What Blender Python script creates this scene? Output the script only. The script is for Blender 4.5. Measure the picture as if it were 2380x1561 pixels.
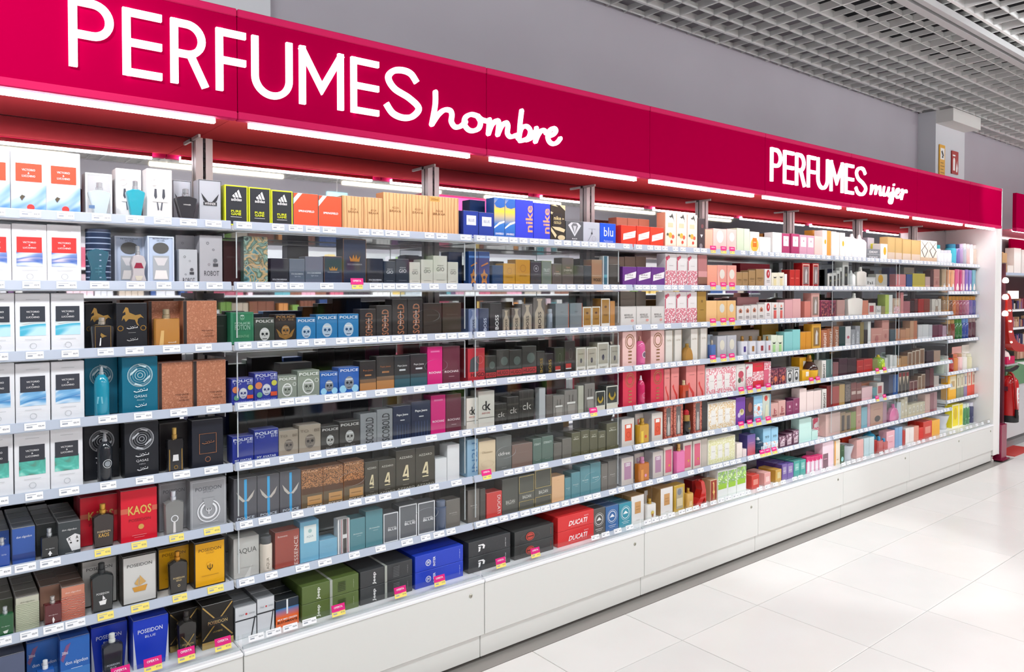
import bpy, bmesh, math, random
from mathutils import Vector
for o in list(bpy.data.objects): bpy.data.objects.remove(o)
SC = bpy.context.scene
COL = SC.collection
PI = math.pi

# ---------------------------------------------------------------- camera
cam_d = bpy.data.cameras.new('camera'); cam = bpy.data.objects.new('camera', cam_d); COL.objects.link(cam)
TH, PITCH, FPX = 0.8952, 0.0205, 1716.68
cam.location = (0, 0, 1.55); cam.rotation_euler = (PI/2 - PITCH, 0, TH - PI/2)
cam_d.sensor_width = 36; cam_d.lens = FPX/2380*36; cam_d.shift_y = -(780.5 - 709.9)/2380
cam_d.clip_start = .05; cam_d.clip_end = 60
SC.camera = cam
# ---------------------------------------------------------------- world, exposure, ceiling lamps
w = bpy.data.worlds.new('world'); SC.world = w; w.use_nodes = True
w.node_tree.nodes['Background'].inputs[0].default_value = (.95, .96, 1, 1)
w.node_tree.nodes['Background'].inputs[1].default_value = .35
SC.view_settings.view_transform = 'Standard'; SC.view_settings.look = 'None'
SC.view_settings.gamma = 1; SC.view_settings.use_curve_mapping = False
SC.view_settings.exposure = 0.12
cy = SC.cycles
cy.max_bounces = 8; cy.diffuse_bounces = 4; cy.glossy_bounces = 5; cy.transmission_bounces = 5; cy.transparent_max_bounces = 22
cy.caustics_reflective = False; cy.caustics_refractive = False
def area(name, loc, sx, sy, power, col=(1, 1, 1), rot=(0, 0, 0), spread=PI):
    l = bpy.data.lights.new(name, 'AREA'); l.shape = 'RECTANGLE'; l.size = sx; l.size_y = sy; l.energy = power; l.color = col; l.spread = spread
    o = bpy.data.objects.new(name, l); COL.objects.link(o); o.location = loc; o.rotation_euler = rot; return o
for i in range(6):
    area('ceiling_lamp', (-.2 + i*2.0, .75, 3.12), 1.5, .25, 14, (.93, .975, 1), (0, 0, 0), math.radians(150))
for i in range(5):
    area('ceiling_lamp', (.5 + i*2.6, -1.7, 3.12), 1.5, .25, 52, (.96, .98, 1), (0, 0, 0), math.radians(160))
for i in range(6):      # added fill with no fixture, lifts the back wall and the fascia
    area('added_fill', (-.6 + i*2.1, 1.0, 3.1), 1.2, .12, 9.5 if i else 24, (.93, .975, 1), (math.radians(66), 0, 0), math.radians(170))
for i in range(4):      # added fill without fixtures, brightens the far side shown in the mirrors
    area('added_fill', (.0 + i*3.2, -2.5, 3.1), 1.4, .12, 40, (.97, .98, 1), (math.radians(-42), 0, 0), math.radians(140))
    area('added_fill', (1.0 + i*3.2, -.3, 3.1), 1.4, .12, 22, (.97, .98, 1), (math.radians(-38), 0, 0), math.radians(140))
def spot(name, loc, target, power, ang, blend=.5, col=(.93, .97, 1), r=.05):
    l = bpy.data.lights.new(name, 'SPOT'); l.energy = power; l.spot_size = math.radians(ang); l.spot_blend = blend; l.color = col; l.shadow_soft_size = r
    o = bpy.data.objects.new(name, l); COL.objects.link(o); o.location = loc
    o.rotation_euler = (Vector(target) - Vector(loc)).to_track_quat('-Z', 'Y').to_euler(); return o
spot('track_spot', (4.6, .9, 3.1), (4.35, 2.05, .15), 95, 34)
spot('left_spot', (-.5, .9, 3.05), (.0, 2.42, 2.32), 110, 46, .9, (1, .95, .98))
spot('track_spot', (6.9, 1.6, 3.1), (7.3, 2.42, 2.3), 40, 26, .6, (1, .9, .92))

# ---------------------------------------------------------------- materials
def lin(h):
    h = h.lstrip('#'); r = []
    for i in (0, 2, 4):
        c = int(h[i:i+2], 16)/255; r.append(c/12.92 if c <= .04045 else ((c + .055)/1.055)**2.4)
    return (*r, 1)
MC = {}
def M(h, rough=.32, metal=0, coat=0, alpha=1, spec=.5):
    k = (h, rough, metal, coat, alpha, spec)
    if k not in MC:
        m = bpy.data.materials.new('finish'); m.use_nodes = True; b = m.node_tree.nodes['Principled BSDF']
        b.inputs['Base Color'].default_value = lin(h); b.inputs['Roughness'].default_value = rough; b.inputs['Metallic'].default_value = metal
        b.inputs['Coat Weight'].default_value = coat; b.inputs['Coat Roughness'].default_value = .1; b.inputs['Alpha'].default_value = alpha
        b.inputs['Specular IOR Level'].default_value = spec; m.diffuse_color = lin(h)
        MC[k] = m
    return MC[k]
def emit(h, s):
    k = ('e', h, s)
    if k not in MC:
        m = bpy.data.materials.new('light'); m.use_nodes = True; b = m.node_tree.nodes['Principled BSDF']
        b.inputs['Base Color'].default_value = lin(h); b.inputs['Emission Color'].default_value = lin(h); b.inputs['Emission Strength'].default_value = s
        MC[k] = m
    return MC[k]
def gold(h='caa25a'): return M(h, .25, .85)
# printed pictures: noise / wave patterns through a colour ramp, in object space
PH = dict(ski=(['eef4fc', 'b4cef0', '6a9ae0', '3a70cc'], 'm', 18, 50, .4), street=(['e9edf5', 'c4d0ec', '4a70c0', 'e0d4dc', '24408c'], 'm', 30, 90, .5),
  cove=(['bfe6f2', '56bcd8', '36a8c8', 'e6f2f4', '6f6a62'], 'm', 24, 80, .6), wave=(['e4f0f8', '7fb8e2', '3f86c4', 'd4e6f2'], 'm', 30, 70, 1), lagoon=(['9fe0d2', '5cc4b4', '4fa898', '6a7a6a'], 'n', 24, 0, 1),
  wood=(['e6b682', 'd9a46c', 'e9bd8c', 'b07c48'], 'v', 20, 90, 4), leopard=(['d79a66', '2a1c16', 'c98a58', '1c1412'], 'n', 130, 0, 0), floral=(['f4f1f0', 'f2eeee', 'c8405c', 'e7a0ac', '7a2c3c'], 'n', 95, 0, 0),
  tropic=(['33504c', '5f9aa2', 'd8b27c', '3f6458', '9ab8a8', '24403c'], 'n', 24, 0, 1.2), croc=(['b87a5c', 'a3664a', 'c48a6c'], 'n', 150, 0, 0), coral=(['d8806a', 'c4604c', '3a3436', 'e39a84'], 'v2', 40, 10, 5),
  goldfl=(['f2eee4', 'efe9dc', 'd2a852', 'f4f0e8'], 'n', 110, 0, 0), greenfl=(['efeedb', 'e2e2b8', 'd2d090', 'f2f0e4'], 'n', 90, 0, 0), redfl=(['f2ecea', 'f0e6e6', 'd2566a', 'eab0b8'], 'n', 110, 0, 0),
  lips=(['c2604e', 'd28a72', 'a03c34', '7a2a28'], 'n', 140, 0, 0), leaf=(['f2f6ea', 'b4d874', '86bc3c', '8f9c94', 'dcebc4'], 'n', 38, 0, 1), lace=(['2a2427', '8c7a74', '171416'], 'n', 120, 0, 0),
  denim=(['e9e6e4', 'c4a0b4', '6a3a52', '3a2430'], 'n', 70, 0, 1), dusk=(['5a4f96', '7a5a9c', 'b4607c', 'd0606a'], 'z', 0, 0, 0), sky=(['9cc8e2', 'c4e0ee', 'eaf2f2', 'd8a49a'], 'n', 40, 0, 1), burgfl=(['6a2440', '3c1628', '9c4a5c', 'c87a5a'], 'n', 60, 0, 1),
  blueyel=(['2f78c8', 'f4d23c', '2f78c8', '1f66bc'], 'z', 0, 0, 0), sunset=(['1a2c44', '2c78b4', 'ee6a24', 'ee6a24'], 'z2', 0, 0, 0), sage=(['c8c8b0', '98a884', 'dad6c6', '6c7c5c'], 'v2', 60, 8, 3), steel=(['7f8084', '54565a', '9c9da0', '2c2d30'], 'n', 30, 0, 2), crumple=(['5d5a54', '4a4741', '6c6a62'], 'n', 40, 0, 2))
def photo(k):
    if ('p', k) in MC: return MC[('p', k)]
    cols, mode, sc, st, dist = PH[k]
    m = bpy.data.materials.new('print_' + k); m.use_nodes = True; nt = m.node_tree; b = nt.nodes['Principled BSDF']; b.inputs['Roughness'].default_value = .35
    tc = nt.nodes.new('ShaderNodeTexCoord'); mp = nt.nodes.new('ShaderNodeMapping'); nt.links.new(tc.outputs['Object'], mp.inputs[0]); rp = nt.nodes.new('ShaderNodeValToRGB')
    if mode[0] == 'n':
        t = nt.nodes.new('ShaderNodeTexNoise'); t.inputs['Scale'].default_value = sc; t.inputs['Detail'].default_value = 2; t.inputs['Distortion'].default_value = dist; out = t.outputs[0]
        nt.links.new(mp.outputs[0], t.inputs[0]); lo, hi = .32, .68
    elif mode[0] == 'm':
        t = nt.nodes.new('ShaderNodeTexNoise'); t.inputs['Scale'].default_value = sc; t.inputs['Detail'].default_value = 2; t.inputs['Distortion'].default_value = dist; out = t.outputs[0]
        mp.vector_type = 'TEXTURE'; mp.inputs['Rotation'].default_value = (0, math.radians(st), 0); mp.inputs['Scale'].default_value = (1, 1, 3.2); nt.links.new(mp.outputs[0], t.inputs[0]); lo, hi = .32, .68
    elif mode[0] == 'z':
        sp = nt.nodes.new('ShaderNodeSeparateXYZ'); nt.links.new(tc.outputs['Generated'], sp.inputs[0]); mt = nt.nodes.new('ShaderNodeMath'); mt.operation = 'SUBTRACT'; mt.inputs[0].default_value = 1; nt.links.new(sp.outputs[2], mt.inputs[1]); out = mt.outputs[0]; lo, hi = 0, .95
    else:
        t = nt.nodes.new('ShaderNodeTexWave'); t.wave_type = 'BANDS'; t.bands_direction = 'X' if mode == 'v' else 'Z'; t.inputs['Scale'].default_value = sc; t.inputs['Distortion'].default_value = dist; t.inputs['Detail'].default_value = 2; t.inputs['Detail Scale'].default_value = 1.5
        if mode == 'v': mp.inputs['Scale'].default_value = (1, 1, .16)
        if mode == 'w': mp.inputs['Rotation'].default_value = (0, math.radians(st), 0); mp.inputs['Scale'].default_value = (1, 1, 2.4)
        out = t.outputs[0]; nt.links.new(mp.outputs[0], t.inputs[0]); lo, hi = 0, 1
    cr = rp.color_ramp; n = len(cols)
    for i, c in enumerate(cols):
        p = lo + (hi - lo)*i/(n - 1)
        e = cr.elements[i] if i < 2 else cr.elements.new(p)
        e.position = p; e.color = lin(c)
    nt.links.new(out, rp.inputs[0]); nt.links.new(rp.outputs[0], b.inputs['Base Color'])
    MC[('p', k)] = m; return m
def acrylic_mat():
    m = bpy.data.materials.new('clear_acrylic'); m.use_nodes = True; nt = m.node_tree; nt.nodes.clear()
    o = nt.nodes.new('ShaderNodeOutputMaterial'); mx = nt.nodes.new('ShaderNodeMixShader'); tr = nt.nodes.new('ShaderNodeBsdfTransparent'); gl = nt.nodes.new('ShaderNodeBsdfGlossy'); lw = nt.nodes.new('ShaderNodeLayerWeight'); lw.inputs[0].default_value = .5; pw = nt.nodes.new('ShaderNodeMath'); pw.operation = 'POWER'; pw.inputs[1].default_value = 5; fr = nt.nodes.new('ShaderNodeMath'); fr.operation = 'MULTIPLY_ADD'; fr.inputs[1].default_value = .9; fr.inputs[2].default_value = .028; nt.links.new(lw.outputs['Facing'], pw.inputs[0]); nt.links.new(pw.outputs[0], fr.inputs[0])
    tr.inputs[0].default_value = (.95, .965, .965, 1); gl.inputs['Roughness'].default_value = .03
    nt.links.new(fr.outputs[0], mx.inputs[0]); nt.links.new(tr.outputs[0], mx.inputs[1]); nt.links.new(gl.outputs[0], mx.inputs[2]); nt.links.new(mx.outputs[0], o.inputs[0]); return m
ACR = acrylic_mat()
def noisy(h1, h2, scale, rough, bump=0, spec=.5):
    m = bpy.data.materials.new('surface'); m.use_nodes = True; nt = m.node_tree; b = nt.nodes['Principled BSDF']; b.inputs['Roughness'].default_value = rough; b.inputs['Specular IOR Level'].default_value = spec
    tc = nt.nodes.new('ShaderNodeTexCoord'); t = nt.nodes.new('ShaderNodeTexNoise'); t.inputs['Scale'].default_value = scale; t.inputs['Detail'].default_value = 3; rp = nt.nodes.new('ShaderNodeValToRGB')
    rp.color_ramp.elements[0].position = .35; rp.color_ramp.elements[1].position = .65; rp.color_ramp.elements[0].color = lin(h1); rp.color_ramp.elements[1].color = lin(h2)
    nt.links.new(tc.outputs['Object'], t.inputs[0]); nt.links.new(t.outputs[0], rp.inputs[0]); nt.links.new(rp.outputs[0], b.inputs['Base Color'])
    if bump:
        bp = nt.nodes.new('ShaderNodeBump'); bp.inputs['Strength'].default_value = bump; nt.links.new(t.outputs[0], bp.inputs['Height']); nt.links.new(bp.outputs[0], b.inputs['Normal'])
    return m
LED, LETTER = 20, 1.3
WHITE = M('f1f2f4', .3); MIRROR = M('e2e4e6', .02, 1); EDGE = M('dfe6e8', .15, 0, 0, .55)

# ---------------------------------------------------------------- mesh helpers
class MB:
    def __init__(s): s.v = []; s.f = []; s.m = []; s.mats = []
    def mi(s, m):
        if m not in s.mats: s.mats.append(m)
        return s.mats.index(m)
    def poly(s, pts, m):
        n = len(s.v); s.v += [tuple(p) for p in pts]; s.f.append(tuple(range(n, n + len(pts)))); s.m.append(s.mi(m))
    def geo(s, vs, fs, m):
        n = len(s.v); s.v += [tuple(p) for p in vs]; i = s.mi(m)
        for f in fs: s.f.append(tuple(n + k for k in f)); s.m.append(i)
    def box(s, x0, x1, y0, y1, z0, z1, m, bev=0):
        if bev <= 0 or min(x1-x0, y1-y0, z1-z0) < bev*2.5:
            v = [(x, y, z) for z in (z0, z1) for y in (y0, y1) for x in (x0, x1)]
            s.geo(v, [(0, 2, 3, 1), (4, 5, 7, 6), (0, 1, 5, 4), (2, 6, 7, 3), (0, 4, 6, 2), (1, 3, 7, 5)], m)
        else:
            bm = bmesh.new(); bmesh.ops.create_cube(bm, size=1)
            for q in bm.verts: q.co = (x0 + (q.co.x + .5)*(x1-x0), y0 + (q.co.y + .5)*(y1-y0), z0 + (q.co.z + .5)*(z1-z0))
            bmesh.ops.bevel(bm, geom=bm.edges[:], offset=bev, segments=1, affect='EDGES')
            bm.verts.index_update(); s.geo([q.co[:] for q in bm.verts], [[q.index for q in f.verts] for f in bm.faces], m); bm.free()
    def lathe(s, prof, m, n=16, cx=0, cy=0):
        vs = []; fs = []
        for r, z in prof:
            for k in range(n): a = 2*PI*k/n; vs.append((cx + r*math.cos(a), cy + r*math.sin(a), z))
        L = len(prof)
        for i in range(L-1):
            for k in range(n): fs.append((i*n + k, i*n + (k+1) % n, (i+1)*n + (k+1) % n, (i+1)*n + k))
        fs.append(tuple(range(n))[::-1]); fs.append(tuple((L-1)*n + k for k in range(n)))
        s.geo(vs, fs, m)
    def slab(s, half, d, m, inset=.9):      # symmetric outline in x/z, rounded front and back, along y
        pts = [(x, z) for x, z in half] + [(-x, z) for x, z in reversed(half)]
        zc = sum(z for _, z in pts)/len(pts); n = len(pts); vs = []
        for y, k in ((-d/2, inset), (-d*.36, 1), (d*.36, 1), (d/2, inset)):
            vs += [(x*k, y, zc + (z - zc)*(k*.5 + .5)) for x, z in pts]
        fs = [tuple(range(n)), tuple(3*n + i for i in reversed(range(n)))]
        for L in range(3):
            for i in range(n): j = (i+1) % n; fs.append((L*n + j, L*n + i, (L+1)*n + i, (L+1)*n + j))
        s.geo(vs, fs, m)
    def mesh(s, smooth=False):
        me = bpy.data.meshes.new('part'); me.from_pydata(s.v, [], s.f)
        for m in s.mats: me.materials.append(m)
        me.polygons.foreach_set('material_index', s.m)
        if smooth: me.shade_smooth(); me.set_sharp_from_angle(angle=math.radians(40))
        me.update(); return me
def ob(name, me, parent=None, loc=None, rot=None):
    o = bpy.data.objects.new(name, me.mesh() if isinstance(me, MB) else me); COL.objects.link(o); o.parent = parent
    if loc: o.location = loc
    if rot: o.rotation_euler = rot
    return o
def tag(o, label, cat, group=None, kind=None):
    o['label'] = label
    if cat: o['category'] = cat
    if group: o['group'] = group
    if kind: o['kind'] = kind
    return o
def root(name, loc, label, cat, group=None):
    o = bpy.data.objects.new(name, None); o.empty_display_size = .05; COL.objects.link(o); o.location = loc; return tag(o, label, cat, group)
def struct(name, me, loc=None): o = ob(name, me, None, loc); o['kind'] = 'structure'; return o
def bx(name, x0, x1, y0, y1, z0, z1, m, parent=None, bev=0):
    b = MB(); b.box(x0, x1, y0, y1, z0, z1, m, bev); return ob(name, b, parent)
TX = {}
def text_geo(t, bold=0):
    k = (t, bold)
    if k not in TX:
        c = bpy.data.curves.new('t', 'FONT'); c.body = t; c.size = 1; c.resolution_u = 2; c.align_x = 'LEFT'; c.fill_mode = 'FRONT'; c.offset = bold
        o = bpy.data.objects.new('t', c); COL.objects.link(o)
        me = o.to_mesh(); vs = [v.co[:] for v in me.vertices]; fs = [tuple(p.vertices) for p in me.polygons]; o.to_mesh_clear()
        bpy.data.objects.remove(o); bpy.data.curves.remove(c)
        x0 = min(v[0] for v in vs); x1 = max(v[0] for v in vs); y0 = min(v[1] for v in vs); y1 = max(v[1] for v in vs)
        TX[k] = ([((v[0]-x0)/(x1-x0) - .5, (v[1]-y0)/(y1-y0) - .5) for v in vs], fs)
    return TX[k]
def resolve(c):
    if not isinstance(c, str): return c
    if c in PH: return photo(c)
    if c[0] == '*': return gold(c[1:] or 'caa25a')
    if c[0] == '~': return M(c[1:], .25, .7)
    return M(c, .34)
def ell(u, v, a, b, n=18): return [(u + a*math.cos(2*PI*i/n), v + b*math.sin(2*PI*i/n)) for i in range(n)]
def prints(P, w, h, y0):        # flat print on the front of a w x h face: label mesh and lettering mesh
    lab = MB(); txt = MB(); k = 0
    for p in P:
        t, c = p[0], resolve(p[1]); k += 1; y = y0 - .00035*k
        Q = lambda pts: [((u - .5)*w, y, v*h) for u, v in pts]
        if t == 'r': lab.poly(Q([(p[2], p[3]), (p[4], p[3]), (p[4], p[5]), (p[2], p[5])]), c)
        elif t == 'e': lab.poly(Q(ell(p[2], p[3], p[4], p[4]*w/h*(p[5] if len(p) > 5 else 1))), c)
        elif t == 'p': lab.poly(Q(p[2]), c)
        elif t in 'of':
            if t == 'o':
                a, th = p[4], p[5]; b = a*w/h*(p[6] if len(p) > 6 else 1); r1 = ell(p[2], p[3], a, b, 24); r2 = ell(p[2], p[3], a*(1-th), b*(1-th), 24)
            else:
                e = p[2]; m = p[3] if len(p) > 3 else 0; f = w/h
                r1 = [(m, m*f), (1-m, m*f), (1-m, 1-m*f), (m, 1-m*f)]; r2 = [(m+e, (m+e)*f), (1-m-e, (m+e)*f), (1-m-e, 1-(m+e)*f), (m+e, 1-(m+e)*f)]
            n = len(r1); lab.geo(Q(r1) + Q(r2), [(i, (i+1) % n, n + (i+1) % n, n + i) for i in range(n)], c)
        elif t in ('t', 'tv', 'tb', 'tbv', 'td', 'tbs'):
            vs, fs = text_geo(p[2], .018 if t[1:2] == 'b' else 0); u, v, a, b = p[3:7]
            if t.endswith('v'): pts = [(u - q[1]*a, v + q[0]*b) for q in vs]
            elif t == 'td': pts = [(u + q[1]*a, v - q[0]*b) for q in vs]
            elif t == 'tbs': pts = [(u + q[0]*a + q[1]*b*.35*h/w, v + q[1]*b) for q in vs]
            else: pts = [(u + q[0]*a, v + q[1]*b) for q in vs]
            txt.geo(Q(pts), fs, c)
    return lab, txt
# ---------------------------------------------------------------- printed designs: key -> (description, form, body colour, prints, options)
def vl(ph, lc, big=0):
    if big: return [('r', ph, 0, .0, 1, .46), ('r', lc, .13, .5, .88, .78), ('t', 'ffffff', 'VICTORIO', .5, .68, .38, .032), ('t', 'ffffff', '&', .5, .63, .05, .028), ('t', 'ffffff', 'LUCCHINO', .5, .585, .38, .032), ('p', '5a5040', [(.24, .25), (.3, .29), (.4, .27), (.34, .23), (.3, .2)]), ('e', 'e0403a', .55, .1, .11)]
    return [('r', ph, .12, .3, .88, .56), ('r', lc, .13, .53, .86, .79), ('t', 'ffffff', 'VICTORIO', .5, .7, .38, .028), ('t', 'ffffff', '&', .5, .655, .05, .026), ('t', 'ffffff', 'LUCCHINO', .5, .61, .38, .028), ('o', '9aa0a4', .5, .13, .1, .1), ('r', 'a8acb0', .3, .9, .7, .905), ('r', 'a8acb0', .26, .235, .74, .24)]
def skull(c, e, u=.5, v=.38, s=.24, top='d8d8d8'):
    return [('e', c, u, v, s, 1.3), ('r', top, u - s*.75, v + s*.5, u + s*.75, v + s*.72), ('e', e, u - s*.4, v + s*.05, s*.26), ('e', e, u + s*.4, v + s*.05, s*.26), ('p', e, [(u - s*.1, v - s*.3), (u + s*.1, v - s*.3), (u, v - s*.05)]), ('r', e, u - s*.45, v - s*.75, u + s*.45, v - s*.66)]
def wings(c, v=.55): return [('p', c, [(.5, v - .1), (.42, v - .06), (.1, v + .14), (.2, v - .02), (.38, v - .12)]), ('p', c, [(.5, v - .1), (.58, v - .06), (.9, v + .14), (.8, v - .02), (.62, v - .12)])]
def roundel(c, u, v, r): return [('o', c, u, v, r, .05), ('o', c, u, v, r*.42, .1), ('o', c, u, v, r*.22, .2), ('o', c, u, v, r*.6, .03), ('o', c, u, v, r*.8, .03), ('o', c, u, v, r*.9, .02), ('p', c, [(u - r*.8, v + r*.1), (u - r*.3, v + r*.35), (u - r*.2, v + r*.3), (u - r*.75, v)]), ('p', c, [(u + r*.8, v - r*.1), (u + r*.3, v - r*.35), (u + r*.2, v - r*.3), (u + r*.75, v)]), ('p', c, [(u - r*.5, v - r*.45), (u + r*.2, v - r*.55), (u + r*.1, v - r*.48), (u - r*.4, v - r*.35)]), ('p', c, [(u + r*.5, v + r*.45), (u - r*.2, v + r*.55), (u - r*.1, v + r*.48), (u + r*.4, v + r*.35)])]
def horse(c): return [('p', c, [(.22, .82), (.3, .92), (.38, .9), (.42, .8), (.62, .74), (.78, .76), (.9, .67), (.8, .7), (.7, .66), (.68, .58), (.74, .5), (.66, .54), (.6, .64), (.4, .66), (.3, .6), (.24, .68), (.17, .62), (.2, .72), (.3, .76), (.28, .82), (.2, .78)])]
def arabic(c, u, v, s): return [('p', c, [(u - s, v), (u - s*.6, v - .02), (u - s*.1, v - .012), (u - s*.1, v + .004), (u - s*.55, v - .006), (u - s*.9, v + .012)]), ('o', c, u + .02, v + .012, s*.22, .35), ('p', c, [(u + s*.2, v), (u + s, v + .005), (u + s, v + .04), (u + s*.9, v + .04), (u + s*.9, v + .016), (u + s*.2, v + .012)]), ('e', c, u - s*.3, v + .03, .012), ('e', c, u + s*.5, v + .045, .012)]
def band(c, t1, t2, tc): return [('p', c, [(.12, .3), (.93, .46), (.97, .78), (.14, .6)]), ('t', tc, t1, .5, .6, .46, .08), ('t', tc, t2, .5, .48, .5, .06)]
def slits(c): return [('r', c, .14, .32 + i*.09, .86, .345 + i*.09) for i in range(5)]
def twolab(c, v0, v1, u0=.25, u1=.75): return [('r', c, u0, v0, u1, v1)]
def seal(c): return [('o', c, .5, .58, .3, .12), ('p', c, [(.3, .55), (.4, .62), (.5, .68), (.6, .62), (.7, .55)]), ('o', c, .5, .58, .38, .04), ('r', c, .2, .22, .8, .235), ('r', c, .28, .16, .72, .172)]
def bottlepic(c, tc, t): return [('p', c, [(.12, 0), (.12, .55), (.3, .7), (.36, .75), (.36, .9), (.28, .92), (.28, .97), (.72, .97), (.72, .92), (.64, .9), (.64, .75), (.7, .7), (.88, .55), (.88, 0)]), ('tbv', tc, t, .5, .33, .26, .5), ('r', tc, .15, .04, .85, .055)]
def trio(ph, lc): return [('r', ph, .02, .02, .98, .98)] + [('r', lc, .1 + i*.25, .2, .27 + i*.25, .74) for i in range(3)] + [('r', 'b4aaa4', .13 + i*.25, .5, .24 + i*.25, .515) for i in range(3)]
def window(fc, gc): return [('f', fc, .07, .08), ('r', gc, .17, .14, .83, .86), ('p', 'c8c4c2', [(.38, .2), (.62, .2), (.6, .5), (.66, .62), (.5, .78), (.38, .6)])]
B = 'box'
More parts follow.
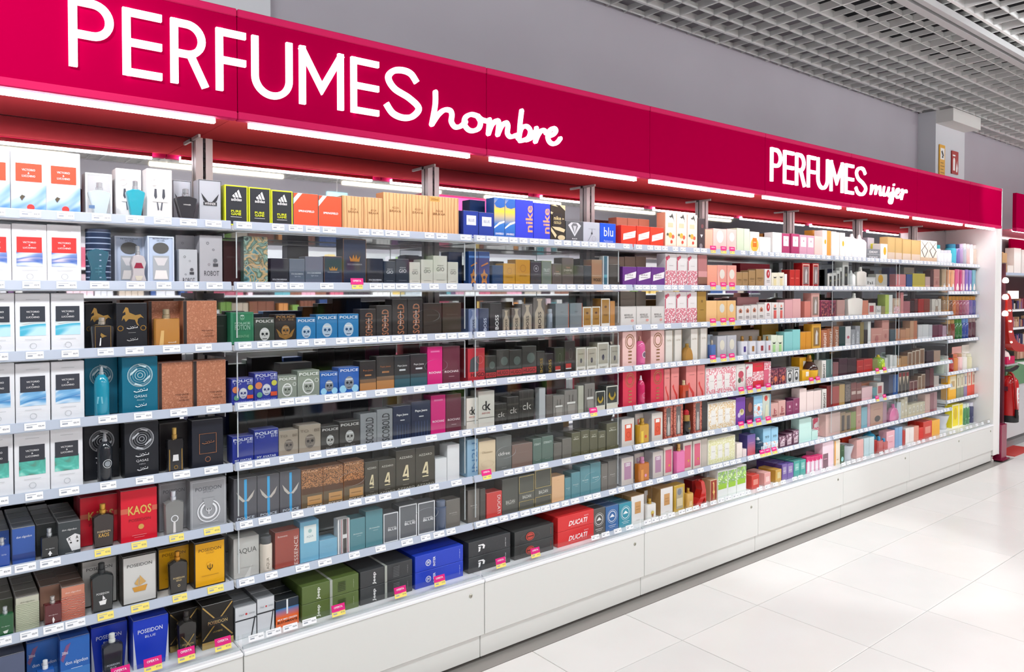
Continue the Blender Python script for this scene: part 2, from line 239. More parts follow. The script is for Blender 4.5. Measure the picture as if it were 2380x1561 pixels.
STY = {
'vl_ski': ('tall white box, red label, blue ski slope picture', B, 'f2f5fa', vl('ski', 'ee5238', 1)),
'vl_street': ('white box, red label, blurred blue street picture', B, 'e9e9ec', vl('street', 'ec3a38')),
'vl_cove': ('white box, dark label, turquoise cove picture', B, 'e9eaee', vl('cove', '363b44')),
'vl_wave': ('white box, dark label, breaking wave picture', B, 'e9eaee', vl('wave', '3a3d47')),
'vl_lagoon': ('white box, dark label, green lagoon picture', B, 'e9eaee', vl('lagoon', '35373f')),
'sil_frame': ('grey box with a broad white border', B, 'b9bbbd', [('f', 'f0f1f2', .07)]),
'sil_scroll': ('silver white box with dark scroll figure', B, 'dfdedd', [('p', '4a4d55', [(.3, .62), (.38, .62), (.4, .46), (.34, .42), (.28, .48)]), ('p', '4a4d55', [(.7, .62), (.62, .62), (.6, .46), (.66, .42), (.72, .48)]), ('p', '5a5d66', [(.38, .36), (.43, .36), (.48, .22), (.42, .2)]), ('p', '5a5d66', [(.62, .36), (.57, .36), (.52, .22), (.58, .2)]), ('o', 'c4c3c2', .28, .74, .14, .15), ('o', 'c4c3c2', .72, .74, .14, .15), ('r', 'eeeeee', .2, .37, .8, .41)]),
'winner': ('steel grey box with black wings emblem', B, 'b4b8bf', [('f', '3c3e42', .025)] + wings('2c2e33', .56) + [('r', '2c2e33', .2, .42, .8, .5), ('t', 'f0f0f0', 'WINNER', .5, .46, .5, .055)]),
'tin_navy': ('navy tin with thin pale stripes', 'tin', '26344e', []),
'retro': ('pale steel blue box with astronaut shaped window', B, 'b9c6dc', [('t', '3c4454', 'RETRONAUT', .5, .95, .6, .03), ('t', '3c4454', 'SILVER', .5, .91, .3, .025), ('e', '5a5a58', .5, .76, .3, .75), ('r', 'a9adb2', .2, .1, .8, .6), ('p', 'd4d0d2', [(.24, .56), (.76, .56), (.62, .4), (.38, .4)]), ('p', 'e6e0dc', [(.3, .3), (.7, .3), (.76, .12), (.24, .12)]), ('f', 'cfd8e8', .05)]),
'robot': ('large silver speckled box with tiny robot figure', B, 'aeadb2', [('t', '33343a', 'ROBOT', .52, .24, .66, .1), ('o', '55565c', .35, .85, .06, .25), ('o', '55565c', .6, .72, .05, .25), ('o', '55565c', .4, .42, .05, .25), ('r', '44454b', .58, .38, .8, .44), ('e', '66676d', .68, .5, .09)]),
'robot_s': ('small silver speckled box with tiny robot figure', B, 'b9bbc0', [('t', '2c2d33', 'ROBOT', .52, .14, .66, .12), ('o', '45464c', .3, .8, .06, .25), ('o', '45464c', .58, .68, .05, .25), ('o', '45464c', .34, .3, .05, .25), ('r', '3a3b41', .56, .3, .8, .37), ('e', '55565c', .68, .44, .09)]),
'horse': ('black box with rearing gold horse', B, '24262b', horse('*c9a45c') + [('o', '*b08c4c', .13, .46, .1, .3), ('o', '*b08c4c', .87, .46, .1, .3), ('r', 'b8b8b8', .38, .36, .62, .365)] + arabic('d8d8d8', .5, .46, .18) + arabic('c0c0c0', .5, .2, .18)),
'croc': ('copper reptile print box with dark spine', B, 'b4785a', [('r', 'croc', .1, 0, 1, 1), ('r', '2c2423', 0, 0, .1, 1), ('t', '4a2c22', 'MANASIK', .72, .34, .36, .03), ('t', '7a4a34', 'OUD', .78, .28, .2, .03), ('t', '7a4a34', 'AMBER', .76, .22, .3, .03)]),
'croc2': ('rosy copper reptile print box with dark spine', B, 'b0765c', [('r', 'croc', .1, 0, 1, 1), ('r', '2c2423', 0, 0, .1, 1), ('t', '4a2c22', 'MANASIK', .7, .32, .4, .035), ('t', '6a4232', 'OUD', .74, .26, .2, .03), ('t', '6a4232', 'AMBER', .74, .2, .3, .03)]),
'qasas_teal': ('teal box with silver wave roundel', B, '156a85', roundel('b9d2d8', .5, .68, .36) + arabic('d4e2e6', .5, .4, .2) + [('t', 'd4e2e6', 'QASAS', .5, .31, .36, .05), ('t', 'a8c4cc', 'ANCHA', .5, .25, .22, .025)] + arabic('d4e2e6', .5, .14, .16)),
'qasas_blk': ('black box with silver wave roundel', B, '24262c', roundel('b9bcc2', .5, .7, .36) + arabic('d8d8dc', .5, .4, .2) + [('t', 'd8d8dc', 'QASAS', .5, .31, .36, .05), ('t', 'a0a0a6', 'HERO', .5, .25, .18, .025)] + arabic('d8d8dc', .5, .15, .16)),
'plain_blk': ('plain near black box', B, '1f1c1f', [('f', '2c292c', .03)]),
'copper_frame': ('navy black box with thin copper frame', B, '23252f', [('o', '*a8765a', .5, .18, .09, .2)] + [('p', '*a8765a', q) for q in ([(.22, .3), (.78, .3), (.78, .31), (.22, .31)], [(.22, .72), (.78, .72), (.78, .71), (.22, .71)], [(.22, .3), (.24, .3), (.24, .72), (.22, .72)], [(.76, .3), (.78, .3), (.78, .72), (.76, .72)])] + arabic('*a8765a', .5, .52, .2)),
'da_blue': ('denim blue cologne box', B, '3f5fa8', [('t', 'e8ecf4', 'don algodon', .52, .74, .66, .08), ('r', '2f4688', 0, .12, 1, .28)], {'side': '5a5f6a'}),
'da_slate': ('dark slate cologne box', B, '3a3d3e', [('r', '2c2e2f', .08, .3, .92, .34)], {'side': '55575a'}),
'da_cards': ('charcoal box with two playing cards', B, '43484b', [('t', 'e8e8e8', 'don algodon', .5, .76, .66, .07), ('p', 'e4e4e6', [(.35, .5), (.75, .62), (.98, .55), (.98, .12), (.6, .1)]), ('tb', '2a2a2a', 'K', .52, .47, .12, .1), ('tb', '2a2a2a', 'A', .84, .5, .12, .1), ('e', '2a2a2a', .56, .36, .045), ('e', '2a2a2a', .86, .38, .045), ('r', 'c8c8c8', .3, .05, .7, .065)], {'side': '55585a'}),
'da_olive': ('olive grey cologne box', B, '5a6250', [], {'side': '6a655e'}),
'da_sage': ('pale sage box with bark picture', B, 'c2c2b0', [('r', 'sage', 0, 0, 1, .8), ('t', '70755f', 'don algodon', .5, .84, .6, .06)], {'side': '6e6962'}),
'da_brown': ('tan brown cologne box', B, 'a07a68', [], {'side': '6e5a50'}),
'da_coral': ('coral box with dark rippled stripes', B, 'd08870', [('r', 'coral', 0, 0, 1, .72), ('t', 'f0e0d8', 'don algodon', .5, .82, .66, .06)], {'side': '7a6257'}),
'da_steel': ('steel blue cologne box', B, '5a627c', [('t', 'e8e8ee', 'don algodon', .45, .3, .8, .08)], {'side': '4a5064'}),
'da_azure': ('azure box with slanted volume flash', B, '2a62b0', [('r', '3a78c0', 0, 0, 1, .4), ('p', '7a4a7c', [(.02, .62), (.2, .88), (.36, .92), (.1, .56)]), ('t', 'e8eef8', 'don algodon', .55, .52, .76, .09), ('t', 'f0e8f4', '200ml', .16, .74, .2, .06), ('r', 'c8d8f0', .36, .4, .74, .41)], {'side': '2450a0'}),
'kaos': ('scarlet box with gold block lettering', B, 'd81f34', [('r', 'd0624c', 0, .56, .2, .66), ('r', 'd0624c', .86, .56, 1, .66), ('tb', 'd8b45c', 'KAOS', .52, .61, .64, .17), ('t', '8a1020', 'POSEIDON', .52, .42, .6, .055), ('e', '*d8a860', .55, .28, .08), ('r', 'e88a90', .3, .12, .7, .13), ('r', 'e88a90', .36, .08, .64, .09)], {'side': 'a01c30'}),
'pos_grey': ('silver grey box with laurel wreath', B, '9c9ea2', [('f', 'c4c6ca', .012, .04), ('t', '5a5c62', 'POSEIDON', .5, .82, .72, .075), ('t', '7a7c82', 'SPORT', .5, .75, .3, .035), ('o', 'e4e6ea', .5, .36, .24, .22), ('p', '9c9ea2', [(.4, .4), (.6, .4), (.56, .56), (.44, .56)]), ('o', 'e4e6ea', .5, .35, .32, .1), ('p', '9c9ea2', [(.42, .42), (.58, .42), (.66, .62), (.34, .62)]), ('r', 'e4e6ea', .49, .29, .51, .4), ('o', 'e4e6ea', .5, .4, .08, .2), ('r', '9c9ea2', .4, .41, .6, .46), ('r', 'd0d2d6', .25, .12, .75, .127)]),
'pos_white': ('white box in black frame, gold ship', B, 'cfcecb', [('f', '2a2522', .035), ('t', '2c2c2e', 'POSEIDON', .5, .8, .72, .065), ('p', '*d8a04c', [(.28, .34), (.72, .36), (.66, .24), (.34, .24)]), ('p', '*d8b070', [(.48, .36), (.5, .58), (.68, .42)]), ('p', '*d8b070', [(.46, .36), (.47, .54), (.34, .42)])], {'side': '2e2723'}),
'pos_yellow': ('golden yellow box in black frame, trident', B, 'e9ab1c', [('f', '231f1c', .035), ('t', '5a3c10', 'POSEIDON', .5, .82, .72, .07), ('t', 'a87818', 'GOLD', .5, .75, .26, .045), ('o', '3a2a10', .5, .44, .09, .25, 1.2), ('r', 'e9ab1c', .4, .47, .6, .53), ('r', '3a2a10', .49, .34, .51, .5), ('r', '8a6414', .22, .24, .78, .247)], {'side': '231f1c'}),
'pos_blue': ('cobalt blue box with curved silver sides', B, '1638b8', [('p', 'c8ccd8', [(0, 0), (.1, 0), (.05, .4), (0, .8)]), ('p', 'c8ccd8', [(1, 0), (.9, 0), (.95, .4), (1, .8)]), ('t', 'e8ecf8', 'POSEIDON', .48, .76, .7, .085), ('t', 'd0d8f0', 'BLUE', .48, .64, .3, .05)], {'side': '1c3cb4'}),
'pos_goldx': ('black box with crossing gold lines', B, '25221f', [('p', '*c0a060', [(.02, .98), (.05, .98), (.98, .22), (.98, .2), (.95, .2), (.02, .96)]), ('p', '*c0a060', [(.98, .98), (.95, .98), (.02, .22), (.02, .2), (.05, .2), (.98, .96)]), ('r', '25221f', .2, .5, .8, .68), ('t', '*d8bc80', 'POSEIDON', .5, .58, .62, .075), ('t', '*c0a060', 'HOMBRE', .5, .36, .3, .04), ('r', '*c8aa68', 0, 0, 1, .16)]),
'sport_yel': ('black box edged in neon yellow', B, '34373c', [('f', 'e8f02c', .045), ('p', 'f0f0f0', [(.42, .8), (.5, .84), (.6, .7), (.5, .7)]), ('p', 'f0f0f0', [(.32, .74), (.39, .78), (.47, .7), (.37, .7)]), ('p', 'f0f0f0', [(.53, .86), (.6, .9), (.73, .7), (.63, .7)]), ('tb', 'f0f0f0', 'adidas', .5, .65, .46, .08), ('tb', 'e2ea2c', 'PURE', .48, .35, .44, .06), ('tb', 'e2ea2c', 'GAME', .48, .28, .44, .06), ('r', 'd8d8d8', .24, .2, .72, .212)], {'side': 'd4dc28'}),
'orange_corner': ('vermilion box with folded white corner', B, 'ee5a3c', [('p', 'f2ece8', [(0, .68), (.36, 1), (.18, 1), (0, .84)]), ('tb', 'ffffff', 'SPRINGFIELD', .52, .5, .64, .06)], {'side': '4c7a78'}),
'wood': ('light wood grain printed box', B, 'e2b07c', [('r', 'wood', 0, 0, 1, 1), ('t', '7a5428', 'AGUA', .52, .64, .3, .055), ('t', '7a5428', 'BRAVA', .52, .56, .5, .06)], {'side': 'd49c64'}),
'wood200': ('widest light wood box with volume patch', B, 'e2b07c', [('r', 'wood', 0, 0, 1, 1), ('r', 'd8a050', .05, .87, .36, .98), ('t', '5a3c18', '200ml', .2, .925, .24, .06), ('t', '7a5428', 'AGUA', .35, .64, .24, .055), ('t', '7a5428', 'BRAVA', .35, .56, .4, .06)], {'side': 'd49c64'}),
'tropic': ('green box with tropical dragon picture', B, '4d6a62', [('r', 'tropic', 0, 0, 1, 1), ('t', '*c8a860', 'LOS REYES', .62, .6, .5, .05), ('t', '*c8a860', 'TROPICAL', .6, .5, .4, .04)]),
'dg_dark': ('dark charcoal box with thin white lettering', B, '2b2c35', [('tb', 'd0d2da', 'DOLCE&GABBANA', .5, .22, .8, .06), ('r', '9a9ca6', .3, .14, .7, .15)]),
'dg_blue': ('grey blue box with thin white lettering', B, '626b7c', [('t', 'e0e4ec', 'DOLCE&GABBANA', .5, .44, .78, .06), ('t', 'c4cad6', 'light blue', .52, .34, .4, .06)]),
'crown_navy': ('navy box with orange crown', B, '2c3750', [('f', '*b07c48', .015), ('p', '*d09050', [(.3, .52), (.7, .52), (.74, .64), (.62, .57), (.56, .67), (.5, .58), (.44, .67), (.38, .57), (.26, .64)]), ('t', 'b0b4c0', 'DOLCE&GABBANA', .5, .46, .64, .035)]),
'gio_navy': ('blue black box with white serif letters', B, '2a3442', [('t', 'd0d4da', 'ACQUA DI', .5, .68, .44, .05), ('t', 'd8dce2', 'GIO', .5, .56, .56, .13), ('r', '8a92a0', .2, .2, .8, .21)]),
'gio_cream': ('cream box with grey serif letters', B, 'd6d2c6', [('t', '5c5a54', 'ACQUA DI', .5, .68, .44, .05), ('t', '5c5a54', 'GIO', .5, .56, .56, .13), ('r', '8a8880', .2, .2, .8, .21)]),
'potion': ('green box with small skull and tall lettering', B, '2f7a58', skull('6aa486', '1f4a38', .5, .84, .1) + [('tb', '9cc4ae', 'POLICE', .5, .66, .66, .065), ('tb', '8ab49e', 'POTION', .5, .53, .66, .16), ('t', '7ab090', 'ABSINTHE', .5, .25, .56, .08), ('f', '5a9a7c', .015, .04)]),
'skull_green': ('olive green box with pale skull', B, '3d463f', skull('c8cac6', '23282a', .5, .36, .25) + [('tb', 'd8dad6', 'POLICE', .5, .88, .88, .11)]),
'skull_gold': ('black box with gold winged skull', B, '2e2a28', [('p', '*b08a50', [(.05, .5), (.2, .2), (.5, .1), (.8, .2), (.95, .5), (.8, .4), (.7, .3), (.3, .3), (.2, .4)])] + skull('*c49a60', '2e2a28', .5, .42, .2, 'a8885c') + [('tb', '*d0a870', 'POLICE', .5, .92, .9, .09), ('t', '8a7050', 'TO BE', .5, .82, .8, .07)]),
'skull_blue': ('bright blue box with pale skull', B, '2c7ab0', skull('b4c8d8', '1f4a70', .5, .4, .24) + [('tb', 'd8e6f0', 'POLICE', .5, .88, .88, .11), ('r', '9cc4dc', .16, .08, .84, .1)]),
'isobold': ('black box with vertical copper lettering', B, '33302f', [('tbv', '*c08a6c', 'ISOBOLD', .56, .46, .46, .84), ('tv', 'e8e0dc', 'Pepe Jeans', .54, .5, .1, .4)]),
'toon_blue': ('blue box with cartoon stickers', B, '34409c', skull('c4c8d4', '2a3070', .52, .42, .19) + [('tb', 'd8dcec', 'POLICE', .5, .92, .92, .1), ('t', 'a8b0d8', 'TO   BE', .5, .81, .92, .09), ('e', 'd07a50', .17, .58, .15), ('e', 'c4c040', .84, .64, .12), ('r', 'd8502c', .68, .2, .96, .34), ('e', '60a084', .2, .26, .12), ('t', '9aa4e0', 'FREETODARE', .5, .08, .8, .08)]),
'skull_sage': ('sage green box with white outlined skull', B, '8c9488', [('e', 'e6e8e4', .48, .42, .27, 1.25)] + skull('9aa096', '4a5048', .48, .42, .22) + [('tb', 'eef0ec', 'POLICE', .5, .88, .88, .11), ('o', 'e8eae6', .85, .64, .09, .2), ('r', 'dcdeda', .16, .08, .84, .1)]),
'skull_ice': ('blue box, skull between ice blue splashes', B, '2c62b4', [('e', '9cd4ee', .2, .2, .17), ('e', '9cd4ee', .8, .2, .17)] + skull('8a9098', '1c2430', .5, .42, .23) + [('tb', 'dce6f4', 'POLICE', .5, .9, .88, .1)]),
'pepe_or': ('black box fading to orange pattern', B, '33302f', [('r', 'b8804c', 0, 0, 1, .3), ('r', '7a5c42', 0, .3, 1, .42), ('t', '*d08a5c', 'Pepe Jeans', .5, .7, .6, .07), ('r', '*d09a6c', .3, .52, .7, .57)]),
'pepe_teal': ('black box fading to teal pattern', B, '2e3033', [('r', '2f5a66', 0, 0, 1, .3), ('r', '2e444c', 0, .3, 1, .42), ('t', 'e0e0e0', 'Pepe Jeans', .5, .7, .6, .07), ('r', 'c8ccd0', .3, .55, .7, .6)]),
'pepe_navy': ('navy box with white script and ribs', B, '262f48', [('r', '34456a', .2 + .15*i, 0, .24 + .15*i, .45) for i in range(5)] + [('tb', 'f0f0f0', 'Pepe Jeans', .5, .74, .64, .08), ('r', 'c8ccd0', .38, .57, .62, .6)]),
'rochas_pink': ('hot pink tall box', B, 'd8287c', [('tb', 'f4dce8', 'ROCHAS', .5, .34, .8, .055), ('r', 'e870a8', .2, .86, .8, .9)]),
'rochas_maroon': ('maroon tall box', B, '6a3040', [('tb', 'e4d0d4', 'ROCHAS', .5, .34, .8, .055), ('r', 'b08a92', .34, .2, .66, .215)]),
'avatar': ('royal blue box with white lettering', B, '2c3a94', [('tb', 'e4e8f4', 'POLICE', .5, .88, .92, .1), ('t', 'b4bce0', 'TO   BE', .5, .77, .92, .09), ('tb', 'dce2f4', 'MY AVATAR', .5, .1, .8, .08)]),
'skull_tan': ('tan marbled box with dark skull', B, 'a89a8a', skull('7c7066', '3a3432', .5, .42, .24, '9a8e84') + [('t', '7c6e60', 'TO   BE', .5, .8, .92, .1)]),
'skull_dark': ('dark grey box with silver skull', B, '44413e', skull('b4b2ae', '2a2826', .5, .42, .22) + [('tb', 'd8d6d2', 'POLICE', .5, .88, .9, .1), ('t', '9a9690', 'BAD GUY', .5, .1, .5, .06)]),
'scobold': ('grey box with vertical black lettering', B, '8f9194', [('tbv', '3a3c3f', 'SCOBOLD', .56, .46, .5, .84)]),
'wing_grey': ('grey box with blue stripe and wings', B, '5d5c62', [('r', '3fa4dc', .44, 0, .56, .97)] + wings('c4bcb4', .56) + [('tb', 'd0d8e0', 'POLICE', .5, .06, .76, .06)]),
'leopard': ('leopard print box', B, 'b07a54', [('r', 'leopard', 0, .5, 1, 1), ('r', '6a5a44', 0, 0, 1, .36), ('r', '5a3c28', 0, .36, 1, .52), ('r', 'c09058', .26, .08, .94, .3), ('r', '8a6438', .34, .18, .86, .2), ('tb', 'd8ccc0', 'POLICE', .6, .03, .7, .05), ('tb', 'e0b088', 'POLICE', .4, .95, .7, .05)]),
'azz': ('dark olive box with angular gold letter', B, '4b473e', [('p', '*e0d4b0', [(.5, .62), (.62, .62), (.66, .3), (.56, .3), (.56, .54), (.44, .4), (.56, .4), (.56, .34), (.32, .34)]), ('r', '*e0d4b0', .34, .24, .66, .27), ('t', 'd4d0c4', 'AZZARO', .5, .82, .68, .055), ('r', '9a968a', .34, .12, .66, .13), ('t', 'c8c4b8', 'AZZARO', .5, .04, .9, .05)]),
'aqua': ('pearl silver box with large pale lettering', B, 'c4c2be', [('t', '5a5a58', 'AQUA', .52, .66, .76, .15), ('p', 'd6d4d0', [(.4, 0), (.7, .3), (.62, 0)]), ('r', 'b0aeaa', .25, .24, .75, .25)]),
'can_aqua': ('cream deodorant can with dark grey cap', 'can', 'd8cec0', [('tv', '8a8478', 'AQUA', .5, .36, .3, .4)], {'cap': '5a5c5e'}),
'can_blue': ('slate blue spray can', 'can', '4e5a72', [], {'cap': '6a7488'}),
'can_grey': ('slim grey blue spray can', 'can', '7c8894', [('tv', '3c444c', 'BOSS', .5, .3, .4, .4)], {'cap': '8c949c'}),
'terracotta': ('terracotta box with vertical white lettering', B, 'a45248', [('tv', 'ecd8d0', 'ESSENCE', .86, .42, .16, .8), ('t', 'ecd8d0', 'Bustamante', .3, .88, .4, .05)]),
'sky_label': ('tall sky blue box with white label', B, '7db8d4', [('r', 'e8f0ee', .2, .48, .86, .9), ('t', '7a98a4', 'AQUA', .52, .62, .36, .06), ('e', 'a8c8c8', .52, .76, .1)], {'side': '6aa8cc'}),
'stripe_rw': ('white box with navy and red stripes', B, 'e6e4e4', [('r', '3a4660', .14, 0, .2, 1), ('r', '9c4450', .28, 0, .33, 1), ('r', '55504e', .42, 0, .72, .44), ('r', '55504e', .42, .56, .72, 1), ('r', '9c4450', .8, 0, .86, 1)]),
'teal_plain': ('muted teal box with small lettering', B, '5f8f98', [('t', 'd8e4e4', 'Armando', .5, .52, .62, .045), ('r', 'b0c8cc', .42, .44, .72, .45)]),
'greyblue': ('grey box with white border, white lettering', B, '6c6e72', [('f', 'eceef0', .05), ('t', 'f0f2f4', 'Armando', .58, .5, .56, .05), ('tb', 'f0f2f4', 'BLUE', .6, .43, .6, .07)]),
'taupe': ('taupe grey box', B, '76716b', [('t', 'd4d0ca', 'Armando', .5, .52, .56, .04), ('r', 'a8a49c', .4, .44, .8, .45)]),
'swiss': ('silver white box with black tape cross', B, 'cfd2d6', [('r', '2c2e33', 0, .56, 1, .6), ('p', '2c2e33', [(.72, 0), (.78, 0), (.96, .62), (.9, .62)]), ('e', 'c0282c', .52, .75, .05), ('t', '8a8e94', 'TALE', .28, .75, .24, .05), ('t', '8a8e94', 'SWISS', .78, .75, .28, .05)], {'side': '85888c'}),
'origin': ('navy box over orange band, block lettering', B, '2a3644', [('r', 'sunset', 0, 0, 1, .7), ('r', 'e8eef2', .46, .46, .53, 1), ('tb', 'f4f0ec', 'MUY MIO ORIGEN', .5, .29, .84, .07), ('tb', '2a1c1a', 'BUSTAMANTE', .5, .19, .86, .09)], {'side': '202428'}),
'gb_green': ('olive green gift box', 'gift', '586b32', [('tbv', 'f0f2ea', 'Jeep', .28, .45, .07, .7)] + [('r', '2f3c1c', .62, .22 + i*.1, .76, .26 + i*.1) for i in range(6)] + [('tv', 'c8d0b4', 'cologne', .9, .5, .012, .5)], {'strap': .5}),
'gb_black': ('charcoal gift box', 'gift', '37393b', [('tbv', 'f0f0f0', 'Jeep', .26, .45, .07, .75)] + [('r', '6a6c6e', .62, .18 + i*.1, .74, .22 + i*.1) for i in range(7)] + [('tv', 'b0b2b4', 'cologne', .9, .5, .012, .5)], {'strap': .48}),
'gb_blue': ('royal blue gift box', 'gift', '1d3fc0', [('o', 'f0f2fa', .26, .45, .055, .2, 1), ('tb', 'f0f2fa', 'IM', .26, .45, .05, .2), ('tbv', 'f0f2fa', 'INTER', .38, .46, .045, .6), ('tv', 'd0d8f4', 'cologne', .92, .5, .02, .6)], {'lid': 1}),
'gb_juve': ('matt black dotted gift box', 'gift', '36383b', [('p', 'f4f4f4', [(.22, .72), (.34, .72), (.38, .6), (.36, .4), (.32, .42), (.33, .58), (.3, .64), (.22, .64)]), ('p', 'f4f4f4', [(.22, .58), (.28, .58), (.26, .3), (.22, .26), (.23, .5), (.22, .52)]), ('tbv', 'e8e8e8', 'JUVENTUS', .88, .45, .02, .6)] + [('e', '4c4e51', .08 + (i*.37 % .9), .1 + (i*.29 % .8), .006) for i in range(26)], {'lid': 1}),
'gb_rings': ('black gift box with ringed red oval', 'gift', '3a3b3b', [('o', '5a5b5a', .38, .48, .12 + .03*i, .04, .3) for i in range(5)] + [('e', 'c84a3c', .38, .48, .11, .75), ('o', '3a2020', .38, .48, .09, .12, .75), ('r', '5a2420', .3, .44, .46, .52), ('tv', 'b83c34', 'MOTOR', .92, .5, .02, .5)]),
'gb_duc': ('bright red gift box with white lettering', 'gift', 'd92a2c', [('tbs', 'f6f4f4', 'DUCATI', .55, .42, .5, .34), ('t', 'f0d8d8', 'sport', .78, .72, .12, .1), ('r', 'e88a8a', .34, .16, .8, .18)]),
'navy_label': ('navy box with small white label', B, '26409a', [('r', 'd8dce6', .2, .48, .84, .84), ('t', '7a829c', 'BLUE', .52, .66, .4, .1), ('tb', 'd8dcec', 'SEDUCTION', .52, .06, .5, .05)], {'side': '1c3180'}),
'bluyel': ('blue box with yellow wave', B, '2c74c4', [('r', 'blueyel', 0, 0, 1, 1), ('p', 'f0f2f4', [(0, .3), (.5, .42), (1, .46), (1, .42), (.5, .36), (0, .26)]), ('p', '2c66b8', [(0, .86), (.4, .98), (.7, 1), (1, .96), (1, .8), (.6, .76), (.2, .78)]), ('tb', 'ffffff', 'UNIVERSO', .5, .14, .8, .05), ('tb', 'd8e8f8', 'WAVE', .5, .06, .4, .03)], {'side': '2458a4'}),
'nk_blue': ('ultramarine box with vertical peach lettering', B, '3b48d4', [('tbv', 'f0a880', 'nike', .76, .55, .4, .66), ('r', 'a8b0ec', .08, .03, .5, .045)]),
'nk_gold': ('black and cream pebble patterned box', B, '3c372f', [('p', 'd6c69c', [(0, .82), (.5, .72), (.95, .64), (.7, .6), (0, .76)]), ('p', 'd6c69c', [(.6, 1), (1, .86), (1, 1)]), ('p', 'd6c69c', [(0, .98), (.5, .95), (.3, 1)]), ('p', 'd6c69c', [(.05, .42), (.6, .42), (1, .36), (.9, .28), (.3, .34)]), ('p', 'd6c69c', [(0, .4), (.4, .2), (.3, .12), (0, .3)]), ('e', 'd6c69c', .72, .14, .26, .5), ('r', '2c2a28', .1, .42, .78, .78), ('tb', 'd8c890', 'nike', .44, .65, .5, .1), ('tb', 'd8c890', 'GOLD', .44, .53, .5, .07)]),
'diamond': ('charcoal box with silver diamond', B, '5a5c60', [('p', 'd0d2d6', [(.12, .82), (.3, .95), (.7, .95), (.88, .82), (.5, .32)]), ('p', '74767a', [(.3, .8), (.4, .92), (.6, .92), (.7, .8), (.5, .42)]), ('p', 'c4c6ca', [(.4, .8), (.6, .8), (.5, .44)]), ('tb', 'f0f0f0', 'BLACK', .5, .22, .3, .05), ('tb', 'f0f0f0', 'ICE', .5, .13, .14, .05)]),
'arc_silver': ('silver grey box with faint line pattern', B, 'b9bdc6', [('r', '8a8e96', .3, .7, .74, .715), ('r', '8a8e96', .5, .46, .53, .7), ('e', '44464c', .5, .5, .05), ('p', '8a8e96', [(.24, .14), (.27, .14), (.5, .46), (.47, .46)]), ('o', '8a8e96', .62, .26, .12, .1)]),
'blu': ('bright blue box with thin white lettering', B, '2358d8', [('t', 'e8eefc', 'blu', .52, .62, .6, .42), ('t', 'c8d8fa', 'Mediterraneo', .52, .2, .6, .1)]),
'star_navy': ('navy box with gold star bottle', B, '24457c', [('p', '*d8a060', [(.5, .52), (.62, .38), (.84, .34), (.7, .22), (.76, .06), (.5, .12), (.24, .06), (.3, .22), (.16, .34), (.38, .38)]), ('e', '3a3c60', .5, .26, .12), ('r', '4a7ab8', 0, .82, 1, .88), ('p', '*c89050', [(.2, .56), (.9, .66), (.8, .7), (.2, .6)])]),
'gold_seal': ('amber gold box with faint seal', B, 'c8922e', [('o', 'a87420', .5, .68, .2, .15), ('t', '8a5c18', 'SULTAN', .5, .4, .5, .06), ('r', 'a87420', .25, .16, .75, .17)]),
'char_seal': ('charcoal box with ring seal', B, '48464a', [('o', 'b0b0b4', .5, .74, .24, .14), ('e', '9a9a9e', .5, .74, .1), ('r', '8a8a8e', .3, .5, .7, .51)]),
'greygreen': ('grey green box with thin lettering', B, '767f76', [('t', 'd8dcd4', 'TRUST', .5, .64, .64, .12), ('f', 'a8b070', .02), ('r', 'b8bcb4', .26, .5, .74, .51)]),
'herm': ('taupe box with pale serif lettering', B, '665b56', [('t', 'c88a80', 'TERRE', .5, .66, .4, .05), ('t', 'd8ccc4', "D'HERMES", .5, .57, .72, .07), ('r', 'a89c94', .3, .47, .7, .48)]),
'woodbrown': ('light brown wood look box', B, 'a8805e', [('tb', '3a2a20', 'WOOD', .52, .26, .76, .12), ('r', 'c8a888', 0, .4, 1, .42)]),
'tealstrip': ('white box with dark teal strip', B, 'dce0e2', [('r', '3a6c80', .12, 0, .72, 1), ('r', '5aa4b4', .14, .3, .7, .4)]),
'boss_blue': ('steel blue box with bottle picture', B, '5f6f94', bottlepic('8c98b4', '2c3448', 'BOSS')),
'boss_navy': ('dark steel blue box with vertical lettering', B, '3c4660', [('tbv', 'c4cce0', 'BOSS', .6, .36, .3, .52)]),
'boss_black': ('black box with vertical white lettering', B, '2f2d2f', [('tbv', 'e8e6e4', 'BOSS', .58, .36, .3, .5)]),
'boss_bot': ('grey box with beige bottle picture', B, '6b6460', bottlepic('b4a490', '2a2422', 'BOSS')),
'steel_or': ('brushed steel grey box with orange edge', B, '80878c', [('r', 'd8704c', .96, 0, 1, 1), ('t', '50565c', 'SPORT', .5, .68, .26, .04), ('r', '989ea4', 0, .5, 1, .51)]),
'goldwhite': ('ochre box in white frame', B, 'b0803e', [('f', 'ece8e0', .08), ('r', 'ece8e0', 0, 0, 1, .16), ('e', '6a4420', .5, .72, .14, .7), ('t', '6a4420', 'ONE', .5, .44, .4, .06)]),
'hugo_red': ('red box with dark flask picture', B, 'b83440', [('p', '4c5054', [(.1, .3), (.14, .66), (.3, .74), (.62, .78), (.66, .6), (.6, .3)]), ('o', 'd8707a', .7, .66, .2, .08), ('r', 'c83038', 0, .12, 1, .3), ('tb', '3a1418', 'HUGO', .56, .21, .8, .12)]),
'hugo_blk': ('black box with red lettered band', B, '3c3a36', [('r', 'c03a3c', 0, .12, 1, .32), ('tb', '4a1a1c', 'HUGO', .5, .22, .84, .13), ('e', '55605a', .6, .62, .28)]),
'blk_goldtext': ('black box with vertical gold lettering', B, '2a2724', [('tbv', '*c8a850', 'BOSS', .55, .42, .34, .6)]),
'blk_redlab': ('black box with small red label', B, '35302e', [('r', 'c0322c', .1, .16, .62, .3), ('r', 'e8e4e0', .1, .13, .62, .16), ('o', '6a6460', .55, .6, .16, .08, 2.4)]),
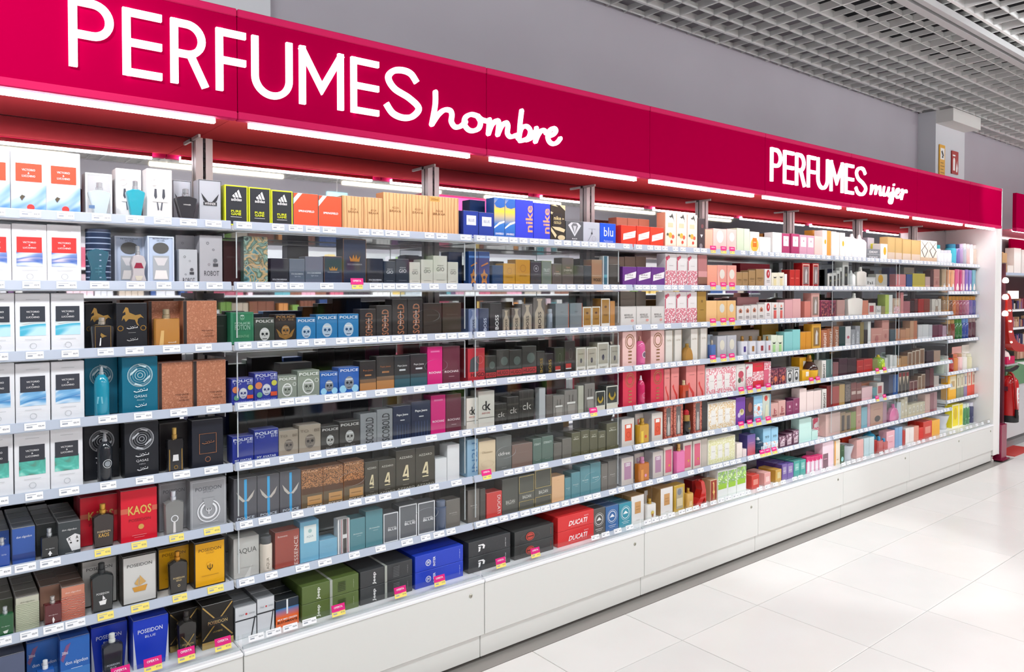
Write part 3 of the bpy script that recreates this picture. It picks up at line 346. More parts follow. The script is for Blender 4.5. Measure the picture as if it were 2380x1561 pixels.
'phantom': ('stone box in white frame', B, 'b4ac9c', [('f', 'e6e2d8', .08), ('r', 'e6e2d8', 0, 0, 1, .22), ('e', '4c4650', .5, .46, .1, 1.8), ('t', '6a6254', 'HOMME', .5, .74, .5, .05), ('t', '6a6254', 'RABAT', .5, .1, .6, .06)]),
'ck_cream': ('cream box with black monogram', B, 'd6d0c6', [('t', '2a2828', 'c', .34, .56, .22, .16), ('tb', '1c1a1a', 'k', .6, .6, .34, .26), ('t', 'b04a44', 'EVERYONE', .46, .4, .5, .05), ('r', '3a3836', 0, .27, 1, .28)]),
'ck_black': ('black crate patterned box with monogram', B, '2f2c28', [('r', '3c3a30', 0, .7, 1, .76), ('r', '3c3a30', 0, .5, 1, .54), ('t', 'c8c4bc', 'ck', .5, .5, .62, .22), ('r', '3a372f', .2, 0, .24, 1), ('r', '3a372f', .6, 0, .64, 1)]),
'strapgrey': ('grey taupe box with bottle picture', B, '86807a', [('r', '5c5650', .34, .55, .4, .82), ('r', '5c5650', .6, .55, .66, .82), ('r', 'e4e0da', .18, .46, .82, .54), ('p', '9c958d', [(.24, .06), (.76, .06), (.8, .44), (.2, .44)])]),
'bull': ('black and white box with gold emblem', B, '3a3c38', [('f', 'e4e0d2', .06), ('r', 'e0dccc', 0, 0, 1, .28), ('p', '*d8b848', [(.26, .76), (.36, .56), (.5, .5), (.64, .56), (.74, .76), (.82, .58), (.66, .42), (.5, .38), (.34, .42), (.18, .58)])]),
'ckin': ('pale blue box with vertical blue lettering', B, '8eb0c8', [('tv', '4a78a4', 'IN2U', .66, .52, .5, .8)]),
'obs': ('beige box with pale script', B, 'dcc8a8', [('t', '9a8664', 'Obsessio', .5, .66, .64, .07), ('o', 'c8b490', .5, .3, .38, .04, .4)]),
'ckfree': ('grey box with white lower lettering', B, '6c6f6c', [('t', 'dcdeda', 'ckfree', .5, .5, .76, .1), ('r', 'b0b2ae', .34, .08, .66, .09)]),
'etern': ('grey green box with serif lettering', B, '5e7268', [('t', 'd0dcd4', 'ETERNITY', .5, .78, .72, .08), ('r', 'a8b8b0', .25, .14, .75, .15)]),
'guess': ('olive box with white script', B, '5f5d46', [('t', 'dcdac8', 'effect', .5, .74, .62, .07), ('t', 'd0ceb8', 'GUESS', .5, .82, .5, .04), ('r', 'a8a68c', .3, .12, .7, .13)]),
'duc_v': ('red box with vertical white lettering', B, 'd04844', [('td', 'f4e8e6', 'DUCATI', .8, .48, .2, .74)]),
'bald': ('dark grey box with white condensed lettering', B, '5a5a54', [('t', 'd8d8d0', 'BALDAN', .5, .33, .56, .1), ('r', 'b0b0a8', .24, .26, .76, .268)]),
'bald_gold': ('dark grey box with gold line frames', B, '5c5c54', [('f', '*d8c07c', .02, .02), ('r', '5c5c54', 0, .26, 1, .5), ('r', '*d8c07c', .02, .5, .98, .51), ('r', '*d8c07c', .02, .25, .98, .26), ('t', 'e0e0d8', 'BALDAN', .5, .38, .54, .09)]),
'peachbox': ('peach coloured box', B, 'dfb48a', [('r', 'd0a478', .4, .84, .6, .86)]),
'seal_grey': ('grey box with white mountain seal', B, '5c5a57', seal('ecebe8'), {'side': '44464a'}),
'seal_blue': ('blue box with white mountain seal', B, '3f6ca4', seal('ecf0f4'), {'side': '3c5c88'}),
'seal_teal': ('teal box with white mountain seal', B, '3c94a8', seal('ecf4f4'), {'side': '3c7c94'}),
'red_band': ('red box with tilted white band', B, 'e4442e', band('f4f0ee', 'EMOTION', 'couture', 'd8b0a8'), {'side': 'd82c24'}),
'purple_band': ('purple box with tilted white band', B, '6c3888', band('f2eef0', 'REVELLE', 'emotion', '5a4a54')),
'white_band': ('white box with slanted black lettering', B, 'd4d0cc', [('f', 'b8b4b0', .012)] + [('t', '4a4644', 'REVELLE', .5, .58, .52, .09), ('t', '4a4644', 'EMOTION', .54, .46, .54, .08), ('e', 'd89a94', .74, .3, .1, .6)]),
'humming': ('cream box with hummingbird and flowers', B, 'f2e4d0', [('p', '4a4a48', [(.3, .9), (.5, .92), (.62, .99), (.7, .92), (.8, .78), (.84, .7), (.74, .82), (.6, .88), (.46, .86)]), ('r', 'efc8a4', .24, .6, .7, .72), ('e', 'eab44c', .46, .38, .16), ('e', 'd86a50', .7, .34, .12), ('e', 'd8503c', .56, .2, .1), ('e', '5a6450', .2, .4, .08), ('r', 'f0cdb8', .1, .08, .9, .1)], {'side': 'eaa888'}),
'darkfloral': ('narrow dark floral box', B, '4b4244', [('p', 'e8e4e4', [(.3, .5), (.7, .5), (.5, .4)]), ('e', '7a4a4c', .6, .76, .2), ('e', '8c8486', .4, .14, .24)]),
'redbloom': ('white box with red blossoms', B, 'e4dfde', [('r', 'floral', .0, .0, 1, .5), ('e', 'c84c66', .14, .86, .12), ('e', 'cf6278', .3, .9, .1), ('r', 'c4566c', .02, .5, .1, .8), ('r', 'b8b0b0', .34, .64, .7, .65)]),
'rosebrown': ('dusty rose box with brown base', B, 'b87a7a', [('r', '8a6250', 0, .1, 1, .32), ('r', 'd89a9a', 0, .32, 1, .5), ('r', '4a2c2c', 0, .07, 1, .1)]),
'goldtall': ('tall antique gold box', B, 'a88440', [('e', '7a5c28', .5, .7, .1), ('r', '7a5c28', .3, .42, .7, .44)]),
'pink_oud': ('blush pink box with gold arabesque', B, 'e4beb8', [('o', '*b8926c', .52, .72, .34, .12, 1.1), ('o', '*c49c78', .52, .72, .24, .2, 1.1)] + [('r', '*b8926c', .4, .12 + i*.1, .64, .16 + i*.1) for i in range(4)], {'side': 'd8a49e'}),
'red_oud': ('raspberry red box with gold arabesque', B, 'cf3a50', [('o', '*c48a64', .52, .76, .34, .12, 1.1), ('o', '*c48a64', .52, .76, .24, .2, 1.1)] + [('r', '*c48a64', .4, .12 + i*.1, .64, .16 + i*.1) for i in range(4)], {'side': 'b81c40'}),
'whitegold': ('tall white box with gold side lines', B, 'd8d4cc', [('r', '*a88c58', .9, 0, .95, 1), ('t', 'a89c88', 'La Vie', .44, .7, .5, .06), ('r', 'b8b0a4', .2, .06, .76, .065)]),
'leg_pink': ('salmon pink curved box with red leg', B, 'dd8884', [('p', 'cc3430', [(.14, .44), (.32, .5), (.4, .36), (.78, .16), (.8, 0), (.6, 0), (.58, .12), (.26, .34)]), ('r', '7a4a48', .3, .72, .8, .73)], {'side': 'c87470'}),
'redlab': ('grey box with orange red label', B, 'cfc9c2', [('r', 'd8502e', .24, .2, .8, .8), ('r', 'eae6e0', .34, .66, .7, .78), ('o', 'b8401e', .52, .42, .16, .2)], {'side': 'b8b8ba'}),
'mauvelab': ('grey box with mauve label', B, 'c8c0ba', [('r', 'a8809c', .22, .2, .8, .82), ('r', 'd8ccd4', .32, .68, .7, .8), ('t', '8a6a80', 'E-3', .5, .74, .26, .06)], {'side': 'b4b4b8'}),
'pinklab': ('white box with rose pink label', B, 'd4cbc2', [('r', 'd2607a', .16, .1, .86, .9), ('e', '*d8a860', .6, .34, .1)], {'side': 'c4bcb2'}),
'goldlab': ('white box with tan label', B, 'e0dedb', [('r', 'c8965c', .28, .36, .74, .78), ('r', '9a6c38', .36, .6, .66, .615), ('r', '9a6c38', .36, .5, .66, .515), ('r', 'a8a49e', .36, .12, .66, .13)], {'side': 'b08a58'}),
'lipsframe': ('red patterned box with clear window', B, 'a85040', [('r', 'lips', 0, 0, 1, 1), ('r', '6a6462', .26, .08, .76, .94), ('p', 'b8b2ac', [(.4, .1), (.64, .1), (.66, .4), (.58, .56), (.6, .66), (.44, .66), (.46, .56), (.38, .4)])]),
'goldstreak': ('shiny gold box with window', B, 'c8a038', [('f', '*d8b850', .06), ('r', 'b0a488', .2, .1, .84, .9), ('e', '7a8088', .5, .74, .2), ('r', 'd8ccaa', .24, .2, .8, .5)]),
'llama': ('red box with gold giraffe figure', B, '9c3828', [('f', 'e4cca0', .05), ('p', 'efc878', [(.4, .06), (.46, .34), (.34, .42), (.44, .54), (.44, .8), (.36, .86), (.52, .92), (.58, .8), (.58, .54), (.7, .42), (.6, .34), (.62, .06), (.56, .06), (.54, .3), (.48, .3), (.46, .06)])], {'side': 'c4a078'}),
'greenleaf': ('white box with green leaf picture', B, 'e6e8e6', [('r', 'leaf', .02, .46, .98, .96), ('r', '9cc838', .04, .34, .9, .52)], {'side': 'f4f6f2'}),
'roundlab_p': ('pale pink box with white oval', B, 'edc9c0', [('e', 'f8f2ee', .5, .66, .26, 1.1), ('r', 'dcb0a6', .36, .18, .64, .19)]),
'roundlab_c': ('coral pink box with pale oval', B, 'eaa294', [('e', 'e8e0d6', .5, .6, .28, 1.1), ('p', 'f2bcae', [(0, 0), (0, .9), (.3, 0)])]),
'roundlab_g': ('golden peach box with pale oval', B, 'e4b87c', [('e', 'd4d4ca', .5, .66, .26, 1.1), ('r', 'c89a5c', .3, .14, .7, .16)]),
'roundlab_v': ('lavender grey box with cream oval', B, 'b4b4ba', [('e', 'd4d0c0', .5, .6, .26, 1.3), ('r', '8a8a92', .36, .2, .64, .21)]),
'sunflower': ('white box with yellow flower print', B, 'f4efdc', [('e', 'f2c24c', .5, .4, .42), ('r', 'ea7a24', .28, .3, .72, .72), ('r', 'f8d8a8', .36, .5, .64, .54)]),
'magwhite': ('magenta box with white panel', B, 'b0406c', [('r', 'f2ecee', .16, .42, .86, .88), ('e', 'd8b0b8', .52, .7, .08)]),
'mauvewhite': ('mauve box with white panel', B, 'd4a0b4', [('r', 'f4eef0', .14, .44, .88, .9), ('e', 'c08aa0', .52, .72, .08)]),
'orangedot': ('white box with orange dot', B, 'f4f0e8', [('e', 'f0b428', .6, .58, .2, 1.4), ('r', 'e8c8a0', .2, .84, .8, .85)]),
'bronze_t': ('kraft bronze box with dark lettering', B, 'a8865c', [('t', '5c4426', 'GOLD', .5, .5, .6, .1), ('r', '7a5c38', .3, .36, .7, .38)]),
'reddrop': ('white box with red drop emblem', B, 'e2dcda', [('e', 'b82430', .5, .74, .26, 1.4), ('p', 'f0e8e6', [(.48, .62), (.6, .78), (.5, .88), (.44, .74)]), ('r', '9a9496', .26, .36, .74, .4), ('r', '9a9496', .26, .28, .74, .31)]),
'droplab': ('white box with small pentagon emblem', B, 'd8d2ce', [('p', 'c07a60', [(.3, .56), (.7, .56), (.76, .72), (.5, .86), (.24, .72)]), ('e', '5a3a34', .5, .66, .1), ('r', '8a8482', .26, .3, .74, .35), ('r', '8a8482', .26, .22, .74, .26)]),
'creammask': ('cream box with black mask motif', B, 'efe9d4', [('p', '3c3830', [(.2, .78), (.36, .7), (.5, .74), (.64, .7), (.8, .78), (.68, .64), (.32, .64)]), ('r', 'e6d8a8', .28, .12, .72, .6)]),
'coralmask': ('white box with coral mask motif', B, 'e0dad6', [('p', '4a3c38', [(.2, .74), (.36, .66), (.5, .7), (.64, .66), (.8, .74), (.68, .6), (.32, .6)]), ('r', 'd8605a', .3, .1, .72, .56), ('e', 'e08a78', .5, .8, .14)]),
'greenmask': ('pale green box with mask motif', B, 'd6deca', [('p', '3c4838', [(.2, .66), (.36, .58), (.5, .62), (.64, .58), (.8, .66), (.68, .52), (.32, .52)]), ('r', 'a4d08c', .28, .08, .72, .48)]),
'maskgrey': ('grey box with silver figure', B, '9a9a9e', [('p', 'c8c8cc', [(.2, .1), (.8, .1), (.74, .6), (.5, .8), (.26, .6)]), ('o', '6a6a70', .5, .5, .2, .2)]),
'bwmask': ('white box with black ornate figure', B, 'd4d4d2', [('f', '55585a', .05), ('o', '3c3e40', .5, .46, .28, .3, 1.4), ('e', '3c3e40', .5, .3, .14), ('r', '44484a', .2, .84, .8, .92)]),
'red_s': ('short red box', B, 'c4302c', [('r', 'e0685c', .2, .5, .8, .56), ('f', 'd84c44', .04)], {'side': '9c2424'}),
'redwin': ('deep red box with window', B, 'a81c20', window('e8c8b8', '8a7474')),
'rosewin': ('rose box with window', B, 'cf9a92', window('dcb4a8', '8a7a70')),
'goldwin': ('gold box with window', B, 'cf9a34', window('e0b04c', '8a6a3c')),
'magfloral': ('magenta floral box', B, '9c4a62', [('r', 'burgfl', .05, .1, .95, .95)]),
'thinwb': ('narrow white box with black panel', B, 'd6d4ce', [('r', '3a3a38', .3, .1, .82, .82), ('e', '8c8a70', .56, .5, .14)]),
'bright_br': ('copper brown box with vertical white lettering', B, 'a8684a', [('tbv', 'ecdcd0', 'BRIGHT', .62, .46, .46, .84)]),
'bright_w': ('white box with vertical black lettering', B, 'dcd8d2', [('tbv', '3a3836', 'BRIGHT', .5, .44, .5, .8)]),
'rosewhite': ('white box with red rose', B, 'dedad4', [('e', 'c0485c', .5, .62, .32, .8), ('e', '4a5444', .34, .4, .18), ('e', 'c87a80', .64, .42, .16), ('r', 'b0aca6', .26, .84, .74, .86)]),
'redgold': ('red box with gold flower band', B, 'd43040', [('r', 'redfl', 0, .3, 1, .66), ('r', '*c8a060', .2, .86, .8, .88)]),
'pinkbloom': ('pink box with blossom print', B, 'd4627c', [('r', 'floral', 0, .7, 1, 1), ('r', 'redfl', .7, 0, 1, .7)]),
'burg': ('burgundy picture box', B, '5c2440', [('r', 'burgfl', .03, .03, .97, .97), ('e', 'd87048', .6, .4, .2)]),
'yellowlab': ('yellow box with white label', B, 'e8b22c', [('r', 'f0ece0', .5, .42, .9, .84)], {'side': 'e0a824'}),
'violetdaf': ('violet box with pale daffodil', B, '7444a4', [('e', 'd8d0a8', .6, .46, .26, .8), ('e', 'a89850', .6, .5, .12), ('e', 'c8b8d8', .3, .36, .16)]),
'darkface': ('dark brown portrait print box', B, '4a2c30', [('e', '8a5040', .56, .62, .26, 1.4), ('r', '5a2a58', 0, 0, 1, .3)]),
'skyfloral': ('sky blue box with pink figures', B, '8cc0dc', [('r', 'sky', 0, .2, 1, .7), ('e', 'd0705c', .56, .5, .16)]),
'palefloral': ('pale box with red poppies', B, 'c4ccc0', [('e', 'cc4034', .4, .86, .2), ('p', 'd8d8b8', [(.2, 0), (.7, 0), (.6, .6), (.4, .6)]), ('r', '7aa8c0', .86, 0, 1, 1)]),
'roselove': ('rose box with red script', B, 'd2a49c', [('t', 'a03844', 'l', .46, .46, .1, .4), ('o', 'a03844', .62, .42, .14, .3), ('r', '9c5a58', .2, .12, .8, .24)]),
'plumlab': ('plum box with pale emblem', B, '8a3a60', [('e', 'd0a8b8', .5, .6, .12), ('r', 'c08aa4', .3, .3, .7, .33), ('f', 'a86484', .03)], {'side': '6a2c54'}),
'plumlab2': ('plum floral box with pale label', B, '5a3448', [('r', 'denim', .06, .5, .94, .96), ('r', 'd0b8c0', .18, .12, .82, .5), ('t', '5a3040', 'HER', .5, .32, .44, .1)]),
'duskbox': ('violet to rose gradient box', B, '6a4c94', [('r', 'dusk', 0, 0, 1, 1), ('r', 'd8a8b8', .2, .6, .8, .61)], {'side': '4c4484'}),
'sky99': ('light blue cloud box with numerals', B, '94c4de', [('r', 'sky', 0, .0, 1, .4), ('t', '44606c', '99', .5, .62, .5, .12)], {'side': '88bcd8'}),
'trio_red': ('white gift set with red floral border', 'trio', 'e2dcda', trio('redfl', 'e6e2de')),
'trio_gold': ('cream gift set with gold floral border', 'trio', 'e4e0d6', trio('goldfl', 'e8e6e0')),
'trio_green': ('cream gift set with yellow green border', 'trio', 'e4e2d0', trio('greenfl', 'e6e6de')),
'red_l': ('low red box', B, 'cc4438', [('r', 'e09080', .2, .3, .84, .7)], {'side': 'd04034'}),
'pink_l': ('low pink box', B, 'e0a29c', [('r', 'f0ccc4', .2, .3, .8, .7)], {'side': 'e8b0a8'}),
'gold_l': ('low mustard box', B, 'cda452', [('r', 'd8c890', .3, .3, .86, .8)], {'side': 'c4963c'}),
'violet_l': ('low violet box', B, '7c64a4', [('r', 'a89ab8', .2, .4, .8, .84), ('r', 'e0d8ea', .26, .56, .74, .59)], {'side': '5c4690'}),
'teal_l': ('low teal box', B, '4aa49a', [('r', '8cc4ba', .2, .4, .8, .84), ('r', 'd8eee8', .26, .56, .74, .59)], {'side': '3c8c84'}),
'pinktube': ('slim box with pink top and silver tube', B, 'e2c4d4', [('r', 'd8246c', 0, .72, 1, 1), ('p', 'f2f2f4', [(.3, .05), (.7, .05), (.66, .6), (.5, .84), (.34, .6)])], {'side': 'd8246c'}),
'orangecream': ('cream box with orange edge', B, 'efe2cc', [('r', 'eaa034', 0, 0, .2, 1), ('r', 'd8b88c', .4, .2, .7, .24)]),
'greendisc': ('dark green box with mint disc', B, '3c5a3a', [('e', 'a4dcd8', .46, .24, .32, 1), ('r', '5a7c50', .2, .7, .8, .74)]),
'greylet': ('stack box of grey card with white lettering', B, '808286', [('tb', 'f0f0f0', 'DKNY', .5, .72, .66, .2), ('r', 'c8caCC', 0, .48, 1, .52), ('tb', 'e8e8e8', 'DKNY', .5, .24, .66, .2)]),
'goldfold': ('kraft gold box with pale base', B, 'd6b478', [('r', 'dcc8b4', 0, 0, 1, .36), ('f', 'c8a468', .03)]),
'whitelet': ('short white box with dark lettering', B, 'e4e0dc', [('t', '55504e', 'hi', .5, .5, .5, .3), ('f', 'c8c4c0', .04)]),
'yellowdot': ('grey beige box with yellow flower', B, 'c8c0b4', [('e', 'd8a02c', .4, .66, .22, .8)]),
'redwhite': ('white box with red panel', B, 'e0d4cc', [('r', 'b8404a', .1, .3, .7, .8)]),
'whitepink': ('white box with pink mark', B, 'e0dad8', [('e', 'c85c6c', .5, .46, .24, .6)]),
'rosebox': ('rose pink box', B, 'd09488', [('r', 'e0b0a4', .1, .56, .9, .6), ('e', 'b8706a', .5, .3, .16)]),
'blacklace': ('black lace print box', B, '322c2c', [('r', 'lace', .05, .1, .95, .9)]),
'brownlet': ('brown red box with pale band', B, '7c3c38', [('r', 'd0b4a8', .1, .42, .9, .58), ('r', '9a5a50', 0, .7, 1, .72)]),
'tanbrown': ('tan box with dark panel', B, 'a88c6c', [('r', '443430', .2, .1, .8, .86)]),
'kissbox': ('rosy tan box with dark eye motif', B, 'c69a86', [('e', '3c2c2a', .55, .28, .24, .5), ('r', 'b07c6a', .2, .7, .8, .73)]),
'pinktall': ('tall pale pink box', B, 'ecb4bc', [('r', 'f6dade', .2, .7, .8, .76), ('r', 'd07a8c', .3, .4, .7, .43)]),
'lattice': ('ivory box with black diamond lattice', B, 'ece4d6', [('p', '3a3836', [(.05, .95), (.1, .95), (.95, .55), (.5, .2), (.46, .22), (.86, .55)]), ('p', '3a3836', [(.95, .95), (.9, .95), (.05, .55), (.5, .2), (.54, .22), (.14, .55)]), ('r', 'd8bc9c', 0, 0, 1, .24)]),
'tanfloral': ('tan floral print box', B, 'c4a48c', [('r', 'redfl', .1, .1, .9, .5), ('r', 'd8c0a8', .1, .6, .9, .9)]),
'creamdeco': ('cream box with line figure', B, 'ddd4c8', [('o', '8a7a70', .5, .68, .22, .15), ('p', 'a8907c', [(.3, .1), (.7, .1), (.6, .5), (.4, .5)])]),
'framebr': ('brown box in cream frame', B, '8c6a50', [('f', 'dccab4', .1)]),
'maroonfr': ('maroon box in pale frame', B, '6c2c2c', [('f', 'c8a89c', .08)]),
'redpen': ('black box with cream and red pen', B, '3a3230', [('f', 'c8b8a0', .04), ('p', 'e0ccb0', [(.2, .8), (.8, .8), (.5, .4)]), ('r', 'a82c30', .2, .8, .8, .98)]),
'creamslot': ('cream box with pale slot', B, 'd8ccae', [('r', 'eae4d4', .26, .3, .74, .8), ('r', 'a89878', .4, .4, .6, .7)]),
'y_amber': ('amber box with drawn label', B, 'eeb22c', [('r', 'dcd0ac', .2, .4, .96, .94), ('r', 'b89c6c', .36, .5, .8, .74)], {'side': 'e8a820'}),
'y_olive': ('olive box with drawn label', B, '8c9478', [('r', 'd4d0b4', .0, .42, 1, .96), ('r', 'a89c84', .3, .5, .7, .84)]),
'y_violet': ('muted violet box with drawn label', B, '8c7ca0', [('r', 'd4ccb8', .0, .42, 1, .96), ('r', '7a84a0', .3, .5, .7, .84)]),
'y_red': ('orange red box with drawn label', B, 'e0503a', [('r', 'dccab4', .1, .42, .96, .96), ('r', 'b08070', .36, .5, .7, .84)]),
'y_yellow': ('lemon yellow box in white frame', B, 'f0dc1c', [('f', 'f4f0d0', .08), ('e', 'd8b814', .5, .6, .26, 1.4)], {'side': 'f0e02c'}),
'card_pink': ('pale pink display card', 'card', 'e6aca4', []), 'card_cream': ('cream display card', 'card', 'dcd6cc', []),
'bt_clear': ('clear amphora bottle with pale base', 'amph', 'cfdfe0', [('r', '5a78a0', -.1, .3, .2, .42)], {'cap': '~c8ccd0', 'a': .55}),
'bt_turq': ('turquoise amphora bottle', 'amph', '2aa8bc', [], {'cap': '~c8ccd0', 'a': .85}),
'bt_black': ('black amphora bottle', 'amph', '2c2c30', [('t', 'e0e0e0', 'WINNER', .5, .66, .4, .05)], {'cap': '~a8acb0'}),
'bt_torso': ('dark teal torso shaped bottle', 'torso', '1f5a6c', [('r', '3c7c8c', .3, .44, .7, .46), ('r', '3c7c8c', .32, .34, .68, .36), ('r', '3c7c8c', .49, .26, .51, .54)], {'cap': '~c4ccd4'}),
'bt_gem': ('faceted bottle with red and silver panels', 'gem', 'b8b2b4', [('p', '8c1c38', [(.14, .56), (.86, .56), (.7, .74), (.3, .74)]), ('p', 'c8c0b0', [(.2, .3), (.8, .3), (.66, .14), (.34, .14)])], {'cap': '~c4c8cc'}),
'bt_horse': ('black arched bottle with gold border and tag', 'flask', '1c1c20', [('f', '*c0a050', .02, .1), ('p', '*c9a45c', [(.36, .6), (.4, .68), (.6, .58), (.7, .56), (.6, .54), (.44, .5)]), ('p', 'e4e4e4', [(.3, .2), (.38, .2), (.4, .5), (.36, .5)])], {'cap': '~d0c8b8'}),
'bt_amber': ('amber gold flat bottle', 'rect', 'b07a3a', [('p', 'd0a868', [(.1, .05), (.3, .05), (.34, .6), (.2, .6)]), ('t', 'e8d8c0', 'oud', .7, .2, .36, .06)], {'cap': '~c8b898'}),
'bt_aqua': ('aqua blue cylinder bottle with tag', 'cyl', '1c90ac', [('p', '7cc0d0', [(.06, .34), (.5, .34), (.46, .5), (.08, .5)])], {'cap': '~c8d8dc'}),
'bt_blkcyl': ('black cylinder bottle with silver medallion', 'cyl', '22262c', [('o', 'c4c8cc', .6, .48, .34, .14), ('e', '8a9096', .6, .48, .22)], {'cap': '~b4b8bc'}),
'bt_gold_blk': ('black square bottle, gold cap, white tag', 'rect', '17161a', [('r', '*b09050', .04, .06, .1, .72), ('r', '*b09050', .9, .06, .96, .72), ('p', 'd8d8d8', [(.28, .38), (.7, .38), (.68, .56), (.32, .56)]), ('o', '*b09050', .5, .2, .14, .25)], {'cap': '~c8a25a'}),
'bt_dablue': ('blue tester bottle with chrome spray', 'rect', '1c4aa4', [('t', 'c8d4f0', 'TESTER', .6, .62, .4, .05)], {'cap': '~c8ccd2'}),
'bt_dablack': ('black tester bottle with white spade', 'rect', '1e2022', [('t', 'e0e0e0', 'don algodon', .5, .5, .6, .05), ('p', 'e8e8e8', [(.5, .42), (.64, .28), (.54, .26), (.56, .2), (.44, .2), (.46, .26), (.36, .28)])], {'cap': '~c4c8cc'}),
'bt_dagreen': ('dark green tester bottle', 'rect', '1f5a34', [('t', 'd0e0d4', 'don algodon', .5, .5, .6, .05), ('p', 'd8e0d8', [(.3, .3), (.7, .34), (.6, .2), (.4, .2)])], {'cap': '~c8ccd0'}),
'bt_dared': ('dark red tester bottle with white snake', 'rect', '5c1c22', [('t', 'e8d8d8', 'don algodon', .5, .52, .6, .05), ('p', 'f0e4e4', [(.46, .16), (.54, .16), (.6, .3), (.5, .44), (.44, .34)])], {'cap': '~ccc8c4'}),
'bt_kaos': ('black flask with gold lettering and neck', 'flask', '2a1c1a', [('t', 'e0c8a0', 'POSEIDON', .5, .52, .7, .05), ('tb', '*d8b060', 'KAOS', .5, .42, .56, .11)], {'cap': '~d0a048'}),
'bt_posclear': ('clear grey flask with laurel', 'flask', '8c8c8a', [('o', 'e8eaee', .5, .5, .22, .22), ('p', 'd8d4d4', [(.4, .1), (.56, .1), (.54, .42), (.42, .42)])], {'cap': '~d4d8e0', 'a': .7}),
'bt_posblk': ('matt black flask with white ship', 'flask', '2a2d2e', [('t', 'e0e0e0', 'POSEIDON', .5, .52, .64, .05), ('p', 'e8e8e8', [(.3, .34), (.7, .36), (.64, .24), (.36, .24)]), ('p', 'e8e8e8', [(.48, .36), (.5, .48), (.64, .38)])], {'cap': '2c2e30'}),
'bt_posgold': ('black flask with amber gold cap', 'flask', '2c2926', [('t', 'e0c890', 'POSEIDON', .5, .52, .7, .05), ('t', 'e0c890', 'GOLD', .5, .45, .34, .05), ('o', 'e0c890', .5, .3, .08, .3)], {'cap': '~c88a30'}),
'bt_posblue': ('dark grey flask with pale lettering', 'flask', '2e3038', [('t', 'c8ccd8', 'POSEIDON', .5, .4, .7, .05), ('t', 'c8ccd8', 'BLUE', .5, .32, .34, .04)], {'cap': 'd8dcd8'}),
'bt_goldx': ('black flask with crossing gold lines', 'flask', '24211e', [('p', '*c0a060', [(.1, .6), (.13, .62), (.9, .16), (.87, .14)]), ('p', '*c0a060', [(.9, .6), (.87, .62), (.1, .16), (.13, .14)]), ('t', '*d8bc80', 'POSEIDON', .5, .36, .7, .06)], {'cap': '34302c'}),
'bt_azure': ('azure bottle with white spray', 'rect', '2058a8', [], {'cap': 'e0e4e8'}),
'bt_pink': ('pink cylinder bottle with round medallion', 'cyl', 'd85c94', [('o', 'd8d0d8', .62, .46, .34, .2), ('e', '6a5a6c', .62, .46, .24)], {'cap': '~c89a8c'}),
'bt_amberpear': ('amber pear shaped bottle', 'pear', 'b4843c', [], {'cap': '~c8a050', 'a': .9}),
'bt_magenta': ('magenta cylinder bottle with heart medallion', 'cyl', 'c4205c', [('o', 'd8a0b4', .6, .4, .36, .12)], {'cap': 'd8c8d0'}),
'bt_orange': ('orange red bottle with cream cap', 'rect', 'b8401c', [('r', '6a2418', .45, .1, .9, .6)], {'cap': 'd8c8a0'}),
'bt_yellow': ('yellow glass bottle with ornate cap', 'rect', 'c89820', [('e', 'c84c24', .66, .4, .12), ('r', 'e0c040', .1, .1, .4, .7)], {'cap': '~c8a048', 'a': .9}),
'bt_lipstick': ('black and gold lipstick shaped bottle', 'lip', '1c1a1c', [('t', '*c8a860', '68', .5, .36, .4, .1)], {'cap': 'b81c28'}),
'bt_orange2': ('orange glass bottle with mauve stopper', 'rect', 'c07020', [('e', 'd890b0', .64, .36, .12), ('r', 'd89040', .1, .1, .4, .7)], {'cap': 'c080a0', 'a': .9}),
'bt_pinkflask': ('bright pink bottle with gold neck', 'rect', 'dc6ca4', [], {'cap': '~c8a060'}),
'bt_white': ('white bottle with gold neck', 'rect', 'e4e2de', [('e', 'd8c060', .6, .44, .2), ('r', '9c6a3c', .5, .2, .72, .4)], {'cap': '~c8a048'}),
'bt_gold': ('slim gold bottle', 'rect', 'd8a850', [('r', 'e8c890', .3, .2, .8, .5)], {'cap': '~d0a040'}),
'bt_redheel': ('glossy red stiletto heel bottle', 'heel', 'cc2018', [], {}),
'bt_bluesm': ('small blue bottle', 'rect', '4c6cac', [], {'cap': '~c8c0b0'}),
'bt_wviolet': ('white bottle with violet panel, gold cap', 'rect', 'd4d4dc', [('r', '40307c', .36, .3, .76, .66)], {'cap': '~b08448'}),
'bt_wochre': ('white bottle with ochre panel, gold cap', 'rect', 'd4d4dc', [('r', '94642c', .36, .3, .76, .66)], {'cap': '~b08448'}),
'bt_wred': ('white bottle with red panel, gold cap', 'rect', 'd4d4dc', [('r', '8c2c34', .36, .3, .76, .66)], {'cap': '~b08448'}),
'bt_wrose': ('white bottle with rose panel, gold cap', 'rect', 'd4d4dc', [('r', 'a85058', .36, .3, .76, .66)], {'cap': '~b08448'}),
'bt_dome': ('yellow bottle with brown domed shoulder and pump', 'dome', 'e0b030', [('r', 'ece8da', .6, .1, .94, .4)], {'cap': '~c89848', 'top': '3c1c14'}),
'bt_teal': ('deep teal bottle with white panel', 'cyl', '1f3c54', [('r', 'd0dce4', .3, .08, .66, .56)], {'cap': 'd8dce0'}),
'bt_wcan': ('white pump bottle', 'cyl', 'f2f2f0', [], {'cap': 'eeeeec'}), 'bt_wbig': ('large pearly white bottle', 'flask', 'dcd8d0', [], {'cap': 'e4e0d8'}),
'bt_lime': ('lime green bottle with yellow cap', 'cyl', '9cc02c', [('e', 'd8dc50', .5, .36, .3)], {'cap': 'e4c81c'}),
'bt_cup': ('clear plastic tester cup', 'cup', 'e6eaf0', [], {}), 'bt_capblue': ('small red box shaped bottle with blue cap', 'rect', 'c4605c', [], {'cap': '3c9ccc'}),
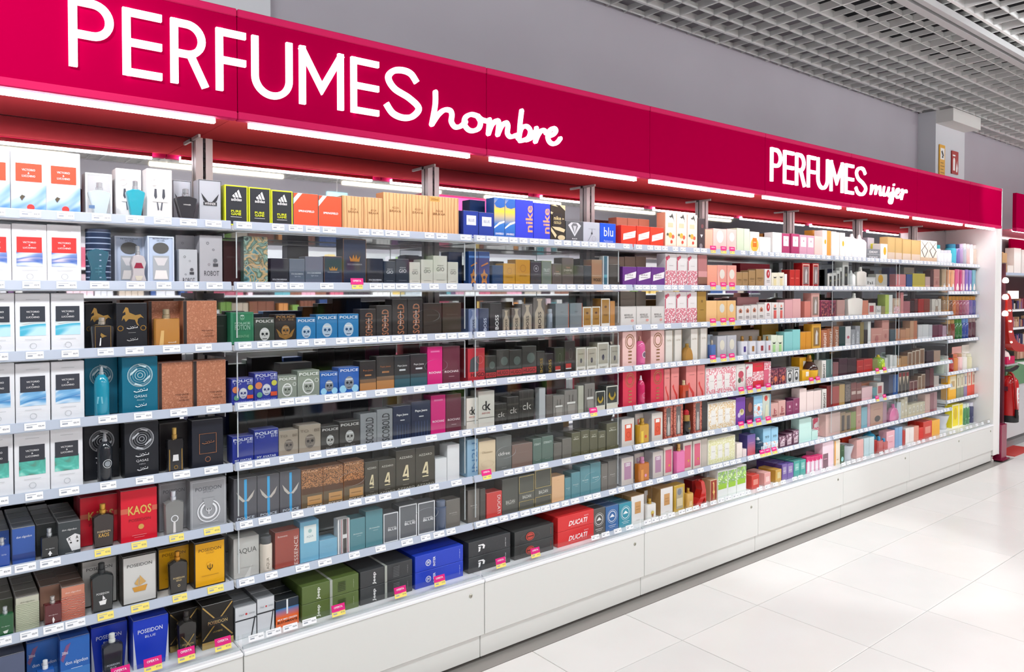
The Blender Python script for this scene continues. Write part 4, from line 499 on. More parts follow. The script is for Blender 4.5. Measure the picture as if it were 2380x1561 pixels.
'bt_cyan': ('cyan tube', 'cyl', '38b4dc', [], {'cap': '2ca4d0'}), 'bt_pinkgem': ('pink glass bottle', 'pear', 'd880a8', [], {'cap': 'c84c94', 'a': .9}),
'm_teal': ('white spray bottle with teal cap', 'can', 'e8eef0', [], {'cap': '38a4ac'}), 'm_white': ('white spray bottle with grey cap', 'can', 'f0f2f4', [('r', 'd0b8c4', .2, .7, .8, .76)], {'cap': 'd4d8e0'}),
'm_aqua': ('aqua spray bottle', 'can', '48b8cc', [], {'cap': '2c7c9c'}), 'm_violet': ('violet spray bottle', 'can', '7c6cac', [], {'cap': '3c3c5c'}), 'm_lilac': ('lilac spray bottle', 'can', 'a890b8', [], {'cap': 'c4b4d0'}), 'm_grey': ('grey spray bottle', 'can', 'a8acb4', [], {'cap': 'd8dadf'}), 'm_red': ('white spray bottle with red pattern', 'can', 'd8b4b0', [('r', 'a8443c', .2, .3, .8, .5)], {'cap': 'e4dcda'}), 'm_orange': ('white spray bottle with orange pattern', 'can', 'd8c8b8', [('r', 'c87848', .2, .3, .8, .5)], {'cap': 'dcd8d4'}),
'm_green': ('green spray bottle', 'can', '4c8a58', [('r', 'a8c8ac', .3, .3, .7, .4)], {'cap': 'd0dcd4'}), 'm_navy': ('navy spray bottle', 'can', '3c4068', [('r', '9c9cb8', .3, .3, .7, .4)], {'cap': 'd4d4e0'}), 'm_blue': ('blue spray bottle', 'can', '2c549c', [('r', '5ca4d8', .2, .36, .8, .5)], {'cap': 'c0ccdc'}),
's_bronze': ('bronze striped bottle', 'can', '6a4428', [('r', 'c89c5c', 0, .6, 1, .7), ('r', '8a3c28', 0, .2, 1, .4)], {'cap': 'c8a468'}), 's_brown': ('reddish brown striped bottle', 'can', '7a3828', [('r', 'b8844c', 0, .6, 1, .7)], {'cap': 'b09458'}), 's_green': ('green striped bottle', 'can', '2c6a34', [('r', '8cbc58', 0, .62, 1, .72), ('r', 'd0dcb8', 0, .4, 1, .46)], {'cap': '4c8a3c'}), 's_blue': ('blue striped bottle', 'can', '28448c', [('r', 'd0c8c8', 0, .4, 1, .46), ('r', '5c84c8', 0, .2, 1, .3)], {'cap': '6c94cc'}), 's_red': ('dark red striped bottle', 'can', '5a3440', [('r', 'b85058', 0, .2, 1, .4)], {'cap': 'a89490'}),
'p_sand': ('sand coloured pouch', 'pouch', 'dcbc98', []), 'p_orange': ('orange pouch', 'pouch', 'e09c6c', []), 'p_apricot': ('apricot pouch', 'pouch', 'e0a47c', []), 'p_pink': ('deep pink pouch', 'pouch', 'd06088', []), 'p_magenta': ('magenta pouch', 'pouch', 'c04878', []), 'p_rose': ('pale rose pouch', 'pouch', 'd4a0b4', []), 'p_violet': ('violet pouch', 'pouch', '8868b4', []), 'p_indigo': ('indigo pouch', 'pouch', '7c74bc', []), 'p_teal': ('teal pouch', 'pouch', '6ca4b4', []),
'c_mint': ('mint tinted bottle', 'can', 'd0dcc8', [], {'cap': '9ca89c'}), 'c_grey': ('pale grey bottle', 'can', 'd4d4cc', [], {'cap': 'b8b4ac'}), 'c_red': ('dark red bottle with black cap', 'can', 'a82420', [], {'cap': '2c2020'}), 'c_orange': ('amber orange bottle', 'can', 'd08850', [], {'cap': 'c87050'}), 'c_pink': ('pink milky bottle', 'can', 'eec4c4', [], {'cap': 'b88c6c'}), 'c_white': ('white milky bottle', 'can', 'e8e4dc', [], {'cap': 'd4ccc0'}), 'c_lemon': ('pale lemon bottle', 'can', 'dcd8b4', [], {'cap': 'd8d4bc'}),
}
for i, (n, c) in enumerate([('light brown', 'a8825c'), ('tan', 'b08450'), ('dark brown', '6a4430'), ('orange brown', 'b06a40'), ('rust', 'a05848'), ('wine', '8c4458'), ('mauve', '94586c'), ('dusty pink', 'a8708c'), ('violet', '74609c'), ('indigo', '5c5c98')]):
    STY['g_%d' % i] = ('%s mist bottle with gold cap' % n, 'can', c, [('r', 'd8c8b0', .15, .4, .85, .62)], {'cap': '~c8964c'})

ITEMS=[
('A',1,[('vl_ski',166,2575,1774,82,185),('vl_ski',252,2575,1774,87,189),('vl_ski',340,2575,1774,88,189),('bt_clear',434,2575,1774,61,107),('sil_frame',442,2625,1774,75,143),('sil_scroll',527,2625,1774,74,165),('bt_turq',534,2575,1774,53,121),('sil_scroll',607,2575,1774,76,166),('bt_black',685,2575,1774,67,109),('winner',688,2625,1774,57,143),('winner',764,2575,1774,73,146),]),
('A',2,[('vl_street',166,2575,1568,83,173),('vl_street',252,2575,1568,86,176),('vl_street',340,2575,1568,88,178),('bt_torso',427,2575,1568,60,142),('tin_navy',432,2625,1568,69,167),('retro',527,2625,1568,86,156),('bt_gem',539,2575,1568,45,123),('retro',609,2575,1568,80,157),('robot_s',693,2575,1568,58,117),('robot',700,2635,1568,61,167),('robot',766,2575,1568,74,166),]),
('A',3,[('vl_cove',172,2575,1364,82,178),('vl_cove',258,2575,1364,86,177),('vl_cove',347,2575,1364,86,177),('horse',441,2625,1364,81,144),('bt_horse',437,2575,1364,63,103),('horse',522,2575,1364,89,146),('croc',630,2625,1364,98,151),('bt_amber',622,2575,1364,76,126),('croc',729,2575,1364,108,152),]),
('A',4,[('vl_wave',170,2575,1157,82,183),('vl_wave',256,2575,1157,86,179),('vl_wave',345,2575,1157,86,179),('qasas_teal',445,2635,1157,92,182),('bt_aqua',435,2575,1157,43,159),('qasas_teal',544,2575,1157,104,182),('croc2',650,2575,1157,106,158),('croc2',758,2575,1157,106,158),]),
('A',5,[('vl_lagoon',164,2575,953,82,186),('vl_lagoon',252,2575,953,88,181),('vl_lagoon',340,2575,953,84,181),('qasas_blk',444,2635,953,99,172),('bt_blkcyl',442,2575,953,44,154),('qasas_blk',547,2575,953,100,177),('plain_blk',657,2625,953,93,156),('bt_gold_blk',643,2575,953,51,149),('copper_frame',750,2575,953,102,163),]),
('A',6,[('da_blue',168,2615,750,57,96,{'n':5}),('bt_dablue',175,2575,750,36,90),('da_blue',228,2575,750,58,106,{'n':6}),('da_slate',290,2615,750,55,95,{'n':5}),('bt_dablack',291,2575,750,44,93),('da_cards',344,2575,750,59,100,{'n':6}),('kaos',435,2625,750,111,152,{'n':1}),('bt_kaos',433,2575,750,59,140),('kaos',537,2575,750,107,166,{'n':1}),('pos_grey',654,2625,750,94,160),('bt_posclear',638,2575,750,60,145),('pos_grey',751,2575,750,118,164),]),
('A',7,[('da_olive',171,2615,552,64,91,{'n':5}),('bt_dagreen',180,2575,552,39,87),('da_sage',235,2575,552,59,99,{'n':6}),('da_brown',296,2615,552,53,103,{'n':5}),('bt_dared',297,2575,552,45,86),('da_coral',352,2575,552,63,100,{'n':6}),('pos_white',433,2635,552,102,149),('bt_posblk',428,2575,552,62,155),('pos_white',537,2575,552,102,154),('pos_yellow',655,2635,552,102,140),('bt_posgold',649,2575,552,57,142),('pos_yellow',754,2575,552,102,152),]),
('A',8,[('da_steel',189,2560,345,73,151,{'n':2}),('da_azure',275,2610,345,82,150,{'n':1}),('bt_azure',276,2560,345,45,109),('da_azure',353,2560,345,79,155,{'n':2}),('pos_blue',455,2610,345,103,146),('bt_posblue',454,2560,345,58,136),('pos_blue',565,2560,345,105,155,{'n':1}),('pos_goldx',678,2610,345,90,131),('bt_goldx',674,2560,345,58,145),('pos_goldx',773,2560,345,104,146,{'n':1}),]),
('B',1,[('sport_yel',851,2575,1774,78,136),('sport_yel',932,2575,1774,77,135),('sport_yel',1012,2575,1774,78,132),('orange_corner',1101,2575,1774,95,129),('orange_corner',1196,2575,1774,93,127),('wood',1288,2575,1774,86,134),('wood',1374,2575,1774,83,135),('wood',1470,2575,1774,103,161),('wood',1573,2575,1774,100,162),('wood200',1700,2575,1774,150,163),]),
('B',2,[('#3a1c1e',845,2605,1568,59,153),('tropic',917,2575,1568,84,170),('dg_dark',1002,2575,1568,66,96),('dg_blue',1067,2575,1568,58,96),('dg_blue',1132,2575,1568,69,106),('crown_navy',1207,2575,1568,74,109),('crown_navy',1295,2575,1568,96,178),('dg_dark',1382,2575,1568,70,106),('gio_navy',1446,2575,1568,52,97),('gio_navy',1504,2575,1568,60,107),('gio_cream',1561,2575,1568,50,96),('gio_cream',1619,2575,1568,57,108),('gio_cream',1683,2575,1568,68,125),('gio_cream',1747,2575,1568,52,101),('#1c3f78',1820,2665,1568,72,149),]),
('B',3,[('#14241c',796,2605,1364,60,101),('potion',868,2575,1364,80,111),('skull_green',946,2575,1364,72,89),('skull_gold',1022,2575,1364,77,100),('skull_blue',1100,2575,1364,74,87),('skull_blue',1181,2575,1364,84,97),('skull_blue',1268,2575,1364,85,97),('isobold',1350,2575,1364,69,114),('isobold',1421,2575,1364,68,127),('isobold',1491,2575,1364,68,151),('isobold',1562,2575,1364,70,152),('#3a322c',1645,2575,1364,89,133),('#3f372d',1741,2575,1364,94,134),]),
('B',4,[('toon_blue',868,2575,1157,76,88),('toon_blue',950,2575,1157,83,103),('skull_sage',1028,2575,1157,71,86),('#3c3c3e',1110,2695,1157,126,119),('skull_sage',1108,2575,1157,85,100),('skull_ice',1188,2575,1157,72,89),('skull_ice',1269,2575,1157,84,101),('pepe_or',1349,2575,1157,70,120),('pepe_or',1425,2575,1157,78,134),('pepe_teal',1501,2575,1157,71,132),('pepe_teal',1578,2575,1157,79,134),('rochas_pink',1656,2575,1157,73,161),('rochas_maroon',1738,2575,1157,87,159),]),
('B',5,[('avatar',868,2575,953,73,92),('avatar',950,2575,953,87,107),('skull_tan',1031,2575,953,72,93),('skull_tan',1112,2575,953,84,104),('skull_dark',1191,2575,953,71,89),('skull_dark',1271,2575,953,84,100),('scobold',1351,2575,953,70,120),('scobold',1422,2575,953,69,130),('pepe_navy',1500,2575,953,82,135),('pepe_navy',1588,2575,953,90,146),('rochas_pink',1672,2575,953,72,163),('rochas_maroon',1749,2575,953,77,161),]),
('B',6,[('wing_grey',875,2575,750,80,148),('wing_grey',956,2575,750,79,147),('wing_grey',1037,2575,750,79,148),('leopard',1120,2575,750,83,143),('leopard',1203,2575,750,80,143),('leopard',1288,2575,750,84,147),('azz',1363,2575,750,58,134),('azz',1432,2575,750,76,132),('azz',1516,2575,750,89,159),('azz',1608,2575,750,92,158),('#dfe0e2',1685,2575,750,58,101),('#e2e2e4',1747,2575,750,62,150),]),
('B',7,[('aqua',877,2575,552,88,139),('can_aqua',945,2575,552,44,130),('terracotta',1024,2575,552,90,131),('sky_label',1108,2575,552,73,150),('#7fb4cf',1182,2575,552,72,67),('stripe_rw',1245,2575,552,49,131),('teal_plain',1303,2575,552,64,122),('teal_plain',1374,2575,552,74,140),('greyblue',1447,2575,552,66,116),('greyblue',1526,2575,552,83,134),('greyblue',1613,2575,552,82,131),('can_blue',1682,2575,552,50,125),('taupe',1745,2575,552,72,116),]),
('B',8,[('swiss',868,2560,345,74,112,{'n':2}),('swiss',938,2560,345,62,123,{'n':2}),('origin',1016,2560,345,86,97,{'n':2}),('gb_green',1178,2560,345,226,64),('gb_green',1178,2560,410,226,64),('gb_black',1412,2560,345,230,64),('gb_black',1412,2560,410,230,64),('gb_blue',1658,2560,345,235,66),('gb_blue',1658,2560,412,235,66),]),
('C',1,[('navy_label',1839,2575,1774,79,115),('navy_label',1921,2575,1774,81,113),('#1f3763',1947,2675,1774,85,178),('bluyel',1992,2575,1774,58,183),('bluyel',2052,2575,1774,58,183),('nk_blue',2136,2575,1774,105,184),('nk_blue',2241,2575,1774,101,177),('nk_gold',2340,2575,1774,92,177),('diamond',2447,2575,1774,113,106),('arc_silver',2562,2575,1774,112,108),('blu',2677,2575,1774,110,109),]),
('C',2,[('star_navy',1852,2575,1568,50,149),('star_navy',1909,2575,1568,59,150),('#27456b',1983,2575,1568,59,92),('gold_seal',2049,2575,1568,67,102),('gold_seal',2127,2575,1568,85,121),('char_seal',2205,2575,1568,64,112),('greygreen',2269,2575,1568,60,119),('herm',2335,2575,1568,60,107),('herm',2404,2575,1568,74,137),('#46413e',2476,2575,1568,65,101),('#33373a',2536,2575,1568,51,102),('woodbrown',2599,2575,1568,71,133),('tealstrip',2662,2575,1568,39,153),('#46403c',2725,2575,1568,76,112),]),
('C',3,[('boss_blue',1853,2575,1364,53,107),('boss_navy',1908,2575,1364,53,108),('boss_black',1973,2575,1364,65,130),('boss_bot',2030,2575,1364,42,101),('boss_bot',2089,2575,1364,53,107),('boss_bot',2153,2575,1364,61,124),('boss_bot',2226,2575,1364,74,153),('can_grey',2280,2575,1364,29,100),('steel_or',2368,2575,1364,84,124),('steel_or',2459,2575,1364,80,125),('goldwhite',2532,2575,1364,59,106),('goldwhite',2593,2575,1364,58,107),('goldwhite',2659,2575,1364,62,146),('#c98a4a',2711,2575,1364,34,133),]),
('C',4,[('hugo_red',1867,2575,1157,90,144),('hugo_blk',1945,2575,1157,59,107),('hugo_blk',2012,2575,1157,71,130),('hugo_blk',2085,2575,1157,71,126),('hugo_blk',2165,2575,1157,85,139),('blk_goldtext',2235,2575,1157,47,112),('blk_goldtext',2288,2575,1157,52,99),('blk_redlab',2349,2575,1157,63,124),('blk_redlab',2418,2575,1157,69,152),('phantom',2491,2575,1157,64,117),('phantom',2564,2575,1157,71,115),('phantom',2643,2575,1157,80,135),('phantom',2726,2575,1157,72,117),]),
('C',5,[('ck_cream',1845,2575,953,61,135),('ck_cream',1921,2575,953,88,159),('ck_black',2001,2575,953,66,96),('ck_black',2070,2575,953,67,120),('ck_black',2149,2575,953,87,143),('#b9bbbd',2244,2575,953,38,146),('#6a625c',2288,2575,953,41,109),('strapgrey',2347,2575,953,71,102),('strapgrey',2426,2575,953,84,120),('#b9b7a6',2492,2575,953,36,136),('strapgrey',2552,2575,953,70,142),('bull',2624,2575,953,67,99),('bull',2708,2575,953,82,119),]),
('C',6,[('ckin',1847,2575,750,58,159),('obs',1925,2575,750,91,144),('ckfree',2018,2575,750,87,152),('#7d685f',2124,2575,750,120,105),('etern',2214,2575,750,53,117),('etern',2277,2575,750,70,120),('#6b6760',2341,2575,750,51,80),('#6e6a62',2400,2575,750,60,94),('guess',2460,2575,750,57,115),('guess',2521,2575,750,57,119),('guess',2580,2575,750,55,112),('guess',2637,2575,750,53,101),('guess',2713,2575,750,85,134),]),
('C',7,[('taupe',1852,2575,552,62,139),('#55524e',1901,2575,552,29,134),('duc_v',1964,2575,552,85,110),('bald',2054,2575,552,91,156),('bald_gold',2149,2575,552,93,156),('bald_gold',2249,2575,552,102,171),('peachbox',2344,2575,552,80,121),('teal_plain',2407,2575,552,39,102),('teal_plain',2458,2575,552,58,121),('teal_plain',2522,2575,552,66,142),('teal_plain',2593,2575,552,73,148),('taupe',2656,2575,552,46,133),('taupe',2713,2575,552,64,140),]),
('C',8,[('gb_juve',1917,2560,345,227,66),('gb_juve',1917,2560,412,227,66),('gb_rings',2171,2560,345,233,62),('gb_rings',2171,2560,408,233,62),('gb_duc',2433,2560,345,237,70),('gb_duc',2433,2560,416,237,70),('seal_grey',2602,2560,345,88,129,{'n':2}),('seal_blue',2695,2560,345,92,127,{'n':2}),('seal_teal',2793,2560,345,96,124,{'n':2}),]),
('D',1,[('red_band',2827,2575,1774,113,107),('#b9715a',2874,2665,1774,82,157),('red_band',2938,2575,1774,102,109),('#b9715a',2960,2665,1774,84,158),('red_band',3046,2575,1774,109,109),('#b9715a',3047,2665,1774,85,159),('humming',3159,2575,1774,92,195),('humming',3252,2575,1774,90,196),('humming',3344,2575,1774,88,195),('darkfloral',3426,2575,1774,60,180),]),
('D',2,[('purple_band',2836,2575,1568,104,103),('#a8927e',2846,2675,1568,116,158),('purple_band',2946,2575,1568,110,104),('#a8927e',2949,2675,1568,84,161),('#a08a76',3035,2675,1568,82,164),('purple_band',3057,2575,1568,109,105),('redbloom',3161,2575,1568,92,180),('redbloom',3254,2575,1568,90,181),('redbloom',3346,2575,1568,88,182),('rosebrown',3438,2575,1568,81,181),]),
('D',3,[('white_band',2827,2575,1364,118,104),('#8e867c',2933,2675,1364,115,180),('white_band',2944,2575,1364,112,104),('#8a8278',3037,2675,1364,79,180),('white_band',3055,2575,1364,106,103),('redbloom',3156,2575,1364,92,179),('redbloom',3250,2575,1364,90,179),('redbloom',3343,2575,1364,91,179),('goldtall',3433,2575,1364,78,180),]),
('D',4,[('pink_oud',2836,2575,1157,105,182),('bt_pink',2921,2575,1157,57,156),('#d39c98',2988,2635,1157,59,179),('pink_oud',3055,2575,1157,109,181),('whitegold',3153,2575,1157,61,178),('whitegold',3229,2575,1157,61,179),('bt_amberpear',3295,2575,1157,69,101),('whitegold',3370,2575,1157,65,179),('#c9bda6',3376,2635,1157,59,174),('whitegold',3455,2575,1157,61,180),]),
('D',5,[('red_oud',2838,2575,953,103,181),('bt_magenta',2922,2575,953,44,155),('#a01432',2988,2635,953,58,169),('red_oud',3054,2575,953,104,180),('leg_pink',3134,2575,953,47,174),('leg_pink',3201,2575,953,67,177),('bt_orange',3267,2575,953,55,104),('leg_pink',3341,2575,953,91,178),('leg_pink',3429,2575,953,69,177),]),
('D',6,[('redlab',2827,2575,750,94,143),('bt_yellow',2927,2575,750,77,136),('redlab',2988,2635,750,82,146),('redlab',3055,2575,750,88,150),('lipsframe',3146,2575,750,73,176),('lipsframe',3230,2575,750,79,178),('bt_lipstick',3302,2575,750,55,142),('lipsframe',3399,2575,750,76,180),('#3d3b3c',3465,2575,750,49,178),]),
('D',7,[('mauvelab',2824,2575,552,91,142),('bt_orange2',2928,2575,552,82,131),('mauvelab',2981,2635,552,77,132),('mauvelab',3062,2575,552,83,140),('pinklab',3147,2575,552,73,153),('bt_pinkflask',3226,2575,552,73,161),('pinklab',3279,2635,552,39,142),('pinklab',3312,2575,552,78,156),('pinklab',3397,2575,552,74,155),('#bfb6ac',3463,2575,552,53,156),]),
('D',8,[('goldlab',2885,2560,345,99,145,{'n':1}),('bt_white',2981,2560,345,73,112),('goldlab',3076,2650,345,74,124),('goldlab',3117,2560,345,101,147,{'n':1}),('goldstreak',3223,2560,345,90,144),('bt_gold',3304,2560,345,55,113),('bt_redheel',3405,2560,345,98,140),('#8a1a1c',3520,2650,345,137,110),('llama',3530,2560,345,63,123),('greenleaf',3617,2560,345,95,163),('greenleaf',3710,2560,345,83,160),('greenleaf',3804,2560,345,95,165),]),
('E',1,[('#f0b9a0',3496,2575,1774,69,121),('roundlab_p',3598,2575,1774,127,130),('roundlab_p',3712,2575,1774,93,134),('#d5e3c6',3798,2575,1774,68,144),('#dce8d0',3864,2575,1774,58,144),('sunflower',3945,2575,1774,98,130),('#f4efe8',4058,2575,1774,118,103),('#f1f3f0',4192,2575,1774,102,138),('magwhite',4289,2575,1774,87,137),('magwhite',4401,2575,1774,93,140),('mauvewhite',4497,2575,1774,89,137),('mauvewhite',4588,2575,1774,88,137),('#f2cfc4',4686,2575,1774,98,137),('orangedot',4768,2575,1774,58,181),('#f0b04a',4817,2655,1774,129,187),('#eea24a',4824,2575,1774,48,181),('orangedot',4890,2575,1774,66,179),('orangedot',4947,2575,1774,37,176),]),
('E',2,[('#f0a58c',3528,2575,1568,91,126),('roundlab_c',3620,2575,1568,90,128),('roundlab_c',3715,2575,1568,92,129),('bronze_t',3791,2575,1568,56,90),('bronze_t',3851,2575,1568,58,91),('bronze_t',3921,2575,1568,67,103),('#8c1f30',4108,2675,1568,324,150),('bronze_t',4005,2575,1568,84,112),('reddrop',4092,2575,1568,72,114),('creammask',4168,2575,1568,70,92),('creammask',4239,2575,1568,68,95),('#eef0ee',4292,2575,1568,30,86),('red_s',4366,2575,1568,56,115),('red_s',4428,2575,1568,57,116),('redwin',4532,2575,1568,98,162),('redwin',4654,2575,1568,80,163),('#2a2528',4735,2575,1568,63,121),('#4c4f50',4790,2575,1568,27,127),]),
('E',3,[('#ecbe85',3523,2575,1364,98,128),('roundlab_g',3621,2575,1364,92,127),('roundlab_g',3714,2575,1364,86,127),('droplab',3803,2575,1364,71,93),('droplab',3876,2575,1364,67,94),('droplab',3947,2575,1364,67,98),('#c58f90',4032,2675,1364,231,145),('droplab',4021,2575,1364,71,101),('reddrop',4095,2575,1364,70,112),('coralmask',4171,2575,1364,72,111),('coralmask',4242,2575,1364,63,110),('#d9a3a6',4329,2575,1364,91,126),('#dca8a8',4424,2575,1364,94,132),('#cf7f72',4556,2575,1364,74,115),('rosewin',4654,2575,1364,103,168),('magfloral',4777,2575,1364,107,120),('magfloral',4879,2575,1364,89,117),]),
('E',4,[('bt_bluesm',3513,2575,1157,43,112),('#a9b7c6',3580,2625,1157,49,136),('roundlab_v',3624,2575,1157,89,129),('roundlab_v',3719,2575,1157,92,129),('#ada49c',3940,2675,1157,433,143),('bt_wviolet',3814,2575,1157,65,122),('bt_wochre',3900,2575,1157,67,119),('bt_wred',3994,2575,1157,75,115),('bt_wrose',4074,2575,1157,50,112),('greenmask',4164,2575,1157,66,114),('#8a6a1e',4280,2675,1157,191,187),('greenmask',4233,2575,1157,66,109),('#86c4c4',4329,2575,1157,97,129),('#86c8c6',4424,2575,1157,89,140),('#cf8d2c',4504,2575,1157,64,121),('#cf8d2c',4571,2575,1157,64,121),('goldwin',4670,2575,1157,117,169),('bright_br',4773,2575,1157,76,124),('bright_br',4852,2575,1157,73,132),('bright_br',4931,2575,1157,75,144),]),
('E',5,[('trio_red',3618,2575,953,294,155),('rosewhite',3812,2575,953,86,156),('redbloom',3898,2575,953,73,152),('redgold',3994,2575,953,113,156),('pinkbloom',4092,2575,953,74,156),('burg',4174,2575,953,86,108),('burg',4262,2575,953,84,108),('#5e6160',4400,2685,953,182,160),('bwmask',4347,2575,953,77,93),('bwmask',4426,2575,953,73,99),('yellowlab',4540,2575,953,89,74),('yellowlab',4593,2625,953,86,150),('bt_dome',4643,2575,953,115,166),('bright_w',4773,2575,953,53,123),]),
('E',6,[('trio_gold',3628,2575,750,270,153),('violetdaf',3813,2575,750,93,162),('darkface',3904,2575,750,80,152),('skyfloral',3994,2575,750,92,155),('palefloral',4087,2575,750,87,156),('roselove',4175,2575,750,81,92),('roselove',4260,2575,750,81,102),('#8c847e',4405,2675,750,219,151),('plumlab',4349,2575,750,81,90),('plumlab',4428,2575,750,73,102),('#ead7d2',4510,2575,750,83,156),('#ead7d2',4598,2575,750,83,132),('#e8d5d0',4689,2575,750,94,128),('bright_w',4781,2575,750,56,131),]),
('E',7,[('trio_green',3627,2575,552,264,144),('#efe3dc',3804,2575,552,55,88),('#e8d8d6',3856,2575,552,40,45),('duskbox',3924,2575,552,83,125),('bt_teal',4011,2575,552,71,95),('#5a7e96',4042,2635,552,79,135),('sky99',4092,2575,552,85,143),('sky99',4178,2575,552,79,137),('plumlab2',4266,2575,552,80,71),('plumlab2',4346,2575,552,77,81),('plumlab2',4424,2575,552,73,92),('#bfe0d8',4541,2575,552,151,156),('#bfe0d8',4662,2575,552,78,60),('redbloom',4806,2625,552,174,127),]),
('E',8,[('red_l',3948,2560,345,78,84,{'n':1}),('pink_l',4078,2560,345,67,79,{'n':1}),('gold_l',4200,2560,345,66,79,{'n':1}),('violet_l',4270,2560,345,58,102,{'n':2}),('violet_l',4337,2560,345,72,98,{'n':2}),('teal_l',4414,2560,345,73,103,{'n':2}),('teal_l',4488,2560,345,69,100,{'n':2}),('pinktube',4556,2560,345,49,107),('pinktube',4608,2560,345,51,102),('pinktube',4660,2560,345,49,99),('pinktube',4710,2560,345,47,100),('#f0a2c0',4775,2560,345,72,101,{'n':1}),('orangecream',4932,2560,345,77,169),('#f3e6ec',4938,2600,345,54,150),('greendisc',5004,2560,345,55,126),]),
('F',1,[('bt_wcan',4908,2575,1774,105,177),('orangedot',5008,2575,1774,68,176),('#f6f6f2',5087,2575,1774,78,151),('bt_wcan',5185,2575,1774,99,178),('bt_wcan',5297,2575,1774,102,176),('greylet',5463,2575,1774,201,80),('#b8b6c0',5589,2655,1774,102,172),('orangedot',5629,2575,1774,108,123),('#e6e04a',5628,2625,1774,86,127),('goldfold',5746,2575,1774,124,180),('goldfold',5869,2575,1774,116,180),]),
('F',2,[('#2c2629',4731,2575,1568,70,121),('thinwb',4844,2575,1568,59,97),('thinwb',4902,2575,1568,44,103),('thinwb',4948,2575,1568,39,119),('thinwb',4988,2575,1568,34,140),('thinwb',5055,2575,1568,84,182),('bt_wcan',5145,2575,1568,62,123),('bt_wbig',5251,2575,1568,138,150),('whitelet',5416,2575,1568,166,79),('yellowdot',5595,2575,1568,179,103),]),
('F',3,[('#c79a92',4994,2575,1364,108,120),('bt_wbig',5163,2575,1364,214,167),('#d88a70',5339,2575,1364,103,114),('redwhite',5451,2575,1364,106,94),('whitelet',5550,2575,1364,79,72),('#9a8a62',5627,2575,1364,60,68),('#54382f',5737,2675,1364,272,122),('#b7c862',5688,2575,1364,58,155),]),
('F',4,[('#24403f',5015,2575,1157,88,140),('whitepink',5099,2575,1157,75,140),('maskgrey',5170,2575,1157,60,115),('maskgrey',5237,2575,1157,68,139),('#8a7a4a',5301,2575,1157,53,166),('#37322f',5358,2575,1157,52,109),('#e8e8e4',5411,2575,1157,44,166),('rosebox',5525,2575,1157,168,114),('rosebox',5666,2575,1157,111,170),]),
('F',5,[('#5e7b78',4846,2575,953,82,125),('#8f5a5c',4929,2575,953,76,101),('#4a2a34',5032,2575,953,114,122),('#3c2229',5157,2575,953,131,115),('red_s',5277,2575,953,97,95),('red_s',5396,2575,953,130,98),('#8f8d4c',5507,2575,953,79,87),('bt_lime',5599,2575,953,92,115),('#d8d8d2',5686,2575,953,44,88),]),
('F',6,[('#7c2c2c',4852,2575,750,73,149),('#a83632',4936,2575,750,89,137),('#b9975c',5021,2575,750,75,145),('blacklace',5102,2575,750,80,154),('brownlet',5185,2575,750,76,143),('brownlet',5264,2575,750,76,136),('#eec2c6',5387,2575,750,158,95),('#d96f2a',5590,2655,750,241,106),('#5c98a0',5504,2575,750,64,81),('redwhite',5593,2575,750,101,111),]),
('F',7,[('#d9b8b0',4901,2575,552,195,152),('tanbrown',5036,2575,552,68,144),('tanbrown',5111,2575,552,75,135),('#8a9a52',5187,2575,552,71,133),('rosebox',5265,2575,552,70,177),('#86bccb',5348,2575,552,85,148),('#d8a4b0',5417,2575,552,41,169),('kissbox',5539,2575,552,192,162),('#b48a9a',5669,2575,552,62,156),]),
('F',8,[('#f0d6de',4809,2560,345,144,176),('orangecream',4964,2580,345,77,167),('greendisc',5035,2580,345,45,119),('bt_cup',5127,2560,345,136,108),('#e2482c',5263,2660,345,134,153),('#e6b4ae',5258,2560,345,100,133),('#bfd8dc',5355,2560,345,75,132),('#c6dde0',5434,2560,345,73,129),('#a8322e',5494,2560,345,31,101),('bt_capblue',5551,2560,345,73,120),('bt_cyan',5634,2640,345,97,143),('bt_capblue',5629,2560,345,72,97),('pinktall',5735,2560,345,134,139),('#7fa6cc',5837,2560,345,55,152),('#86b0d4',5900,2560,345,62,151),]),
('G',1,[('goldfold',6007,2575,1774,153,175),('goldfold',6171,2575,1774,167,173),('lattice',6332,2575,1774,143,180),('lattice',6488,2575,1774,155,181),]),
('G',2,[('#4c4f70',5883,2625,1568,104,159),('#dd8a8c',5914,2575,1568,165,107),('#3f5c94',6063,2575,1568,99,109),('#cdb94e',6232,2575,1568,226,117),('#cfc8c0',6266,2665,1568,185,168),('#d8b4ae',6398,2575,1568,89,93),('#5c3a38',6479,2575,1568,59,146),('rosebox',6570,2575,1568,111,158),]),
('G',3,[('#e6e6e0',5747,2575,1364,57,153),('tanfloral',5846,2575,1364,129,126),('#d68a88',5939,2575,1364,47,171),('#b06a70',6023,2575,1364,111,102),('#3c2220',6122,2575,1364,71,101),('#5a2a26',6188,2575,1364,56,114),('#a82820',6277,2575,1364,101,118),('#8a3a28',6386,2575,1364,109,119),('creamdeco',6574,2575,1364,175,115),]),
('G',4,[('#4a5a60',5787,2575,1157,90,95),('#b4826a',5873,2575,1157,67,98),('#c08a68',5959,2575,1157,91,89),('#c8946e',6043,2575,1157,70,97),('#c89a78',6116,2575,1157,64,153),('#c07a58',6181,2575,1157,58,152),('#d8d6d6',6269,2575,1157,80,116),('#dcdcdc',6369,2575,1157,113,116),('#cfcfd2',6464,2575,1157,62,112),('#6a2c40',6555,2575,1157,110,105),('#7a3a50',6658,2575,1157,79,106),('#c0a0b0',6740,2575,1157,78,95),]),
